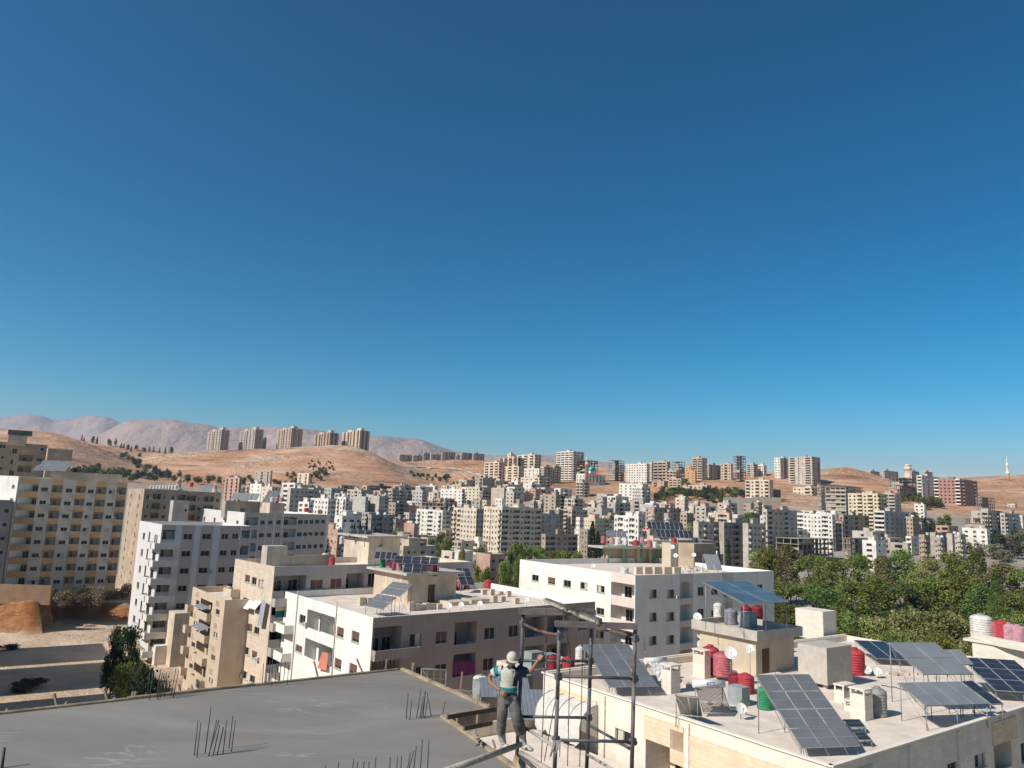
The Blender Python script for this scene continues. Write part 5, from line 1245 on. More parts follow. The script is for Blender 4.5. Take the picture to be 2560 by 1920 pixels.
panel_D('three dark panels in a row above the rear deck tanks','O',(395,360),(705,365),(385,245),o1.y+3,3,1,PV,base=zd1)
panel_D('grey slanted panel pair left of the three dark panels','O',(300,318),(385,322),(228,182),o1.y+6,2,1,PVG,base=zd1,rise=2.2)
panel_D('row of pale panels on the right of the rear deck','O',(610,475),(860,468),(565,400),o1.y+1,4,1,PVL,base=zd1)
# T roof stair block
r_, o2, u2, v2, zd2 = deckhouse('tan stone stair block with brown door and tank deck, on the wide bare roof','O',1200,1275,zTr,8.2,9.2,3.9,wallm('beige'),yaw=40)
d_ = MB(); d_.obox(o2+u2*3.4-v2*.03, u2*1.15, v2*.06, Z3*2.5); d_.build('door', DOORM, r_)
pl = MB()
for a in (0, 7.8): pl.obox(o2+u2*a-v2*.06, u2*.4, v2*.1, Z3*3.85)
for b in (1.5, 5.5): pl.obox(o2-u2*.06+v2*b, u2*.1, v2*.5, Z3*3.85)
pl.build('pilaster', wallm('cream'), r_)
for x, y, c, w_, lb in ((855,795,'green',1.1,'green tank at the left of the stair deck on the bare roof'),(945,830,'faded',1.9,'pink netted tank on the stair deck of the bare roof'),(1080,850,'faded',1.5,'white and pink wrapped tank behind the two small panels'),(1030,800,'darkred',1.4,'dark red tank between the netted tanks'),(1430,880,'grey',1.3,'grey metal tank right of the two small panels'),(1515,885,'faded',2.0,'big faded pink tank at the right end of the stair deck'),(1575,885,'darkred',1.4,'dark red tank at the far right of the stair deck')):
    tank(lb,'O',x,y,0,w_*.68,1.7,c,'tanks on the stair deck of the bare roof',D=o2.y+(6 if x < 1000 else 2.5))
panel_D('row of five dark panels crossing above the stair deck tanks','O',(1015,708),(1635,708),(995,610),o2.y+1.5,5,1,PV,base=zd2)
panel_D('two dark panels just below the row of five','O',(1145,838),(1395,838),(1120,715),o2.y-.5,2,1,PV,base=zd2-.3)
panel_D('three dark panels at the left behind the row of five','O',(745,645),(1060,650),(690,552),o2.y+5,4,1,PV,base=zd2)
# T roof arrays and clutter
array('twin step of grey panels leaning at the front of the bare roof, lower frame','O',(620,1298),(870,1350),(800,1135),zTr,lift=1.0,cols=3,rows=2,m=PVG,hmax=3)
array('twin step of grey panels leaning at the front of the bare roof, upper frame','O',(835,1125),(1100,1170),(1010,965),zTr,lift=2.9,cols=3,rows=2,m=PVG,hmax=3)
array('steep dark panel pair on a post beside the bright red tanks','O',(1945,1015),(2145,1015),(1862,780),zTr,lift=1.2,cols=2,rows=2,m=PV,hmax=3.5)
for x, y, c, lb in ((1780,1080,'red','left one of the two bright red tanks on the bare roof'),(1845,1088,'red','right one of the two bright red tanks on the bare roof'),(1915,1075,'pink','pink tank behind the steep panel pair'),(2020,1068,'darkred','dark red tank under the steep panel pair')):
    tank(lb,'O',x,y,zTr,1.05,1.65,c)
tank('single red tank near the far parapet of the bare roof','H',1195,570,zTr,1.05,1.5,'red')
def blocks(label, t, x, y, zr, n, yaw=40, w=.9, h=.8):
    p = Z(t, x, y, zr); uu, vv = uv(yaw); rr2 = random.Random(int(x+y)); mb = MB()
    for i in range(n): mb.obox(Vector((p.x,p.y,zr))+uu*(w*1.15*i)+vv*rr2.uniform(-.3,.3), uu*w, vv*w*rr2.uniform(.6,1), Z3*h*rr2.uniform(.6,1.1))
    tag(mb.build('vent_blocks', mat('block_stone', (.62,.53,.43), var=.15, scale=2)), label, 'roof vent')
blocks('stack of pierced stone vents left of the grey panel frames','O',560,1300,zTr,4,w=.9,h=1.2); blocks('pile of pierced vent blocks right of the grey panel frames','O',1240,1375,zTr,6,w=.75,h=1.1)
blocks('long low stone hatch with a dark slot on the bare roof','O',1800,1300,zTr,2,w=3.2,h=.7)
for i,(x,y) in enumerate(((1145,620),(1215,628),(1283,622),(1358,640),(1305,680),(1412,698),(1228,688))):
    blocks('little stone vent stub on the right of the bare roof, '+['leftmost at the back','second at the back','third at the back','fourth at the back','middle of the front ones','rightmost of the front ones','leftmost of the front ones'][i],'H',x,y,zTr,1,w=.8,h=.9)
for i,(x,y) in enumerate(((875,715),(972,705),(1128,695),(1515,665))): dish('white satellite dish at the front parapet of the bare roof, '+['first','second','third','fourth'][i]+' from the left','H',x,y,zTr,.36,1.0,'dishes along the parapet of the bare roof')
dish('small dish with a rusty red face at the right end of the bare roof','H',1665,665,zTr,.4,1.4)
# --- Q roof: long room, tanks, panels
r_, o3, u3, v3, zd3 = deckhouse('long cream roof room with green pipes down its front, on the bright white block','Q',1340,345,zQr,11,5,4.2,STM,yaw=40,open_part=0)
s3 = MB()
for k in range(9):
    a = .6+k*1.15; s3.tube(o3+u3*a-v3*(.15+.1*(k%2)), o3+u3*a-v3*.15+Z3*4.1, .07, n=5)
s3.build('green_pipes', mat('pipe_green', (.09,.26,.16), rough=.6), r_)
ext, o4, u4, v4 = ubox('roof_room','left half of the roof room with dark recesses between green pipes','roof room','Q',1000,345,zQr,1,1,.6,STM)
mb = MB(); L0 = Z('Q', 775, 350, zQr); R0 = Z('Q', 1345, 350, zQr); e = Vector((R0.x-L0.x, R0.y-L0.y, 0)); ln = e.length; e.normalize(); nn = Vector((-e.y, e.x, 0)); zq = T('Q', 1000, 222, L0.y).z
o5 = Vector((L0.x, L0.y, zQr)); rrm = empty('roof_room', o5, 'long open-fronted tank house with green pipes on the bright white block', 'roof room')
for a in (0, .22, .42, .6, .8, .97): mb.obox(o5+e*(ln*a), e*.5, nn*.5, Z3*(zq-zQr-.4))
mb.obox(o5+e*0+nn*1.2, e*ln, nn*.25, Z3*(zq-zQr-.4)); mb.build('wall', STM, rrm)
mb = MB(); mb.obox(o5-e*1.6-nn*.6+Z3*(zq-zQr-.398), e*(ln+2.4), nn*5, Z3*.35); mb.build('tank_deck', CONC, rrm)
gp = MB()
for a in (.0,.19,.24,.26,.45,.47,.62,.7,.88): gp.tube(o5+e*(ln*a)-nn*.3, o5+e*(ln*a)-nn*.3+Z3*(zq-zQr+.5), .12, n=6)
gp.build('green_pipes', MATS['pipe_green'], rrm)
for x, y, c, d_, h_, lb in ((745,190,'pink',1.7,2.6,'pink tank at the left end of the tank house'),(815,196,'faded',1.7,2.4,'faded tank wrapped in white, second from left on the tank house'),(862,200,'white',2.3,2.6,'big white wrapped tank on the tank house'),(925,205,'white',1.6,2.2,'white cloth-covered tank right of the big one on the tank house'),(1008,210,'red',2.0,2.0,'red tank in the middle of the tank house'),(1060,190,'faded',1.4,2.2,'faded tank behind the red one on the tank house'),(1120,222,'pink',1.8,2.6,'pink tank left of the white bundle on the tank house'),(1165,225,'white',1.6,2.2,'white bundled tank under the big dark array'),(1320,200,'red',1.8,2.4,'red tank under the right part of the big dark array')):
    tank(lb,'Q',x,y,0,d_*.62,h_*.55,c,'tanks on the tank house of the white block',D=L0.y+(2 if x > 760 else 3))
panel_D('big dark array of long panels above the tank house','Q',(1180,138),(1480,138),(1050,15),L0.y+2,8,2,PV,base=zq)
panel_D('lower left strip of the big dark array','Q',(1215,205),(1290,205),(1150,142),L0.y+1,3,1,PVG,base=zq)
panel_D('lower right strip of the big dark array','Q',(1480,205),(1550,205),(1410,142),L0.y+3,3,1,PVG,base=zq)
panel_D('pale grey array at the left of the tank house','Q',(775,135),(935,132),(735,85),L0.y+3,4,1,PVG,base=zq)
panel_D('tall pale double panel on the right of the white block roof','Q',(1590,405),(1715,405),(1605,285),122,2,1,PVL)
p = Z('Q', 1480, 385, zQr); mb = MB(); mb.obox(Vector((p.x,p.y,zQr)), A_*7, V_*4, Z3*4.4); tag(mb.build('roof_room', wallm('tan')), 'plain dull roof room behind the tall pale double panel', 'roof room')
ubox('roof_room','square cream pillar room with dishes at the middle of the white block roof','roof room','Q',1290,400,zQr,2.2,2,4.6,STM)
tank('white tub on the front edge of the bright white block roof','Q',918,435,zQr,1.3,1.0,'white')
for i, x in enumerate((1010, 1080, 1160, 1240, 1320)): ubox('parapet_stub','low cream upstand along the front of the bright white block roof, '+ORD[i]+' from the left','roof vent','Q',x,440,zQr,1.8,.6,1.1,wallm('cream'))
for i,(x,y) in enumerate(((658,375),(1302,220),(1478,285),(1330,290))): dish('white dish on the bright white block roof, '+['at the left by the parapet','above the red tank end','highest on the right pillar','on the cream pillar room'][i],'Q',x,y,zQr,.36,[1.2,5,3.4,3.6][i])
rub = MB(); rr3 = random.Random(5)
for i in range(90):
    p = Z('Q', rr3.uniform(1380,1560), rr3.uniform(392,425), zQr); s = rr3.uniform(.15,.7); rub.box((p.x,p.y,zQr+s*.3), (s,s*.8,s*.6), Matrix.Rotation(rr3.uniform(0,3),3,'Z'))
tag(rub.build('rubble', mat('rubble_white', (.66,.63,.58))), kind='stuff', label='heap of pale rubble and bags on the white block roof', cat='rubble')
# ---------------------------------------------------------------- wet concrete slab in front
ZS = -4.2
def wetconc():
    m = bpy.data.materials.new('wet_concrete'); m.use_nodes = True; nt = m.node_tree; b = nt.nodes['Principled BSDF']; N = nt.nodes.new; L = nt.links.new
    geo = N('ShaderNodeNewGeometry')
    mp = N('ShaderNodeMapping'); mp.inputs['Scale'].default_value = (.45, 1.1, 1); mp.inputs['Rotation'].default_value = (0,0,R(-8)); L(geo.outputs['Position'], mp.inputs[0])
    n1 = N('ShaderNodeTexNoise'); n1.inputs['Scale'].default_value = .5; n1.inputs['Detail'].default_value = 7; n1.inputs['Distortion'].default_value = 1.3; L(mp.outputs[0], n1.inputs[0])
    r = N('ShaderNodeValToRGB'); e = r.color_ramp.elements; e[0].position = .32; e[0].color = (.208,.178,.145,1); e[1].position = .68; e[1].color = (.272,.243,.205,1); q = e.new(.5); q.color = (.238,.208,.172,1); L(n1.outputs['Fac'], r.inputs[0])
    # pale trowel sweeps
    n2 = N('ShaderNodeTexNoise'); n2.inputs['Scale'].default_value = .55; n2.inputs['Detail'].default_value = 3; n2.inputs['Distortion'].default_value = 2.2; L(mp.outputs[0], n2.inputs[0])
    ab = N('ShaderNodeMath'); ab.operation = 'SUBTRACT'; ab.inputs[1].default_value = .5; L(n2.outputs['Fac'], ab.inputs[0]); a2 = N('ShaderNodeMath'); a2.operation = 'ABSOLUTE'; L(ab.outputs[0], a2.inputs[0])
    mr = N('ShaderNodeMapRange'); mr.inputs[1].default_value = 0; mr.inputs[2].default_value = .02; mr.inputs[3].default_value = .5; mr.inputs[4].default_value = 0; L(a2.outputs[0], mr.inputs[0])
    n3 = N('ShaderNodeTexNoise'); n3.inputs['Scale'].default_value = .45; L(geo.outputs['Position'], n3.inputs[0]); m3 = N('ShaderNodeMapRange'); m3.inputs[1].default_value = .52; m3.inputs[2].default_value = .66; L(n3.outputs['Fac'], m3.inputs[0])
    mu = N('ShaderNodeMath'); mu.operation = 'MULTIPLY'; L(mr.outputs[0], mu.inputs[0]); L(m3.outputs[0], mu.inputs[1])
    mx = N('ShaderNodeMix'); mx.data_type = 'RGBA'; mx.inputs[7].default_value = (.44,.43,.42,1); L(mu.outputs[0], mx.inputs[0]); L(r.outputs[0], mx.inputs[6]); L(mx.outputs[2], b.inputs['Base Color'])
    rr = N('ShaderNodeMapRange'); rr.inputs[3].default_value = .75; rr.inputs[4].default_value = .5; L(n1.outputs['Fac'], rr.inputs[0]); L(rr.outputs[0], b.inputs['Roughness']); b.inputs['Specular IOR Level'].default_value = .35
    n4 = N('ShaderNodeTexNoise'); n4.inputs['Scale'].default_value = 9; n4.inputs['Detail'].default_value = 8; L(mp.outputs[0], n4.inputs[0])
    bp = N('ShaderNodeBump'); bp.inputs['Strength'].default_value = .5; bp.inputs['Distance'].default_value = .012; L(n4.outputs['Fac'], bp.inputs['Height']); L(bp.outputs[0], b.inputs['Normal'])
    return m
WET = wetconc(); WOOD = mat('formwork_wood', (.42,.33,.22), rough=.9, scale=4, var=.2, col2=(.22,.16,.11)); WOODD = mat('dark_board', (.13,.10,.08), rough=.9, scale=5, var=.2)
RUST = mat('rebar_steel', (.09,.075,.08), rough=.7, var=.2, scale=8)
SP = [Z('X', *q, ZS) for q in ((-260,1818),(0,1787),(320,1751),(640,1715),(1000,1675),(1110,1723),(1220,1772),(1100,1793),(1190,1855),(1292,1928),(1420,2030))]
SP += [Vector((SP[-1].x+1, 4.5, ZS)), Vector((-14, 4.5, ZS))]
slab = empty('building_under_construction', (-3, 12, -30), 'building under construction in the foreground with a freshly poured grey roof slab', 'unfinished building')
bm = bmesh.new(); vs = [bm.verts.new(p) for p in SP]; f = bm.faces.new(vs)
if f.normal.z < 0: f.normal_flip()
bmesh.ops.triangulate(bm, faces=[f]); 
ex = bmesh.ops.extrude_face_region(bm, geom=bm.faces[:])
for v in [g_ for g_ in ex['geom'] if isinstance(g_, bmesh.types.BMVert)]: v.co.z -= .32
bmesh.ops.recalc_face_normals(bm, faces=bm.faces[:])
me = bpy.data.meshes.new('roof_slab'); bm.to_mesh(me); bm.free(); me.materials.append(WET); child('roof_slab', me, slab)
fwk = MB()
for i in range(len(SP)-3):
    a, b = SP[i], SP[i+1]; d = b-a; n = Vector((-d.y, d.x, 0)).normalized()
    seg = max(1, int(d.length/2.6))
    for k in range(seg):
        p = a+d*(k/seg); j = rnd.uniform(-.012, .012)
        fwk.obox(p+n*(.004+j)+Z3*(-.34), d/seg*.995, n*.035, Z3*(.385+j)); fwk.obox(p+n*(.043+j)+Z3*(.0+j), d/seg*.985, n*.05, Z3*.05)
fwk.build('formwork_board', WOOD, slab)
cen = Vector((-4, 11, 0)); body = MB(); cl = MB()
for i in range(len(SP)):
    a, b = SP[i], SP[(i+1) % len(SP)]
    a2 = a+(Vector((cen.x,cen.y,ZS))-a).normalized()*.8; b2 = b+(Vector((cen.x,cen.y,ZS))-b).normalized()*.8
    body.quad((a2.x,a2.y,-30),(b2.x,b2.y,-30),(b2.x,b2.y,-7.2),(a2.x,a2.y,-7.2)); body.quad((b2.x,b2.y,-30),(a2.x,a2.y,-30),(a2.x,a2.y,-7.2),(b2.x,b2.y,-7.2))
body.build('wall', wallm('concrete'), slab)
for p in (SP[1], SP[3], SP[4], SP[6], SP[8]):
    q = p+(Vector((cen.x,cen.y,ZS))-p).normalized()*.9; cl.obox(Vector((q.x,q.y,-8)), Vector((.35,0,0)), Vector((0,.35,0)), Z3*3.47)
bm2 = MB(); 
sl2 = MB(); P2 = [p+(Vector((cen.x,cen.y,ZS))-p).normalized()*.5 for p in SP]
cl.build('column', wallm('concrete'), slab)
me = bpy.data.meshes.new('floor_slab'); me.from_pydata([(p.x,p.y,-7.19) for p in P2], [], [tuple(range(len(P2)))]); me.materials.append(wallm('concrete')); child('floor_slab', me, slab)
def rebars(label, bars, n_extra=0):
    """bars: (crop, top x, top y, base x, base y)"""
    b0 = Z(bars[0][0], bars[0][3], bars[0][4], ZS); r = empty('starter_bars', b0, label, 'reinforcing bars', 'clusters of reinforcing bars standing in the slab')
    for t, x1, y1, x0, y0 in bars:
        a = Z(t, x0, y0, ZS); D = a.y; tp = T(t, x1, y1, D); m = MB(); m.tube(a-Z3*.03, tp, .0085, n=5); m.build('bar', RUST, r)
rebars('bundle of nine tall dark bars standing in the left middle of the wet slab', [('G',168,1295,140,1562),('G',190,1312,160,1578),('G',268,1195,222,1550),('G',312,1290,250,1565),('G',335,1330,285,1558),('G',365,1345,315,1556),('G',390,1288,360,1552),('G',436,1258,405,1510),('G',455,1292,425,1535),('G',330,1290,245,1568)])
rebars('bundle of bars near the notch on the right of the wet slab', [('H',532,1438,515,1650),('H',562,1490,545,1659),('H',640,1398,600,1640),('H',660,1460,628,1640),('H',675,1420,655,1635),('H',668,1480,640,1645),('H',688,1432,728,1628),('H',690,1500,668,1648),('H',838,1502,815,1625)])
rebars('bars against the far edge of the slab, left of the narrow tan block', [('F',1152,925,1130,1105),('F',1176,918,1148,1138),('F',1235,895,1205,1128),('F',1246,930,1215,1135),('F',1258,930,1232,1120),('F',1278,925,1262,1112),('F',1350,898,1312,1108),('F',1372,905,1330,1118),('F',1225,940,1200,1110)])
rebars('short bars at the far edge of the slab before the beige stone block', [('G',672,855,664,1010),('G',694,850,682,1015),('G',722,835,712,1010),('G',742,815,735,1030),('G',775,830,760,1000),('G',808,820,795,990),('G',840,840,826,985),('G',865,870,855,1020),('G',700,880,690,1020)])
rebars('short bars at the far right corner of the slab before the white building', [('G',1505,800,1500,915),('G',1530,790,1525,912),('G',1556,778,1550,920),('G',1585,790,1578,915),('G',1640,775,1633,905),('G',1665,770,1658,905),('G',1695,790,1690,900),('G',1718,775,1712,905)])
rebars('scattered row of bars along the bottom edge of the picture', [('G',1148,1635,1140,1740),('G',1250,1612,1235,1740),('G',1365,1588,1345,1740),('G',1395,1610,1380,1740),('G',1445,1608,1430,1745),('G',1482,1610,1475,1745),('G',1535,1575,1520,1745),('G',1645,1575,1640,1740),('G',1700,1570,1692,1740),('G',1732,1568,1722,1740),('G',1845,1490,1822,1700),('G',1892,1440,1875,1700),('G',1942,1440,1930,1700),('G',1800,1540,1770,1700),('G',1825,1530,1780,1690)])
m = MB(); a = Z('F', 15, 1659, ZS); m.tube(a, T('F', 35, 1500, a.y), .02, n=6); tag(m.build('bar', RUST), 'single thick bar standing at the bottom left corner of the slab', 'reinforcing bar')
STK = [('F',415,1085,440,1190),('F',802,1060,828,1145),('F',512,1150,495,1185),('F',1020,1075,1012,1138),('F',1042,1070,1036,1100),('F',55,1205,52,1232),('F',880,1118,872,1142),('F',1375,1015,1385,1085),('F',1450,1045,1440,1075),('G',768,900,795,985),('G',1060,838,1090,965),('G',1388,820,1432,925),('G',1618,825,1608,912),('G',1825,850,1812,942),('G',1785,900,1790,925),('G',1190,850,1180,880),
       ('H',980,1262,960,1465),('H',570,1188,562,1290),('H',838,1610,835,1659),('H',935,1590,928,1659),('H',1200,1525,1195,1560),('I',265,1010,250,1360),('I',80,1160,75,1290),('I',395,1410,420,1490)]
WH = ['leaning over the yard','second from the left over the yard','short curved, left','square block, left middle','square block right beside another','lowest at the left edge','tiny, left middle','bent, by the tan block','curved, by the tan block','pale, before the beige stone block','thin, before the white building left part','leaning left before the white building','dark, at the far corner bars','right of the far corner','stub at the far corner','tiny, before the white building','tall pale, at the right slab edge','thin at the right slab edge','short, by the notch','short, right in the notch','square stub at the slab tip','tall brown, left of the worker','short by the board at the notch','dark leaning, below the worker']
for s, wv in zip(STK, WH):
    t, x1, y1, x0, y0 = s; a = Z(t, x0, y0, ZS-.1); tp = T(t, x1, y1, a.y); m = MB(); d = (tp-a).normalized(); q = d.to_track_quat('Z', 'Y').to_matrix(); m.box((a+tp)/2, (.045, .035, (tp-a).length), q); tag(m.build('wooden_stake', WOOD), 'rough formwork stake, '+wv, 'wooden stake', 'stakes nailed to the slab formwork')
# ---------------------------------------------------------------- scaffold tower and worker
GALV = mat('pipe_dark', (.13,.13,.15), rough=.55, scale=6, var=.25, metal=.2); RPIPE = mat('pipe_rusty', (.19,.12,.11), rough=.7, scale=6, var=.3); PLANK = mat('weathered_plank', (.16,.14,.135), rough=.9, scale=5, var=.25); PALEW = mat('pale_batten', (.46,.42,.36), rough=.85, scale=5, var=.2)
def pp(x, y, D, t='I'): return T(t, x, y, D)
sc_ = empty('scaffold_tower', pp(960, 1659, 12), 'square scaffold tower of dark steel pipes with boards across its top, right of the worker', 'scaffold')
Da, Db = 13.0, 11.8
poles = dict(a=[(664,285,Da),(640,900,Da),(603,1659,Da),(590,1950,Da)], b=[(985,405,Db),(965,1050,Db),(940,1700,Db),(930,2000,Db)], c=[(1266,420,Da),(1250,950,Da),(1224,1659,Da),(1215,1950,Da)], d=[(1652,425,Db),(1640,900,Db),(1622,1659,Db),(1616,1950,Db)])
for k, P in poles.items():
    for i in range(len(P)-1):
        pass
    m = MB(); P3 = [pp(*q) for q in P]; 
    for a, b in zip(P3, P3[1:]): m.tube(a, b, .031, n=12)
    m.build('pole', GALV if k in 'ac' else mat('pipe_grey', (.19,.17,.17), rough=.6, scale=7, var=.3), sc_)
def pipe(name, pts, r, mm, parent=sc_):
    m = MB()
    for a, b in zip(pts, pts[1:]): m.tube(a, b, r, n=10)
    return m.build(name, mm, parent)
for a, b in (((650,712,Da),(1262,716,Da)),((628,1205,Da),(1240,1215,Da)),((975,850,Db),(1645,868,Db)),((950,1412,Db),(1632,1428,Db))): pipe('rung', [pp(*a), pp(*b)], .023, GALV)
pipe('rung', [pp(664,385,Da), pp(720,415,12.8), pp(790,446,12.4), pp(880,468,12.1), pp(985,488,Db)], .022, RPIPE)
pipe('rung', [pp(1266,415,Da), pp(1380,440,12.7), pp(1500,465,12.3), pp(1652,508,Db)], .022, RPIPE)
pipe('brace', [pp(1245,1280,Da), pp(1450,1395,12.4), pp(1630,1505,Db)], .022, GALV); pipe('brace', [pp(1228,1540,Da), pp(1450,1670,Db)], .022, mat('pipe_pale',(.4,.38,.35),rough=.7))
pipe('brace', [pp(690,1310,Da), pp(955,1480,Db)], .026, MATS['pipe_pale']); 
for x, y, D in ((664,385,Da),(985,492,Db),(1652,515,Db),(640,705,Da),(975,852,Db),(1255,712,Da),(1645,868,Db),(625,1203,Da),(955,1408,Db),(1240,1212,Da),(1632,1425,Db)):
    c = MB(); p = pp(x, y, D); c.box(p, (.08,.08,.10), Matrix.Rotation(.5,3,'Z')); c.tube(p+Vector((-.065,0,.02)), p+Vector((.065,0,-.02)), .02, n=6); c.build('coupler', GALV, sc_)
def plank(a, b, w, h, mm, name='board', parent=sc_):
    m = MB(); d = b-a; n = d.cross(Z3).normalized(); q = n.cross(d).normalized(); m.obox(a-n*w/2-q*h/2, d, n*w, q*h); return m.build(name, mm, parent)
plank(pp(625,275,Da), pp(1300,283,Da), .2, .085, PLANK); plank(pp(942,385,Db), pp(1668,410,Db), .16, .075, PLANK)
bn = empty('batten_bundle', pp(1100,300,12.4), 'bundle of pale battens and rods lying across the top of the scaffold tower', 'timber')
for k, (x0, y0, x1, y1, mm, w_) in enumerate(((848,200,1325,405,PALEW,.05),(868,192,1345,388,PLANK,.06),(880,215,1300,392,PALEW,.035),(900,200,1352,372,GALV,.03))):
    plank(pp(x0,y0,13.5)+Z3*.04, pp(x1,y1,11.7)+Z3*.04, w_, w_*.8, mm, 'batten', bn)
wr = MB(); rr4 = random.Random(3)
for i in range(16):
    a = pp(rr4.uniform(950,1150), rr4.uniform(235,300), 12.6); b = pp(rr4.uniform(1100,1300), rr4.uniform(270,340), 12.2); c = (a+b)/2+Vector((rr4.uniform(-.1,.1), rr4.uniform(-.1,.1), rr4.uniform(0,.12))); wr.tube(a, c, .006, n=4); wr.tube(c, b, .006, n=4)
wr.build('wire', RUST, bn)
wires = [((868,250,12.6),(865,560,12.6),(845,1060,12.6),(822,1640,12.6)),((1005,260,12.4),(1080,650,12.4),(1068,1100,12.4),(1055,1640,12.4)),((1188,430,12.5),(1182,900,12.5),(1162,1650,12.5)),((985,900,11.9),(930,1150,12.2),(850,1600,12.4)),((960,1420,11.7),(920,1520,11.7),(905,1560,11.7))]
for i, P in enumerate(wires):
    m = MB(); P3 = [pp(*q) for q in P]
    for a, b in zip(P3, P3[1:]): m.tube(a, b, .007, n=4)
    m.build('hanging_wire', RUST, sc_)
rp = MB()
for i in range(7): a = pp(930+i*10, 1415, 11.68); rp.tube(a, pp(900+i*14, 1560-(i%3)*30, 11.6), .008, n=4)
rp.build('rope_tails', MATS['pipe_pale'], sc_)
pl_ = empty('foot_pole', pp(60,1659,11), 'pale round pole the worker stands on, running down to the bottom edge', 'pole')
m = MB(); m.tube(pp(-60,1700,10.3), pp(640,1452,12.75), .047, .043, n=14); m.build('round_pole', PALEW, pl_)
m = MB(); m.tube(pp(640,1525,12.4), pp(930,1700,11.4), .038, n=12); tag(m.build('foot_pole', PALEW), 'pale pole running down to the right from the worker\'s left boot, upper one', 'pole')
m = MB(); m.tube(pp(615,1535,12.6), pp(830,1720,11.6), .03, n=12); tag(m.build('foot_pole', GALV), 'grey pole running down to the right from under the worker, lower one', 'pole')
plank(pp(600,1575,12.6)+Z3*0, pp(690,1700,12.3), .1, .1, WOOD, 'timber_post', None); tag(bpy.data.objects[-1] if False else COL.objects[-1], 'wooden prop below the worker between the poles', 'timber')
# low formwork boards by the notch
m = MB()
for k, (x0, y0, x1, y1) in enumerate(((0,1200,430,1130),(150,1300,395,1252))):
    a = pp(x0,y0,13.6); b = pp(x1,y1,15.0); d = b-a; n = Vector((-d.y,d.x,0)).normalized(); m.obox(a-Z3*.06, d, n*.03, Z3*.075)
tag(m.build('formwork_boards', WOODD), 'dark formwork boards nailed below the slab edge at the notch', 'boards')
# ---- the worker
SKIN = mat('skin', (.27,.14,.095), rough=.55, var=.08, scale=8); SHIRT = mat('shirt_white', (.50,.485,.45), rough=.9, scale=6, var=.08, bump=.3); TEAL = mat('shirt_teal', (.02,.22,.25), rough=.9, scale=6, var=.15); NAVY = mat('shirt_navy', (.03,.045,.09), rough=.9, scale=6, var=.15)
TROU = mat('trousers_grey', (.17,.165,.16), rough=.95, scale=5, var=.25, bump=.5); BOOT = mat('boots_cement', (.50,.49,.45), rough=.8, scale=7, var=.18); CAPM = mat('cap_white', (.52,.51,.47), rough=.9, scale=9, var=.1)
DM = 12.9
def mp_(x, y, dd=0): return T('R', x, y, DM+dd)
def skin(name, chain, edges, mm, parent, sub=2):
    vs = [c[0] for c in chain]; me = bpy.data.meshes.new(name); me.from_pydata([tuple(v) for v in vs], edges, []); o = bpy.data.objects.new(name, me); COL.objects.link(o)
    s = o.modifiers.new('skin', 'SKIN'); s.use_smooth_shade = True
    for i, c in enumerate(chain):
        sv = me.skin_vertices[0].data[i]; r = c[1]; sv.radius = r if isinstance(r, tuple) else (r, r)
    me.skin_vertices[0].data[0].use_root = True
    ss = o.modifiers.new('s', 'SUBSURF'); ss.levels = sub; ss.render_levels = sub
    dg = bpy.context.evaluated_depsgraph_get(); dg.update(); m2 = bpy.data.meshes.new_from_object(o.evaluated_get(dg)); bpy.data.objects.remove(o); m2.materials.clear(); m2.materials.append(mm)
    for p in m2.polygons: p.use_smooth = True
    return child(name, m2, parent)
W = empty('person', mp_(520, 1420), 'worker in white and teal polo shirt and white cap, hand on hip, holding the scaffold', 'person')
# key joints (image points in crop R, depth offset)
pel = mp_(455,705); ch = mp_(490,440); nk = mp_(508,350,-.02); hd = mp_(515,268,-.06)
shR = mp_(350,395,.02); elR = mp_(225,465,.10); elR2 = mp_(232,545,.05); haR = mp_(372,660,-.14)
shL = mp_(635,395,.04); elL = mp_(745,425,.02); haL = mp_(865,255,.06)
hpR = mp_(395,735); knR = mp_(385,985,-.06); anR = mp_(375,1215,.02); ftR = mp_(425,1420,-.06)
hpL = mp_(535,730); knL = mp_(575,970,-.12); anL = mp_(630,1195,.02); ftL = mp_(690,1440,-.1)
def loft(name, rings, mats, parent, n=20, mfun=None, fold=0, flat=False, close=True):
    """rings: (centre, rx, ry); section follows the path unless flat (horizontal sections)"""
    b = MB(); C_ = [Vector(r[0]) for r in rings]; x0 = None
    for i, (c, rx, ry) in enumerate(rings):
        c = Vector(c)
        if flat: X, Y = Vector((1,0,0)), Vector((0,1,0))
        else:
            d = (C_[min(i+1, len(C_)-1)]-C_[max(i-1, 0)]).normalized(); X = Vector((1,0,0)) if abs(d.x) < .8 else Vector((0,0,1)); X = (X-d*X.dot(d)).normalized(); Y = d.cross(X)
            if Y.y < 0 and abs(d.x) < .8: Y = -Y
        for k in range(n):
            a = 2*math.pi*k/n; q = 1+fold*noise.noise(Vector((math.cos(a)*1.6, math.sin(a)*1.6, i*.9+c.x*3)))
            b.v.append(tuple(c+X*(rx*q*math.cos(a))+Y*(ry*q*math.sin(a))))
    for i in range(len(rings)-1):
        for k in range(n):
            k2 = (k+1) % n; b.f.append((i*n+k, i*n+k2, (i+1)*n+k2, (i+1)*n+k)); b.mi.append(mfun(i, 2*math.pi*(k+.5)/n) if mfun else 0); b.sm.append(True)
    if close:
        b.f.append(tuple(reversed(range(n)))); b.mi.append(0); b.sm.append(False); m_ = len(rings)-1; b.f.append(tuple(m_*n+k for k in range(n))); b.mi.append(mfun(m_-1, 0) if mfun else 0); b.sm.append(False)
    me = b.mesh(name, mats); bm = bmesh.new(); bm.from_mesh(me); bmesh.ops.recalc_face_normals(bm, faces=bm.faces[:]); bm.to_mesh(me); bm.free()
    return child(name, me, parent)
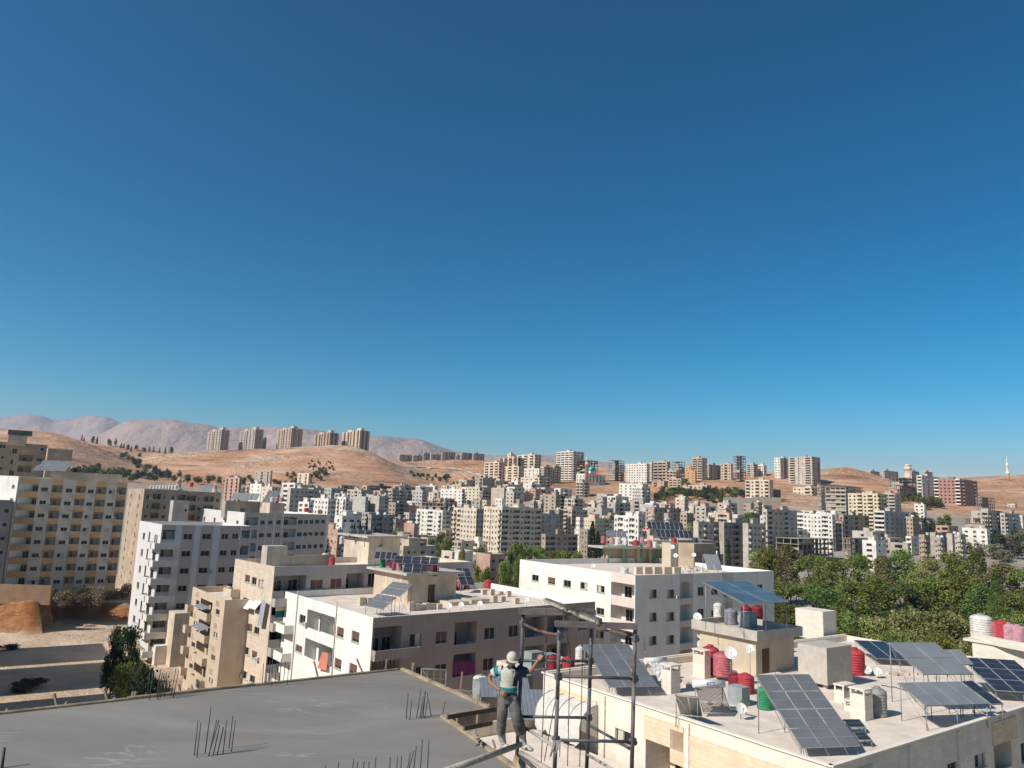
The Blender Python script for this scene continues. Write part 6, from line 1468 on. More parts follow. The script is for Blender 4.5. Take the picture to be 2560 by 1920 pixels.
def interp(P, m_=4):
    out = []
    for i in range(len(P)-1):
        p0, p1, p2, p3 = P[max(0,i-1)], P[i], P[i+1], P[min(len(P)-1,i+2)]
        for k in range(m_):
            t = k/m_; f = lambda a, b, c, d: .5*((2*b)+(-a+c)*t+(2*a-5*b+4*c-d)*t*t+(-a+3*b-3*c+d)*t**3)
            out.append((Vector([f(p0[0][j], p1[0][j], p2[0][j], p3[0][j]) for j in range(3)]), f(p0[1],p1[1],p2[1],p3[1]), f(p0[2],p1[2],p2[2],p3[2])))
    out.append((Vector(P[-1][0]), P[-1][1], P[-1][2])); return out
# body: continuous skin figure under the clothes
skin('body', [(pel,.10),(mp_(475,580),.10),(ch,.11),(nk,.05),(shR,.05),(elR,.040),(elR2,.038),(haR,.026),(shL,.05),(elL,.038),(haL,.026),(hpR,.07),(knR,.055),(anR,.045),(mp_(380,1300,.03),.03),(hpL,.07),(knL,.055),(anL,.045),(mp_(640,1310,.03),.03),(hd-Z3*.02,.06)],
     [(0,1),(1,2),(2,3),(3,19),(2,4),(4,5),(5,6),(6,7),(2,8),(8,9),(9,10),(0,11),(11,12),(12,13),(13,14),(0,15),(15,16),(16,17),(17,18)], SKIN, W)
tr = [(mp_(466,690,.01),.150,.118),(mp_(464,730,.01),.168,.130),(mp_(468,780,.01),.170,.135),(mp_(470,815,.01),.158,.125)]
loft('trousers', interp(tr,3), [TROU], W, 24, fold=.05, flat=True)
lr = interp([(mp_(405,760,.01),.088,.115),(mp_(398,860,-.03),.090,.112),(mp_(392,960,-.07),.086,.098),(mp_(385,1060,-.05),.080,.092),(mp_(378,1150,-.01),.078,.086),(mp_(372,1205,.01),.072,.078)],5)
ll = interp([(mp_(530,760,.01),.090,.115),(mp_(548,860,-.05),.094,.112),(mp_(572,960,-.12),.096,.102),(mp_(600,1060,-.09),.094,.098),(mp_(622,1140,-.02),.100,.102),(mp_(634,1190,.01),.092,.094)],5)
loft('trouser_leg', lr, [TROU], W, 20, fold=.16); loft('trouser_leg', ll, [TROU], W, 20, fold=.16)
b_ = MB(); b_.lathe([(.152,-.018),(.155,.018)], 20, o=mp_(464,700,.01)); b_.v = [(p[0], (p[1]-mp_(464,700,.01).y)*.8+mp_(464,700,.01).y, p[2]) for p in b_.v]; b_.build('belt', mat('dark_hair2', (.03,.025,.02), rough=.6), W)
tz_ = [(mp_(470,668,.0),.140,.115),(mp_(472,640,.0),.150,.122),(mp_(474,600,.0),.146,.120),(mp_(476,560,.0),.148,.120),(mp_(480,510,.0),.162,.125),(mp_(486,450,.0),.182,.130),(mp_(492,410,.0),.196,.122),(mp_(497,380,.0),.178,.105),(mp_(503,358,.0),.115,.082),(mp_(507,345,-.01),.066,.062)]
def sm(i, a):
    # rows of the torso, front faces the camera (angle about -90 degrees)
    if i < 8: return 1
    if i < 10: return 0
    x = math.cos(a)
    if i > 33: return 2
    if x > .45: return 2
    if x < -.72 and 14 < i < 30: return 1
    return 0
loft('shirt', interp(tz_,4), [SHIRT, TEAL, NAVY], W, 28, sm, fold=.07, flat=True)
def arm(name, P, mats, mf=None, fold=.12): loft(name, interp(P,4), mats, W, 16, mf, fold)
arm('sleeve', [(mp_(400,392,.01),.085,.085),(mp_(350,400,.03),.084,.084),(mp_(305,420,.06),.082,.082),(mp_(275,440,.075),.078,.078)], [SHIRT, TEAL], lambda i, a: 1 if 3 <= i <= 6 else 0)
arm('sleeve', [(mp_(590,392,.01),.085,.085),(mp_(640,400,.02),.082,.082),(mp_(690,415,.03),.076,.076),(mp_(715,425,.03),.070,.070)], [NAVY])
cb = MB(); p = mp_(508,352,-.03); cb.lathe([(.066,-.028),(.074,.0),(.062,.028)], 16, o=p); cb.build('collar', NAVY, W)
pk = MB(); f0 = mp_(512,420,-.125); pk.box(f0, (.03,.012,.11)); pk.build('shirt_placket', SHIRT, W)
# boots
for kn, f_, sx in ((mp_(368,1205,.02), ftR, 1),(mp_(638,1190,.02), ftL, 1)):
    an = Vector((kn.x+(f_.x-kn.x)*.55, kn.y+.02, f_.z+.10)); 
    loft('boot', interp([(kn+Vector((0,0,.03)),.072,.074),((kn+an)/2+Vector((0,0,.02)),.064,.068),(an,.056,.062),(Vector((an.x+.012,an.y-.01,f_.z+.05)),.050,.070)],4), [BOOT], W, 16, fold=.12)
    d = Vector((.62,-.78,0)); he = Vector((an.x-.02, an.y+.035, f_.z+.03))
    loft('boot_foot', [(he,.02,.022),(he+d*.03,.050,.048),(he+d*.09,.052,.050),(he+d*.15,.054,.042),(he+d*.22,.050,.034),(he+d*.26,.034,.024),(he+d*.275,.008,.008)], [BOOT], W, 14)
# head with face, cap
fdir = Vector((.30,-.86,-.38)).normalized(); q = fdir.to_track_quat('-Y', 'Z').to_matrix()
hb = MB(); prof = []
N1, N2 = 16, 20
for j in range(N1+1):
    th = math.pi*j/N1
    for i in range(N2):
        a = 2*math.pi*i/N2; x = math.sin(th)*math.cos(a); y = math.sin(th)*math.sin(a); z = math.cos(th)
        X = x*.076; Y = y*.095; Z_ = z*.118
        if z < -.1: k = 1-.38*(-z-.1); X *= k; Y = Y*k-.012*(-z)
        if y < -.6 and abs(x) < .35:
            Y -= .022*math.exp(-((z+.12)/.16)**2)*max(0, 1-abs(x)/.28)     # nose
            Y += .008*math.exp(-((z-.08)/.1)**2)*(1 if .1 < abs(x) else 0)  # eye sockets
            Y -= .006*math.exp(-((z+.42)/.07)**2)                          # lips
        hb.v.append(tuple(hd+q @ Vector((X, Y, Z_))))
for j in range(N1):
    for i in range(N2): k = (i+1) % N2; hb.f.append((j*N2+i, (j+1)*N2+i, (j+1)*N2+k, j*N2+k)); hb.mi.append(0); hb.sm.append(True)
for s in (-1, 1): hb.box(hd+q @ Vector((s*.079, .005, -.01)), (.018,.04,.062), q)
HEAD = hb.build('head', SKIN, W)
fc = MB()
for s in (-1, 1): fc.box(hd+q @ Vector((s*.03, -.089, .012)), (.024,.01,.009), q); fc.box(hd+q @ Vector((s*.031, -.091, .034)), (.032,.012,.008), q)
fc.box(hd+q @ Vector((0, -.098, -.047)), (.036,.012,.006), q); fc.box(hd+q @ Vector((0, -.1, -.034)), (.04,.012,.008), q)
fc.build('face_features', mat('dark_hair', (.02,.016,.014), rough=.7), HEAD)
cp_ = MB(); pr = [(.092*math.cos(a*math.pi/16), .098*math.sin(a*math.pi/16)) for a in range(9)]; pr = [(.094,-.02)]+[(max(r,.004), z) for r, z in pr]
cp_.lathe(pr, 20, o=hd+q @ Vector((0,.008,.058)), rot=q)
k0 = len(cp_.v)
for j in range(3):
    for i in range(9):
        a = math.pi+math.pi*i/8; rr5 = .088+.042*j/2*(math.sin(math.pi*i/8)**.8); cp_.v.append(tuple(hd+q @ Vector((rr5*math.cos(a), rr5*math.sin(a), .052-.006*j))))
for j in range(2):
    for i in range(8): a = k0+j*9+i; cp_.f.append((a, a+9, a+10, a+1)); cp_.mi.append(0); cp_.sm.append(True)
cp_.build('cap', CAPM, HEAD)
# hands: palm with four fingers and a thumb
def hand(c, along, palm, side, grip):
    al = along.normalized(); pn = (palm-al*palm.dot(al)).normalized(); sd = al.cross(pn)*side
    m = MB(); m.obox(c-sd*.04-pn*.012, sd*.08, al*.085, pn*.026); m.build('palm', SKIN, W)
    for i in range(4):
        L_ = (.070,.078,.073,.058)[i]; b = c+al*.083+sd*(-.031+.0205*i); f1 = (al*(1-grip*.5)+pn*grip*.6).normalized(); f2 = (al*(1-grip*1.2)+pn*grip).normalized()
        skin('finger', [(b,.0095),(b+f1*L_*.5,.009),(b+f1*L_*.5+f2*L_*.5,.007)], [(0,1),(1,2)], SKIN, W, 1)
    b = c+al*.02-sd*.036; t1 = (al*.6-sd*.75+pn*.2).normalized(); skin('thumb', [(b,.012),(b+t1*.04,.011),(b+t1*.04+(al*.8-sd*.2+pn*.4).normalized()*.03,.009)], [(0,1),(1,2)], SKIN, W, 1)
hand(haR, (mp_(420,690,-.16)-elR2), Vector((.2,.9,-.1)), 1, .8); hand(haL, (haL-elL), Vector((.3,.6,-.7)), -1, 1.0)
# ---------------------------------------------------------------- lower roof clutter behind the scaffold
Z8 = -17.6
e8 = NB+NV*25.2-NU*.6; 
P8 = [e8-NU*26-NV*30, e8-NV*30, e8, e8-NU*26]
lo = empty('low_building', (P8[1].x, P8[1].y, -30), 'low cream building with a cluttered roof between the slab and the near cream stone building', 'building')
mb = MB(); mb.obox(Vector((P8[0].x,P8[0].y,-30)), NU*25.6, NV*30, Z3*(Z8+30)); mb.build('wall', wallm('cream'), lo)
mb = MB(); mb.obox(Vector((P8[3].x,P8[3].y,Z8+.002)), NU*25.6, NV*.25, Z3*1.0); mb.obox(Vector((P8[0].x,P8[0].y,Z8+.002)), NU*.25, NV*29.9, Z3*1.0); mb.build('parapet', wallm('cream'), lo)
mb = MB(); mb.obox(Vector((P8[0].x,P8[0].y,Z8+.004))+NU*.3, NU*25.2, NV*29.9, Z3*.02); mb.build('roof', ROOFM, lo)
z8 = Z8+.03
CORR = mat('corrugated_grey', (.20,.22,.27), rough=.5, var=.1)
def corr(label, t, x, y, zr, w, d, tilt, yaw, h0=.8, mm=CORR, cat='metal sheet'):
    p = Z(t, x, y, zr); uu, vv = uv(yaw); s = (vv*math.cos(R(tilt))+Z3*math.sin(R(tilt))); n = uu.cross(s); m = MB(); k = int(w/.18); o = Vector((p.x,p.y,zr+h0))
    for i in range(k):
        h = .03 if i % 2 else 0; a = o+uu*(w*i/k); m.obox(a+n*h, uu*(w/k*1.002), s*d, n*.02)
    r = empty('corrugated_roof', o, label, cat); m.build('sheet', mm, r); l = MB()
    for a in (0, w):
        for b in (0, d): q_ = o+uu*a+s*b; l.tube((q_.x,q_.y,zr), q_, .04, n=5)
    l.build('post', STEEL, r)
corr('grey corrugated canopy behind the worker\'s legs','I',470,1330,z8,9.5,5,14,4); corr('small grey corrugated sheet left of the worker','I',285,1130,z8,4.5,3,20,6,h0=.9)
array('grey panel array left of the tall stake, in front of the white and tan building','H',(640,1385),(852,1392),(640,1230),z8,lift=.9,cols=4,rows=2,m=PVG,hmax=3.5); array('small grey panel low beside the tall stake','H',(850,1490),(1050,1495),(850,1405),z8,lift=.4,cols=2,rows=1,m=PVG,hmax=2)
p = Z('I', 275, 1075, z8); mb = MB(); mb.obox(Vector((p.x,p.y,z8)), NU*1.7, NV*1.2, Z3*1.7); tag(mb.build('water_box', MATS['galvanised']), 'square galvanised tank left of the worker\'s arm', 'metal tank')
tank('white round tank behind the galvanised box left of the worker','I',280,990,z8,1.4,1.5,'white'); tank('red tank behind the scaffold between the first two pipes','I',925,800,z8+2.22,1.0,1.4,'darkred'); tank('pinkish red tank behind the scaffold, right of the dark red one','I',1060,800,z8+2.22,1.3,1.2,'red'); tank('tall white tank beside the grey six panel array','I',1165,800,z8,1.1,2.6,'white'); tank('small crimson tank behind the worker\'s hip','I',625,1040,z8,1.2,1.6,'red')
for i,(x,y,w_,h_,c) in enumerate(((735,790,1.5,1.5,'galvanised'),(865,780,1.5,1.2,'galvanised'),(650,1040,1.2,1.9,'galvanised'))):
    zq8 = z8+2.22 if i < 2 else z8; p = Z('I', x, y, zq8); mb = MB(); mb.obox(Vector((p.x,p.y,zq8)), NU*w_, NV*1.2, Z3*h_); tag(mb.build('water_box', MATS[c]), ['galvanised box tank behind the worker\'s raised hand','lower galvanised tank right of the worker\'s raised hand','pale blue-grey cupboard behind the worker\'s waist'][i], 'metal tank')
p = Z('I', 760, 1045, z8); mb = MB(); rr6 = random.Random(9)
for i in range(22): mb.box(p+Vector((rr6.uniform(-.6,1.8), rr6.uniform(-.4,.9), rr6.uniform(.1,.8))), (rr6.uniform(.2,.6),rr6.uniform(.1,.35),rr6.uniform(.06,.3)), Matrix.Rotation(rr6.uniform(0,3),3,'Z'))
tag(mb.build('scrap_heap', mat('scrap', (.30,.20,.16), var=.3, scale=2)), 'heap of rusty scrap and boards on the low roof right of the worker', 'scrap', kind='stuff')
ubox('stair_house','plain cream stair room behind the worker\'s raised hand','roof room','I',690,1015,z8,7.5,5,2.2,wallm('cream'),yaw=36)
# fabric awning fixed to the left wall of the near building
aw = MB(); pts = {}
AWM = mat('awning_canvas', (.60,.585,.56), rough=.95, var=.1, scale=2, bump=.2)
s0 = flN.pick('I',935,965)[0]; s1 = flN.pick('I',1325,1112)[0]; ztop = (flN.pick('I',935,965)[1]+flN.pick('I',1325,1112)[1])/2; print('awning', s0, s1, ztop)
def awp(i, j, n1=16, n2=10):
    s = s0+(s1-s0)*i/n1; t = j/n2; a = t*math.pi/2
    o_ = 1.8*math.sin(a); zz_ = ztop-1.5*(1-math.cos(a))-.25*abs(math.sin(i*math.pi/4))*t
    return flN.P(s, zz_, -o_-.05)
awr = empty('awning', flN.P(6, ZN-5, -1), 'big white canvas awning bulging from the wall behind the scaffold', 'awning')
for i in range(16):
    for j in range(10): aw.quad(awp(i,j), awp(i,j+1), awp(i+1,j+1), awp(i+1,j)); aw.sm[-1] = True
for i in range(16):
    a, b = awp(i,10), awp(i+1,10); aw.quad(a, a-Z3*(.9+.12*(i%2)), b-Z3*(.9+.12*((i+1)%2)), b)
for e_ in (0, 16):
    pl0 = [awp(e_, j) for j in range(11)]; w0 = flN.P(s0+(s1-s0)*e_/16, ztop, -.04)
    for j in range(10): c_ = Vector((w0.x, w0.y, 0)); aw.quad(pl0[j], pl0[j+1], Vector((w0.x,w0.y,pl0[j+1].z-.8)), Vector((w0.x,w0.y,pl0[j].z-.8)))
aw.build('canvas', AWM, awr)
rb2 = MB()
for i in (0,4,8,12,16):
    for j in range(10): rb2.tube(awp(i,j)+Z3*.02, awp(i,j+1)+Z3*.02, .03, n=5)
rb2.build('rib', STEEL, awr)
# awnings and drapes on the blocks at the left
def sheet(name, label, cat, P4, m, folds=5, amp=.06, parent=None):
    b = MB(); n = 14
    for i in range(n):
        for j in range(6):
            def q(a, c):
                s, t = a/n, c/6; p = (P4[0]*(1-s)+P4[1]*s)*(1-t)+(P4[3]*(1-s)+P4[2]*s)*t
                return p+Vector((.6,-.8,0))*amp*math.sin(s*folds*6.28)
            b.quad(q(i,j), q(i+1,j), q(i+1,j+1), q(i,j+1)); b.sm[-1] = True
    return tag(b.build(name, m), label, cat)
def onfac(fa, t, x, y, out=.25):
    s, z = fa.pick(t, x, y); return fa.P(s, z, -out)
fT = Fac(TA, TB, -30, ZT); fTr = Fac(TB, TC, -30, ZT)
sheet('curtain','orange-pink cloth hanging from a balcony on the left wall of the white and tan building','cloth',[onfac(fT,'G',1140,765,.3),onfac(fT,'G',1188,775,.3),onfac(fT,'G',1180,905,.45),onfac(fT,'G',1110,890,.45)], mat('cloth_coral',(.62,.24,.17),rough=.9))
sheet('curtain','purple cloth hanging across a balcony on the shaded wall of the white and tan building','cloth',[onfac(fTr,'H',905,1180,.12),onfac(fTr,'H',1085,1165,.12),onfac(fTr,'H',1085,1270,.12),onfac(fTr,'H',900,1290,.12)], mat('cloth_purple',(.20,.04,.14),rough=.9), 9, .04)
pp_ = atz(*px('G',758,112), ZP); PAa = atz(*px('G',455,52), ZP); PCc = atz(*px('G',925,350), ZP)
pB = atz(*px('G', 758, 112), ZP); fP = Fac(PAa, pB, -30, ZP); pC = atz(*px('G', 925, 350), ZP)
def awning(label, fa, t, x0, y0, x1, y1, out, m, parent=None, name='metal_awning', drop=None):
    a, zh = fa.pick(t, x0, y0); b, zl = fa.pick(t, x1, y1); mb = MB(); p = fa.P(a, zh, -.03); q = fa.P(b, zh, -.03); d = (zh-zl); r = empty(name, p, label, 'awning')
    w = (q-p); s = fa.n*out-Z3*(drop or d); nn = w.cross(s).normalized()
    k = 6
    for i in range(k): mb.obox(p+w*(i/k)+nn*(.02*(i%2)), w/k*1.001, s, nn*.02)
    mb.build('sheet', m, r); l = MB()
    for e_ in (p, q): l.tube(e_-Z3*(drop or d), e_+s, .025, n=5)
    l.build('bracket', STEEL, r)
GAL = mat('awning_metal', (.30,.33,.38), rough=.45, metal=.2, var=.1); WHI = mat('awning_white', (.74,.74,.74), rough=.6); 
rB = atz(*px('G',378,370), ZR); rA = atz(*px('G',130,268), ZR); fR_ = Fac(rA, rB, -30, ZR)
awning('grey metal awning on the top balcony of the narrow tan block', fR_,'G',200,395,270,440,1.3,GAL); awning('grey metal awning on the second balcony of the narrow tan block', fR_,'G',190,540,262,600,1.4,GAL)
awning('white box awning low on the beige stone block', fP,'G',392,640,455,700,1.8,WHI,drop=1.2)
for i,(x0,x1) in enumerate(((560,600),(612,655))): awning(['white-framed lifted shutter on the beige stone block, left one','white-framed lifted shutter on the beige stone block, right one'][i], fP,'G',x0,365,x1,440,.9,WHI,name='lifted_shutter')
sheet('curtain','pale lilac cloth hanging down the corner of the beige stone block','cloth',[onfac(fP,'G',690,362,.6),onfac(fP,'G',724,375,.6),onfac(fP,'G',690,565,.6),onfac(fP,'G',655,560,.6)], mat('cloth_lilac',(.40,.41,.50),rough=.9),3)
stp = mat('cloth_green', (.01,.10,.12), rough=.9); fPr = Fac(pB, pB+uv(39)[0]*30, -30, ZP)
sheet('balcony_blind','white and dark green striped blind on the corner balcony of the beige stone block','blind',[onfac(fPr,'G',755,450,.5),onfac(fPr,'G',905,440,.5),onfac(fPr,'G',905,488,.6),onfac(fPr,'G',745,500,.6)], stp, 1, .02)
sheet('balcony_blind','cream upper part of the balcony blind on the beige stone block','blind',[onfac(fPr,'G',755,392,.3),onfac(fPr,'G',905,388,.3),onfac(fPr,'G',905,440,.5),onfac(fPr,'G',755,450,.5)], mat('cloth_cream',(.62,.55,.42),rough=.9), 1, .02)
# ---------------------------------------------------------------- yard on the left
a = T('F', -60, 245, 161.5); b = T('F', 400, 238, 162.5); zb = -24.5; d = Vector((b.x-a.x, b.y-a.y, 0)); mb = MB(); mb.obox(Vector((a.x,a.y,zb)), d, Vector((0,.5,0)), Z3*(a.z-zb)); tag(mb.build('yard_wall', mat('wall_mud_shaded', (.30,.20,.13), streak=.3, scale=.5)), 'long brown yard wall above the rust-coloured earth cut', 'wall')  # brown darkened to stand in for the shade on this wall
fb_ = lambda *a, **k: None
# white sheds and walls by the striped block foot
p = T('F', 1300, 880, 106); uu, vv = uv(38)
q_ = atz(*px('F', 1310, 640), -18); 
r_, o6, u6, v6 = ubox('shed_block','pale narrow stair tower with a sunlit edge at the foot of the striped block','building','F',1300,885,-30,5,8,9,wallm('cream'),yaw=38)
ubox('shed','small white walled shed by the dark trees','shed','F',1180,870,-30,6,7,3.2,wallm('white'),yaw=38)
corr('grey-blue corrugated canopy beside the dark trees','F',1110,800,-30,9,6,6,30,h0=3.6)
corr('pale corrugated canopy at the foot of the striped block','F',1180,700,-30,6,4,10,30,h0=3.2,mm=WHI)
dS = Vector((math.cos(SUN_AZ), math.sin(SUN_AZ), 0)); nS = Vector((-math.sin(SUN_AZ), math.cos(SUN_AZ), 0))  # unseen blocks added left of the frame, shaped to cast the yard's shade
for i, (w0, w1, tp) in enumerate(((155.2,171.5,-5),(134.0,153.0,-1),(92,130.0,0))):
    o = nS*w0-dS*32; A_2 = o+nS*(w1-w0); C_2 = o+dS*20
    mb = MB(); mb.obox(Vector((o.x,o.y,-30)), dS*21, nS*(w1-w0), Z3*(30+tp)); tag(mb.build('apartment_block', wallm('beige')), ['far','middle','near'][i]+' unseen block added beyond the left edge to shade the yard', 'apartment block')
# ---------------------------------------------------------------- trees
def foliage(name, c1, c2, c3=None):
    m = bpy.data.materials.new(name); m.use_nodes = True; nt = m.node_tree; b = nt.nodes['Principled BSDF']; N = nt.nodes.new; L = nt.links.new
    geo = N('ShaderNodeNewGeometry'); no = N('ShaderNodeTexNoise'); no.inputs['Scale'].default_value = .35; no.inputs['Detail'].default_value = 3; L(geo.outputs['Position'], no.inputs[0])
    ad = N('ShaderNodeMath'); ad.operation = 'ADD'; L(no.outputs['Fac'], ad.inputs[0]); mu = N('ShaderNodeMath'); mu.operation = 'MULTIPLY_ADD'; mu.inputs[1].default_value = .5; mu.inputs[2].default_value = -.25; L(geo.outputs['Random Per Island'], mu.inputs[0]); L(mu.outputs[0], ad.inputs[1])
    r = N('ShaderNodeValToRGB'); e = r.color_ramp.elements; e[0].position = .3; e[0].color = (*c1, 1); e[1].position = .7; e[1].color = (*c2, 1); L(ad.outputs[0], r.inputs[0])
    oi = N('ShaderNodeObjectInfo'); h = N('ShaderNodeHueSaturation'); mr = N('ShaderNodeMapRange'); mr.inputs[3].default_value = .7; mr.inputs[4].default_value = 1.25; L(oi.outputs['Random'], mr.inputs[0]); L(mr.outputs[0], h.inputs['Value'])
    m2 = N('ShaderNodeMath'); m2.operation = 'MULTIPLY_ADD'; m2.inputs[1].default_value = .05; m2.inputs[2].default_value = .475; L(oi.outputs['Random'], m2.inputs[0]); L(m2.outputs[0], h.inputs['Hue']); L(r.outputs[0], h.inputs['Color']); L(h.outputs[0], b.inputs['Base Color'])
    b.inputs['Roughness'].default_value = .65; b.inputs['Specular IOR Level'].default_value = .25
    tr = N('ShaderNodeBsdfTranslucent'); mx = N('ShaderNodeMixShader'); mx.inputs[0].default_value = .22; L(h.outputs[0], tr.inputs[0]); L(b.outputs[0], mx.inputs[1]); L(tr.outputs[0], mx.inputs[2]); L(mx.outputs[0], nt.nodes['Material Output'].inputs[0])
    return m
FG = dict(green=foliage('leaf_green', (.08,.11,.022), (.26,.30,.075)), olive=foliage('leaf_olive', (.14,.145,.045), (.37,.35,.125)), dark=foliage('leaf_dark', (.055,.085,.022), (.18,.23,.06)), deep=foliage('leaf_deep', (.012,.026,.012), (.04,.065,.025)), dusty=foliage('leaf_dusty', (.05,.06,.03), (.13,.13,.075)), grey=foliage('leaf_grey', (.14,.13,.08), (.27,.24,.15)), dry=foliage('leaf_dry', (.20,.14,.09), (.36,.28,.19)), yellow=foliage('leaf_yellow', (.10,.11,.02), (.27,.27,.06)))
BARK = mat('bark', (.17,.13,.10), rough=.95, scale=3, var=.2)
TREEM = {}
def tree_mesh(kind, var, leaves):
    k = (kind, var, leaves)
    if k in TREEM: return TREEM[k]
    rr = random.Random(hash(k) & 0xffff if False else (var*31+leaves+len(kind)*7)); b = MB(); tb_ = MB()
    def leaf(p, s):
        a = Vector((rr.gauss(0,1), rr.gauss(0,1), rr.gauss(0,1))).normalized(); c = a.orthogonal().normalized(); c.rotate(Matrix.Rotation(rr.uniform(0,6.28), 3, a)); d = a.cross(c)
        n = len(b.v); w_ = s*rr.uniform(.55,1); h_ = s*rr.uniform(.35,.7)
        for q in (-c*w_-d*h_*.2, -c*w_*.1-d*h_, c*w_+d*h_*.1, c*w_*.15+d*h_): b.v.append(tuple(p+q))
        b.f.append((n,n+1,n+2,n+3)); b.mi.append(0); b.sm.append(False)
    # unit tree: height 1, crown radius about .35
    ls = 1.9/math.sqrt(leaves)
    if kind == 'broad':
        cl = []
        for i in range(26):
            a = rr.uniform(0, 6.28); r = .30*math.sqrt(rr.random()); z = rr.uniform(.2,.9); lim = 1-max(0, (z-.6)/.4)**2*.75; r *= lim
            cl.append((Vector((r*math.cos(a), r*math.sin(a), z)), rr.uniform(.09,.17)))
        cl.append((Vector((0,0,.88)), .13)); cl += [(Vector((rr.uniform(-.2,.2), rr.uniform(-.2,.2), rr.uniform(.3,.6))), .17) for _ in range(5)]
        for i in range(leaves):
            c, r = cl[i % len(cl)]; d = Vector((rr.gauss(0,1), rr.gauss(0,1), rr.gauss(0,1))).normalized(); d.z *= .8; leaf(c+d*r*(rr.random()**.45)*(1.35 if rr.random() < .12 else 1), ls*rr.uniform(.6,1.3))
        tb_.tube((0,0,-.05), (.01,.01,.4), .028, .018, n=7); 
        for c, r in cl[:12]: tb_.tube((.01,.01,rr.uniform(.28,.42)), c, .012, .004, n=5)
    elif kind == 'cypress':
        for i in range(leaves):
            z = rr.uniform(.04,1); rad = .095*(math.sin(min(1, z*3.0)*1.57))*(1-z**2.2)**.6+.008; a = rr.uniform(0,6.28); q = rad*rr.uniform(.6,1.08)*(1+.2*math.sin(a*3+z*20)); leaf(Vector((q*math.cos(a), q*math.sin(a), z)), ls*.45)
        tb_.tube((0,0,-.05), (0,0,.5), .02, .01, n=6)
    elif kind == 'conifer':
        for i in range(leaves):
            z = rr.uniform(.08,1); lay = (z*9) % 1; rad = .24*(1-z)**.8*(1.15-.5*lay)+.012; a = rr.uniform(0,6.28); q = rad*math.sqrt(rr.uniform(.15,1))*(1+.22*math.sin(a*5+int(z*9)*2.1)); leaf(Vector((q*math.cos(a), q*math.sin(a), z-q*.18)), ls*.7)
        tb_.tube((0,0,-.05), (0,0,.95), .022, .005, n=6)
    elif kind == 'shrub':
        cl = [(Vector((rr.uniform(-.42,.42), rr.uniform(-.42,.42), rr.uniform(.2,.62))), rr.uniform(.16,.3)) for i in range(9)]
        for i in range(leaves):
            c, r = cl[i % 9]; d = Vector((rr.gauss(0,1), rr.gauss(0,1), rr.gauss(0,1))).normalized(); p = c+d*r*(rr.random()**.5); p.z = max(.0, p.z); leaf(p, ls*1.2*rr.uniform(.6,1.3))
        for c, r in cl: tb_.tube((0,0,-.05), c, .012, .004, n=5)
    elif kind == 'poplar':
        for i in range(leaves):
            z = rr.uniform(.12,1); rad = .16*math.sin(min(1, (z-.08)*2.6)*1.57)*(1-z**3)**.5+.01; a = rr.uniform(0,6.28); q = rad*math.sqrt(rr.uniform(.2,1))*(1+.3*math.sin(a*2+z*9)); leaf(Vector((q*math.cos(a), q*math.sin(a), z)), ls*.7)
        tb_.tube((0,0,-.05), (0,0,.8), .02, .006, n=6)
    TREEM[k] = (b, tb_, {}); return TREEM[k]
def tree(label, kind, x, y, h, w_, z0, fol='green', leaves=1500, group=None, name=None, cat='tree', P=None):
    """base at ground point P; height h, crown width scale w_"""
    var = rnd.randrange(3); b, tb_, cache = tree_mesh(kind, var, leaves)
    if fol not in cache: cache[fol] = (b.mesh('crown', FG[fol]), tb_.mesh('trunk', BARK))
    cm, t2 = cache[fol]; r = empty(name or {'broad':'leafy_tree','cypress':'cypress_tree','conifer':'conifer_tree','shrub':'shrub','poplar':'poplar_tree'}[kind], (x, y, z0), label, cat, group)
    M = Matrix.Translation((x, y, z0)) @ Matrix.Rotation(rnd.uniform(0, 6.28), 4, 'Z') @ Matrix.Diagonal((w_, w_, h, 1))
    child('crown', cm, r, M); child('trunk', t2, r, M); return r
def tree_px(label, kind, t, x, ytop, D, wpx, fol='green', leaves=1500, zg=None, **k):
    """tree whose top shows at image point x, ytop and whose crown is wpx source pixels wide"""
    p = T(t, x, ytop, D); z0 = ground(p.x, p.y) if zg is None else zg; h = p.z-z0
    if h < 1: print('TREE low', label, h); h = 3; 
    rad = wpx/1850*D; W0 = {'broad':.76,'cypress':.19,'conifer':.46,'shrub':1.0,'poplar':.32}[kind]
    return tree(label, kind, p.x, p.y, h, rad/W0, z0, fol, leaves, **k)
GT = 'trees of the wood on the right'
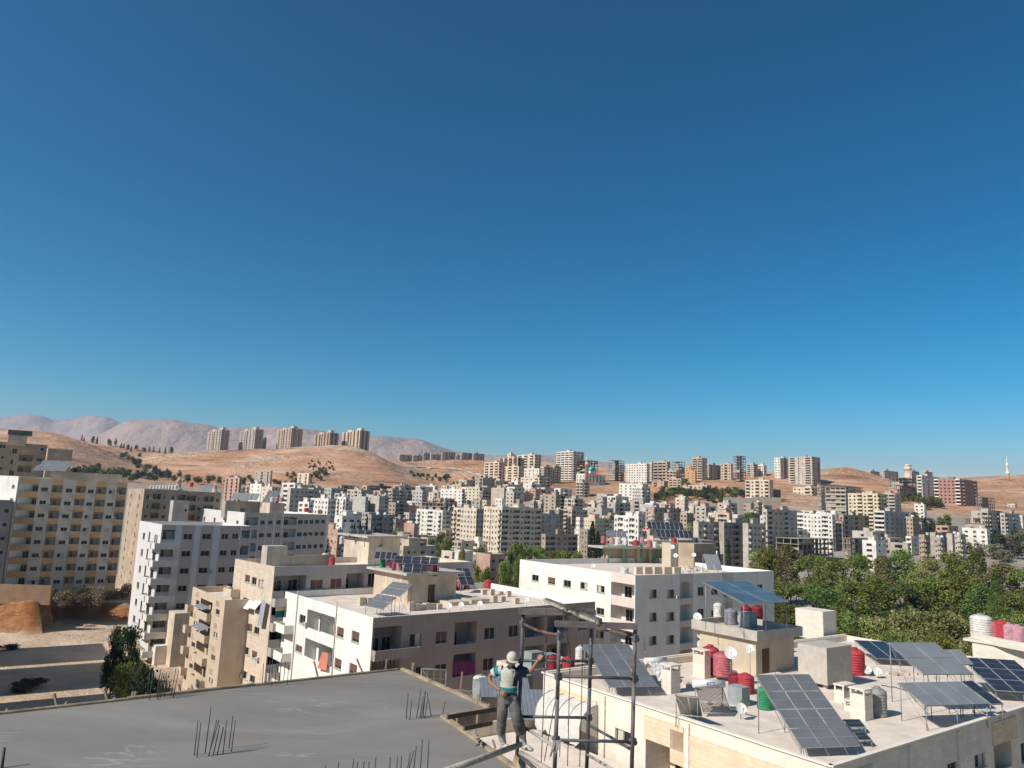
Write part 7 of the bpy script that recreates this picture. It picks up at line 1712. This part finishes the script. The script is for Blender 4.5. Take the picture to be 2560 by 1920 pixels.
# wood on the right: (x source, ytop source, D, width px, kind, foliage)
wood = [(1905,1378,250,90,'broad','olive'),(1965,1372,262,100,'broad','olive'),(2030,1382,245,95,'broad','green'),(2085,1395,235,95,'broad','green'),(2150,1380,255,85,'broad','green'),(2205,1400,240,80,'broad','olive'),(2255,1372,265,95,'broad','green'),(2320,1392,250,90,'broad','olive'),(2385,1378,240,95,'broad','yellow'),(2440,1392,250,80,'broad','green'),(2500,1400,245,90,'broad','olive'),(2560,1415,240,90,'broad','green'),(2620,1405,240,100,'broad','olive'),
        (1900,1440,205,110,'broad','green'),(1975,1450,195,120,'broad','green'),(2050,1462,190,110,'broad','dark'),(2120,1445,200,110,'broad','green'),(2190,1455,195,120,'broad','green'),(2265,1450,190,110,'broad','dark'),(2335,1440,195,110,'broad','green'),(2400,1420,190,100,'conifer','yellow'),(2450,1470,185,110,'broad','dark'),(2520,1480,180,110,'broad','green'),(2590,1460,180,110,'broad','dark'),
        (1960,1505,160,110,'broad','green'),(2035,1530,155,110,'broad','dark'),(2110,1520,150,120,'broad','green'),(2190,1540,145,130,'broad','olive'),(2275,1520,140,150,'broad','olive'),(2370,1525,138,170,'broad','olive'),(2450,1540,140,140,'broad','yellow'),(2540,1530,140,120,'broad','green'),(2130,1565,128,90,'broad','green'),(2245,1575,125,110,'broad','green'),(2340,1570,122,120,'broad','yellow'),(2440,1585,120,110,'broad','olive'),(1870,1500,170,70,'broad','green'),
        (2487,1425,150,34,'cypress','dark'),(2110,1500,170,70,'poplar','green')]
wn = {}
for i, (x, y, D, wp, kd, fo) in enumerate(wood):
    if kd == 'broad' and i % 4 == 1 and D > 150: kd = 'poplar'; wp *= .62; y -= 10
    row = 'back' if D > 220 else 'middle' if D > 175 else 'front' if D > 135 else 'nearest'
    key = (row, fo, kd); wn[key] = wn.get(key, 0)+1; cn = dict(olive='olive-green', green='fresh green', dark='dark green', yellow='yellow-green')[fo]
    wp *= 1.18; tree_px(f"{ORD[wn[key]-1]} {cn} {kd if kd != 'broad' else 'broad tree'} from the left in the {row} rank of the right wood", kd, 'X', x, y, D, wp, fo, 11000 if D < 165 else 8000, group=GT)
rs_ = random.Random(4)
for i in range(80):
    D = rs_.uniform(95, 235); x = rs_.uniform(1850, 2640); r = ray(x, 1320); X = r.x/r.y*D
    if D < 128 and x < 2100: continue
    tree('low undergrowth bush between the trees of the right wood, one of many alike', 'shrub', X, D, rs_.uniform(3,6.5), rs_.uniform(7,12), ground(X, D)-.3, rs_.choice(['green','dark','olive','dusty']), 1600, group='undergrowth of the right wood', name='bush', cat='bush')
GC = 'trees in the middle of the valley'
mid_ = [('C',590,1010,300,130,'broad','green','tall green tree below the tall white block'),('C',650,1080,290,120,'broad','green','tree right of the tall one below the white block'),('C',490,1095,300,90,'broad','dark','dark tree left of the tall one below the white block'),('C',180,980,330,150,'broad','green','round green tree below the roofless pink house'),('C',110,1000,335,90,'broad','green','smaller green tree left of the round one'),('C',990,1160,290,110,'broad','dark','dark tree between the two beige wings'),
        ('C',1360,1115,250,170,'broad','green','big green tree right of the pinkish low house'),('C',1480,1150,255,170,'broad','green','green tree, second along from the pinkish house'),('C',1590,1160,260,150,'broad','green','green tree, third along from the pinkish house'),('C',1300,1210,230,120,'broad','dark','dark tree behind the pinkish house'),('C',1730,1215,260,120,'broad','yellow','yellowish bush-like tree left of the cypresses'),('C',1850,1200,265,170,'broad','green','green tree near the foot of the cypresses'),('C',1970,1205,260,130,'broad','yellow','yellow-green tree left of the cypresses'),
        ('C',800,1165,225,70,'broad','olive','small tree above the little white tower'),('C',800,1320,205,120,'broad','green','green tree below the little white tower'),('C',960,1350,200,110,'broad','olive','olive tree in front of the pinkish house, left'),('C',880,1310,205,100,'poplar','green','slim tree in front of the pinkish house'),('C',1060,1360,195,120,'broad','green','green tree in front of the pinkish house, right'),('C',1250,1300,205,150,'broad','green','leafy tree beside the bright white roof'),('C',1390,1250,215,140,'broad','green','leafy tree rising behind the bright white roof'),
        ('D',1450,560,620,80,'broad','green','lone round tree on the brown slope'),('D',1740,800,480,170,'broad','green','wide green tree beneath the retaining wall'),('D',1500,775,480,150,'broad','dusty','dusty tree left of the wide green one'),('D',1130,930,380,110,'broad','olive','olive tree left of the grey paired blocks'),
        ('D',1900,1150,232,220,'broad','yellow','yellow-green tree at the left end of the wood'),('O',700,60,300,0,'x','x','x')]
for t, x, y, D, wp, kd, fo, lb in mid_:
    if kd == 'x': continue
    tree_px(lb, kd, t, x, y, D, wp*CR[t][2]*(1.25 if D < 320 else 1), fo, 5000, group=GC)
for t, x, y, D, wc, lb, kd in (('D',130,915,235,95,'tall dark cypress right of the long yellow block','cypress'),('D',185,1020,232,80,'shorter dark cypress beside the tall one','cypress'),('D',250,1150,230,60,'small dark conifer at the end of the white roof','conifer'),('O',560,125,300,130,'dark conifer behind the near solar roof, left','conifer'),('O',655,60,305,110,'tallest dark conifer behind the near solar roof','conifer'),('O',770,190,290,110,'dark conifer behind the near solar roof, right','conifer'),('O',480,160,300,110,'dark conifer behind the near solar roof, leftmost','conifer'),('O',845,210,285,70,'slim conifer at the right of the group','cypress'),('O',115,360,200,110,'round dark tree at the corner of the striped rear wing','broad'),('D',1420,1140,240,45,'thin cypress in front of the shaded grey pair, left','cypress'),('D',1520,1110,240,50,'thin cypress in front of the shaded grey pair, right','cypress'),('E',1330,760,470,45,'tall thin grey tree at the mouth of the gully','cypress')):
    tree_px(lb, kd, t, x, y, D, wc*CR[t][2], 'deep', 3500, group='dark evergreens of the valley')
# yard trees on the left
for t, x, y, D, wp, kd, fo, lb in (('F',1010,560,108,250,'broad','deep','big dark tree in the yard at the foot of the striped block'),('F',910,560,112,160,'broad','deep','small dark tree at the left of the big yard tree'),('F',960,840,88,190,'broad','yellow','sunlit yellow-green bush in the yard'),('F',1130,850,84,330,'broad','deep','wide dark tree in the yard nearest to the slab'),('F',1280,930,80,200,'broad','deep','dark tree behind the leftmost far-edge bars')):
    tree_px(lb, kd, t, x, y, D, wp*CR[t][2], fo, 6000)
for t, x, y, D, wp, fo, lb in (('F',480,210,172,190,'dry','dry brown shrub on the terrace, leftmost'),('F',620,185,174,200,'dusty','greenish shrub in the middle of the terrace'),('F',720,205,173,180,'dry','dry brown shrub right of the greenish one'),('F',890,200,184,190,'dry','pale dry shrub at the right of the terrace'),('F',560,270,171,200,'dry','low dry shrub on the terrace edge')):
    tree_px(lb, 'shrub', t, x, y, D, wp*CR[t][2], fo, 3500, group='dry shrubs on the terrace', zg=-26, cat='shrub')
for t, x, y, z_, lb in (('F',230,1040,-30,'small weed clump on the shaded yard floor, left'),('F',60,760,-30,'low bush at the left side of the yard'),('F',170,1060,-30,'weed patch beside the small clump on the yard')):
    p = Z(t, x, y, -30); tree(lb, 'shrub', p.x, p.y, 1.6, 4, -30.1, 'dusty', 1200, cat='shrub')
# tree belt and slope trees at distance: individuals placed on the terrain
rt_ = random.Random(33)
def belt(label, group, pts, n, hw, fol, kinds=('broad',), wdt=(5,8), hgt=(5,8)):
    """n trees between image points (source px) following the polyline, each on the ground it meets"""
    lst = []
    for i in range(n):
        t = i/(max(1, n-1))*(len(pts)-1); k = min(int(t), len(pts)-2); f = t-k; x = pts[k][0]*(1-f)+pts[k+1][0]*f+rt_.uniform(-4,4); y = pts[k][1]*(1-f)+pts[k+1][1]*f+rt_.uniform(-hw,hw); lst.append((x, y))
    lst.sort()
    for i, (x, y) in enumerate(lst):
        p = hit(x, y, 230, 1500, 5)
        if p is None: continue
        p.z = ground(p.x, p.y); h = rt_.uniform(*hgt); tree(label, rt_.choice(kinds), p.x, p.y, h, rt_.uniform(*wdt), p.z-.3, rt_.choice(fol), 700, group=group, name='hillside_tree')
belt('dark tree in the belt below the left brown hill, one of many alike','dark tree belt on the left',[(185,1188),(260,1195),(340,1200),(420,1200)],36,9,('dark','dusty'),wdt=(8,13),hgt=(7,11))
belt('dark tree in the belt right of the minarets, one of many alike','tree belt right of the minarets',[(360,1185),(430,1200),(520,1206),(610,1212)],18,8,('dark',),wdt=(8,13),hgt=(7,12))
belt('tree in the row on the saddle of the left hill, one of many alike','trees on the saddle of the left hill',[(205,1104),(260,1112),(330,1128),(424,1134)],22,3,('dark','dusty'),('broad','conifer'),wdt=(8,12),hgt=(9,15))
belt('scrubby tree in the gully left of the tower ridge, one of many alike','scrub in the gully left of the tower ridge',[(300,1140),(330,1160),(345,1172),(350,1150)],14,6,('dusty','dark'),wdt=(8,12),hgt=(5,9))
belt('small olive tree on the grid below the tower ridge, one of many alike','olive grove below the tower ridge',[(770,1160),(830,1168),(770,1172),(830,1180)],24,8,('dusty',),wdt=(4,6),hgt=(3,5))
belt('bushy tree around the lone white house on the brown slope, one of many alike','trees round the lone house on the slope',[(715,1200),(770,1200),(820,1190),(760,1205)],20,9,('dark','green','dusty'),wdt=(7,10),hgt=(5,8))
belt('tree at the upper edge of the left town, one of many alike','trees at the upper edge of the left town',[(600,1200),(650,1212),(700,1212),(780,1225)],16,6,('dark','dusty'),wdt=(7,11),hgt=(5,8))
belt('tree in the valley of the pale road, one of many alike','trees along the valley below the pale road',[(1030,1190),(1070,1200),(1120,1200),(1100,1208)],18,8,('dusty','dark','green'),wdt=(7,11),hgt=(6,9))
belt('scrub tree below the terraced stack, one of many alike','trees at the foot of the terraced stack',[(1130,1215),(1180,1205),(1215,1192),(1290,1195)],10,5,('dusty','dark'),wdt=(6,9),hgt=(5,8))
belt('green tree on the middle slope, one of many alike','trees on the middle slope',[(1640,1250),(1700,1240),(1760,1245),(1800,1250),(1900,1240)],40,12,('green','dusty','dark'),wdt=(8,13),hgt=(6,9))
belt('green tree in front of the lone block, one of many alike','trees in front of the lone block',[(1820,1233),(1860,1236),(1905,1240)],11,4,('green','dark'),wdt=(8,12),hgt=(5,8))
belt('tree between the hill houses left of centre, one of many alike','trees among the hill houses',[(1540,1190),(1640,1185),(1690,1190),(1700,1215),(1720,1222)],11,6,('green','dark'),wdt=(7,10),hgt=(6,9))
belt('shrubby tree right of the yellow block, one of many alike','trees right of the pale yellow block',[(2255,1255),(2290,1252),(2320,1262),(2350,1270)],14,6,('green','dusty'),wdt=(8,12),hgt=(6,9))
belt('dark tree on the far right skyline, one of many alike','trees on the far right skyline',[(2245,1188),(2260,1186),(2370,1192),(2410,1192)],10,2,('dark',),wdt=(8,12),hgt=(9,13))
belt('grey-green olive tree on the rise at the right edge, one of many alike','olive trees on the rise at the right edge',[(2425,1385),(2480,1360),(2540,1355),(2600,1375),(2520,1395),(2450,1400)],34,14,('grey','dusty'),wdt=(8,13),hgt=(6,9))
belt('tree at the foot of the gully on the right, one of many alike','trees at the foot of the right gully',[(2310,1335),(2340,1330),(2365,1325)],7,6,('green','dusty'),wdt=(8,11),hgt=(7,11))
belt('thorny scrub on the gully shoulder at right, one of many alike','scrub on the right gully shoulder',[(2290,1295),(2330,1270),(2350,1268)],7,6,('dusty',),wdt=(7,10),hgt=(5,8))
# haze over the whole valley
hz = bpy.data.materials.new('haze'); hz.use_nodes = True; nt = hz.node_tree; nt.nodes.remove(nt.nodes['Principled BSDF'])
pv = nt.nodes.new('ShaderNodeVolumePrincipled'); pv.inputs['Color'].default_value = (.58,.74,1,1); pv.inputs['Density'].default_value = HAZE; pv.inputs['Anisotropy'].default_value = .3
nt.links.new(pv.outputs[0], nt.nodes['Material Output'].inputs['Volume'])
b = MB(); b.box((0, 5900, 360), (17000, 18600, 2520)); 
zlo = min(v.co.z for v in g.data.vertices)
b = MB(); b.box((0, 3600, (820+zlo-2)/2), (22000, 14000, 820-(zlo-2))); tag(b.build('haze', hz), kind='stuff', label='thin bluish haze over the valley', cat='haze')
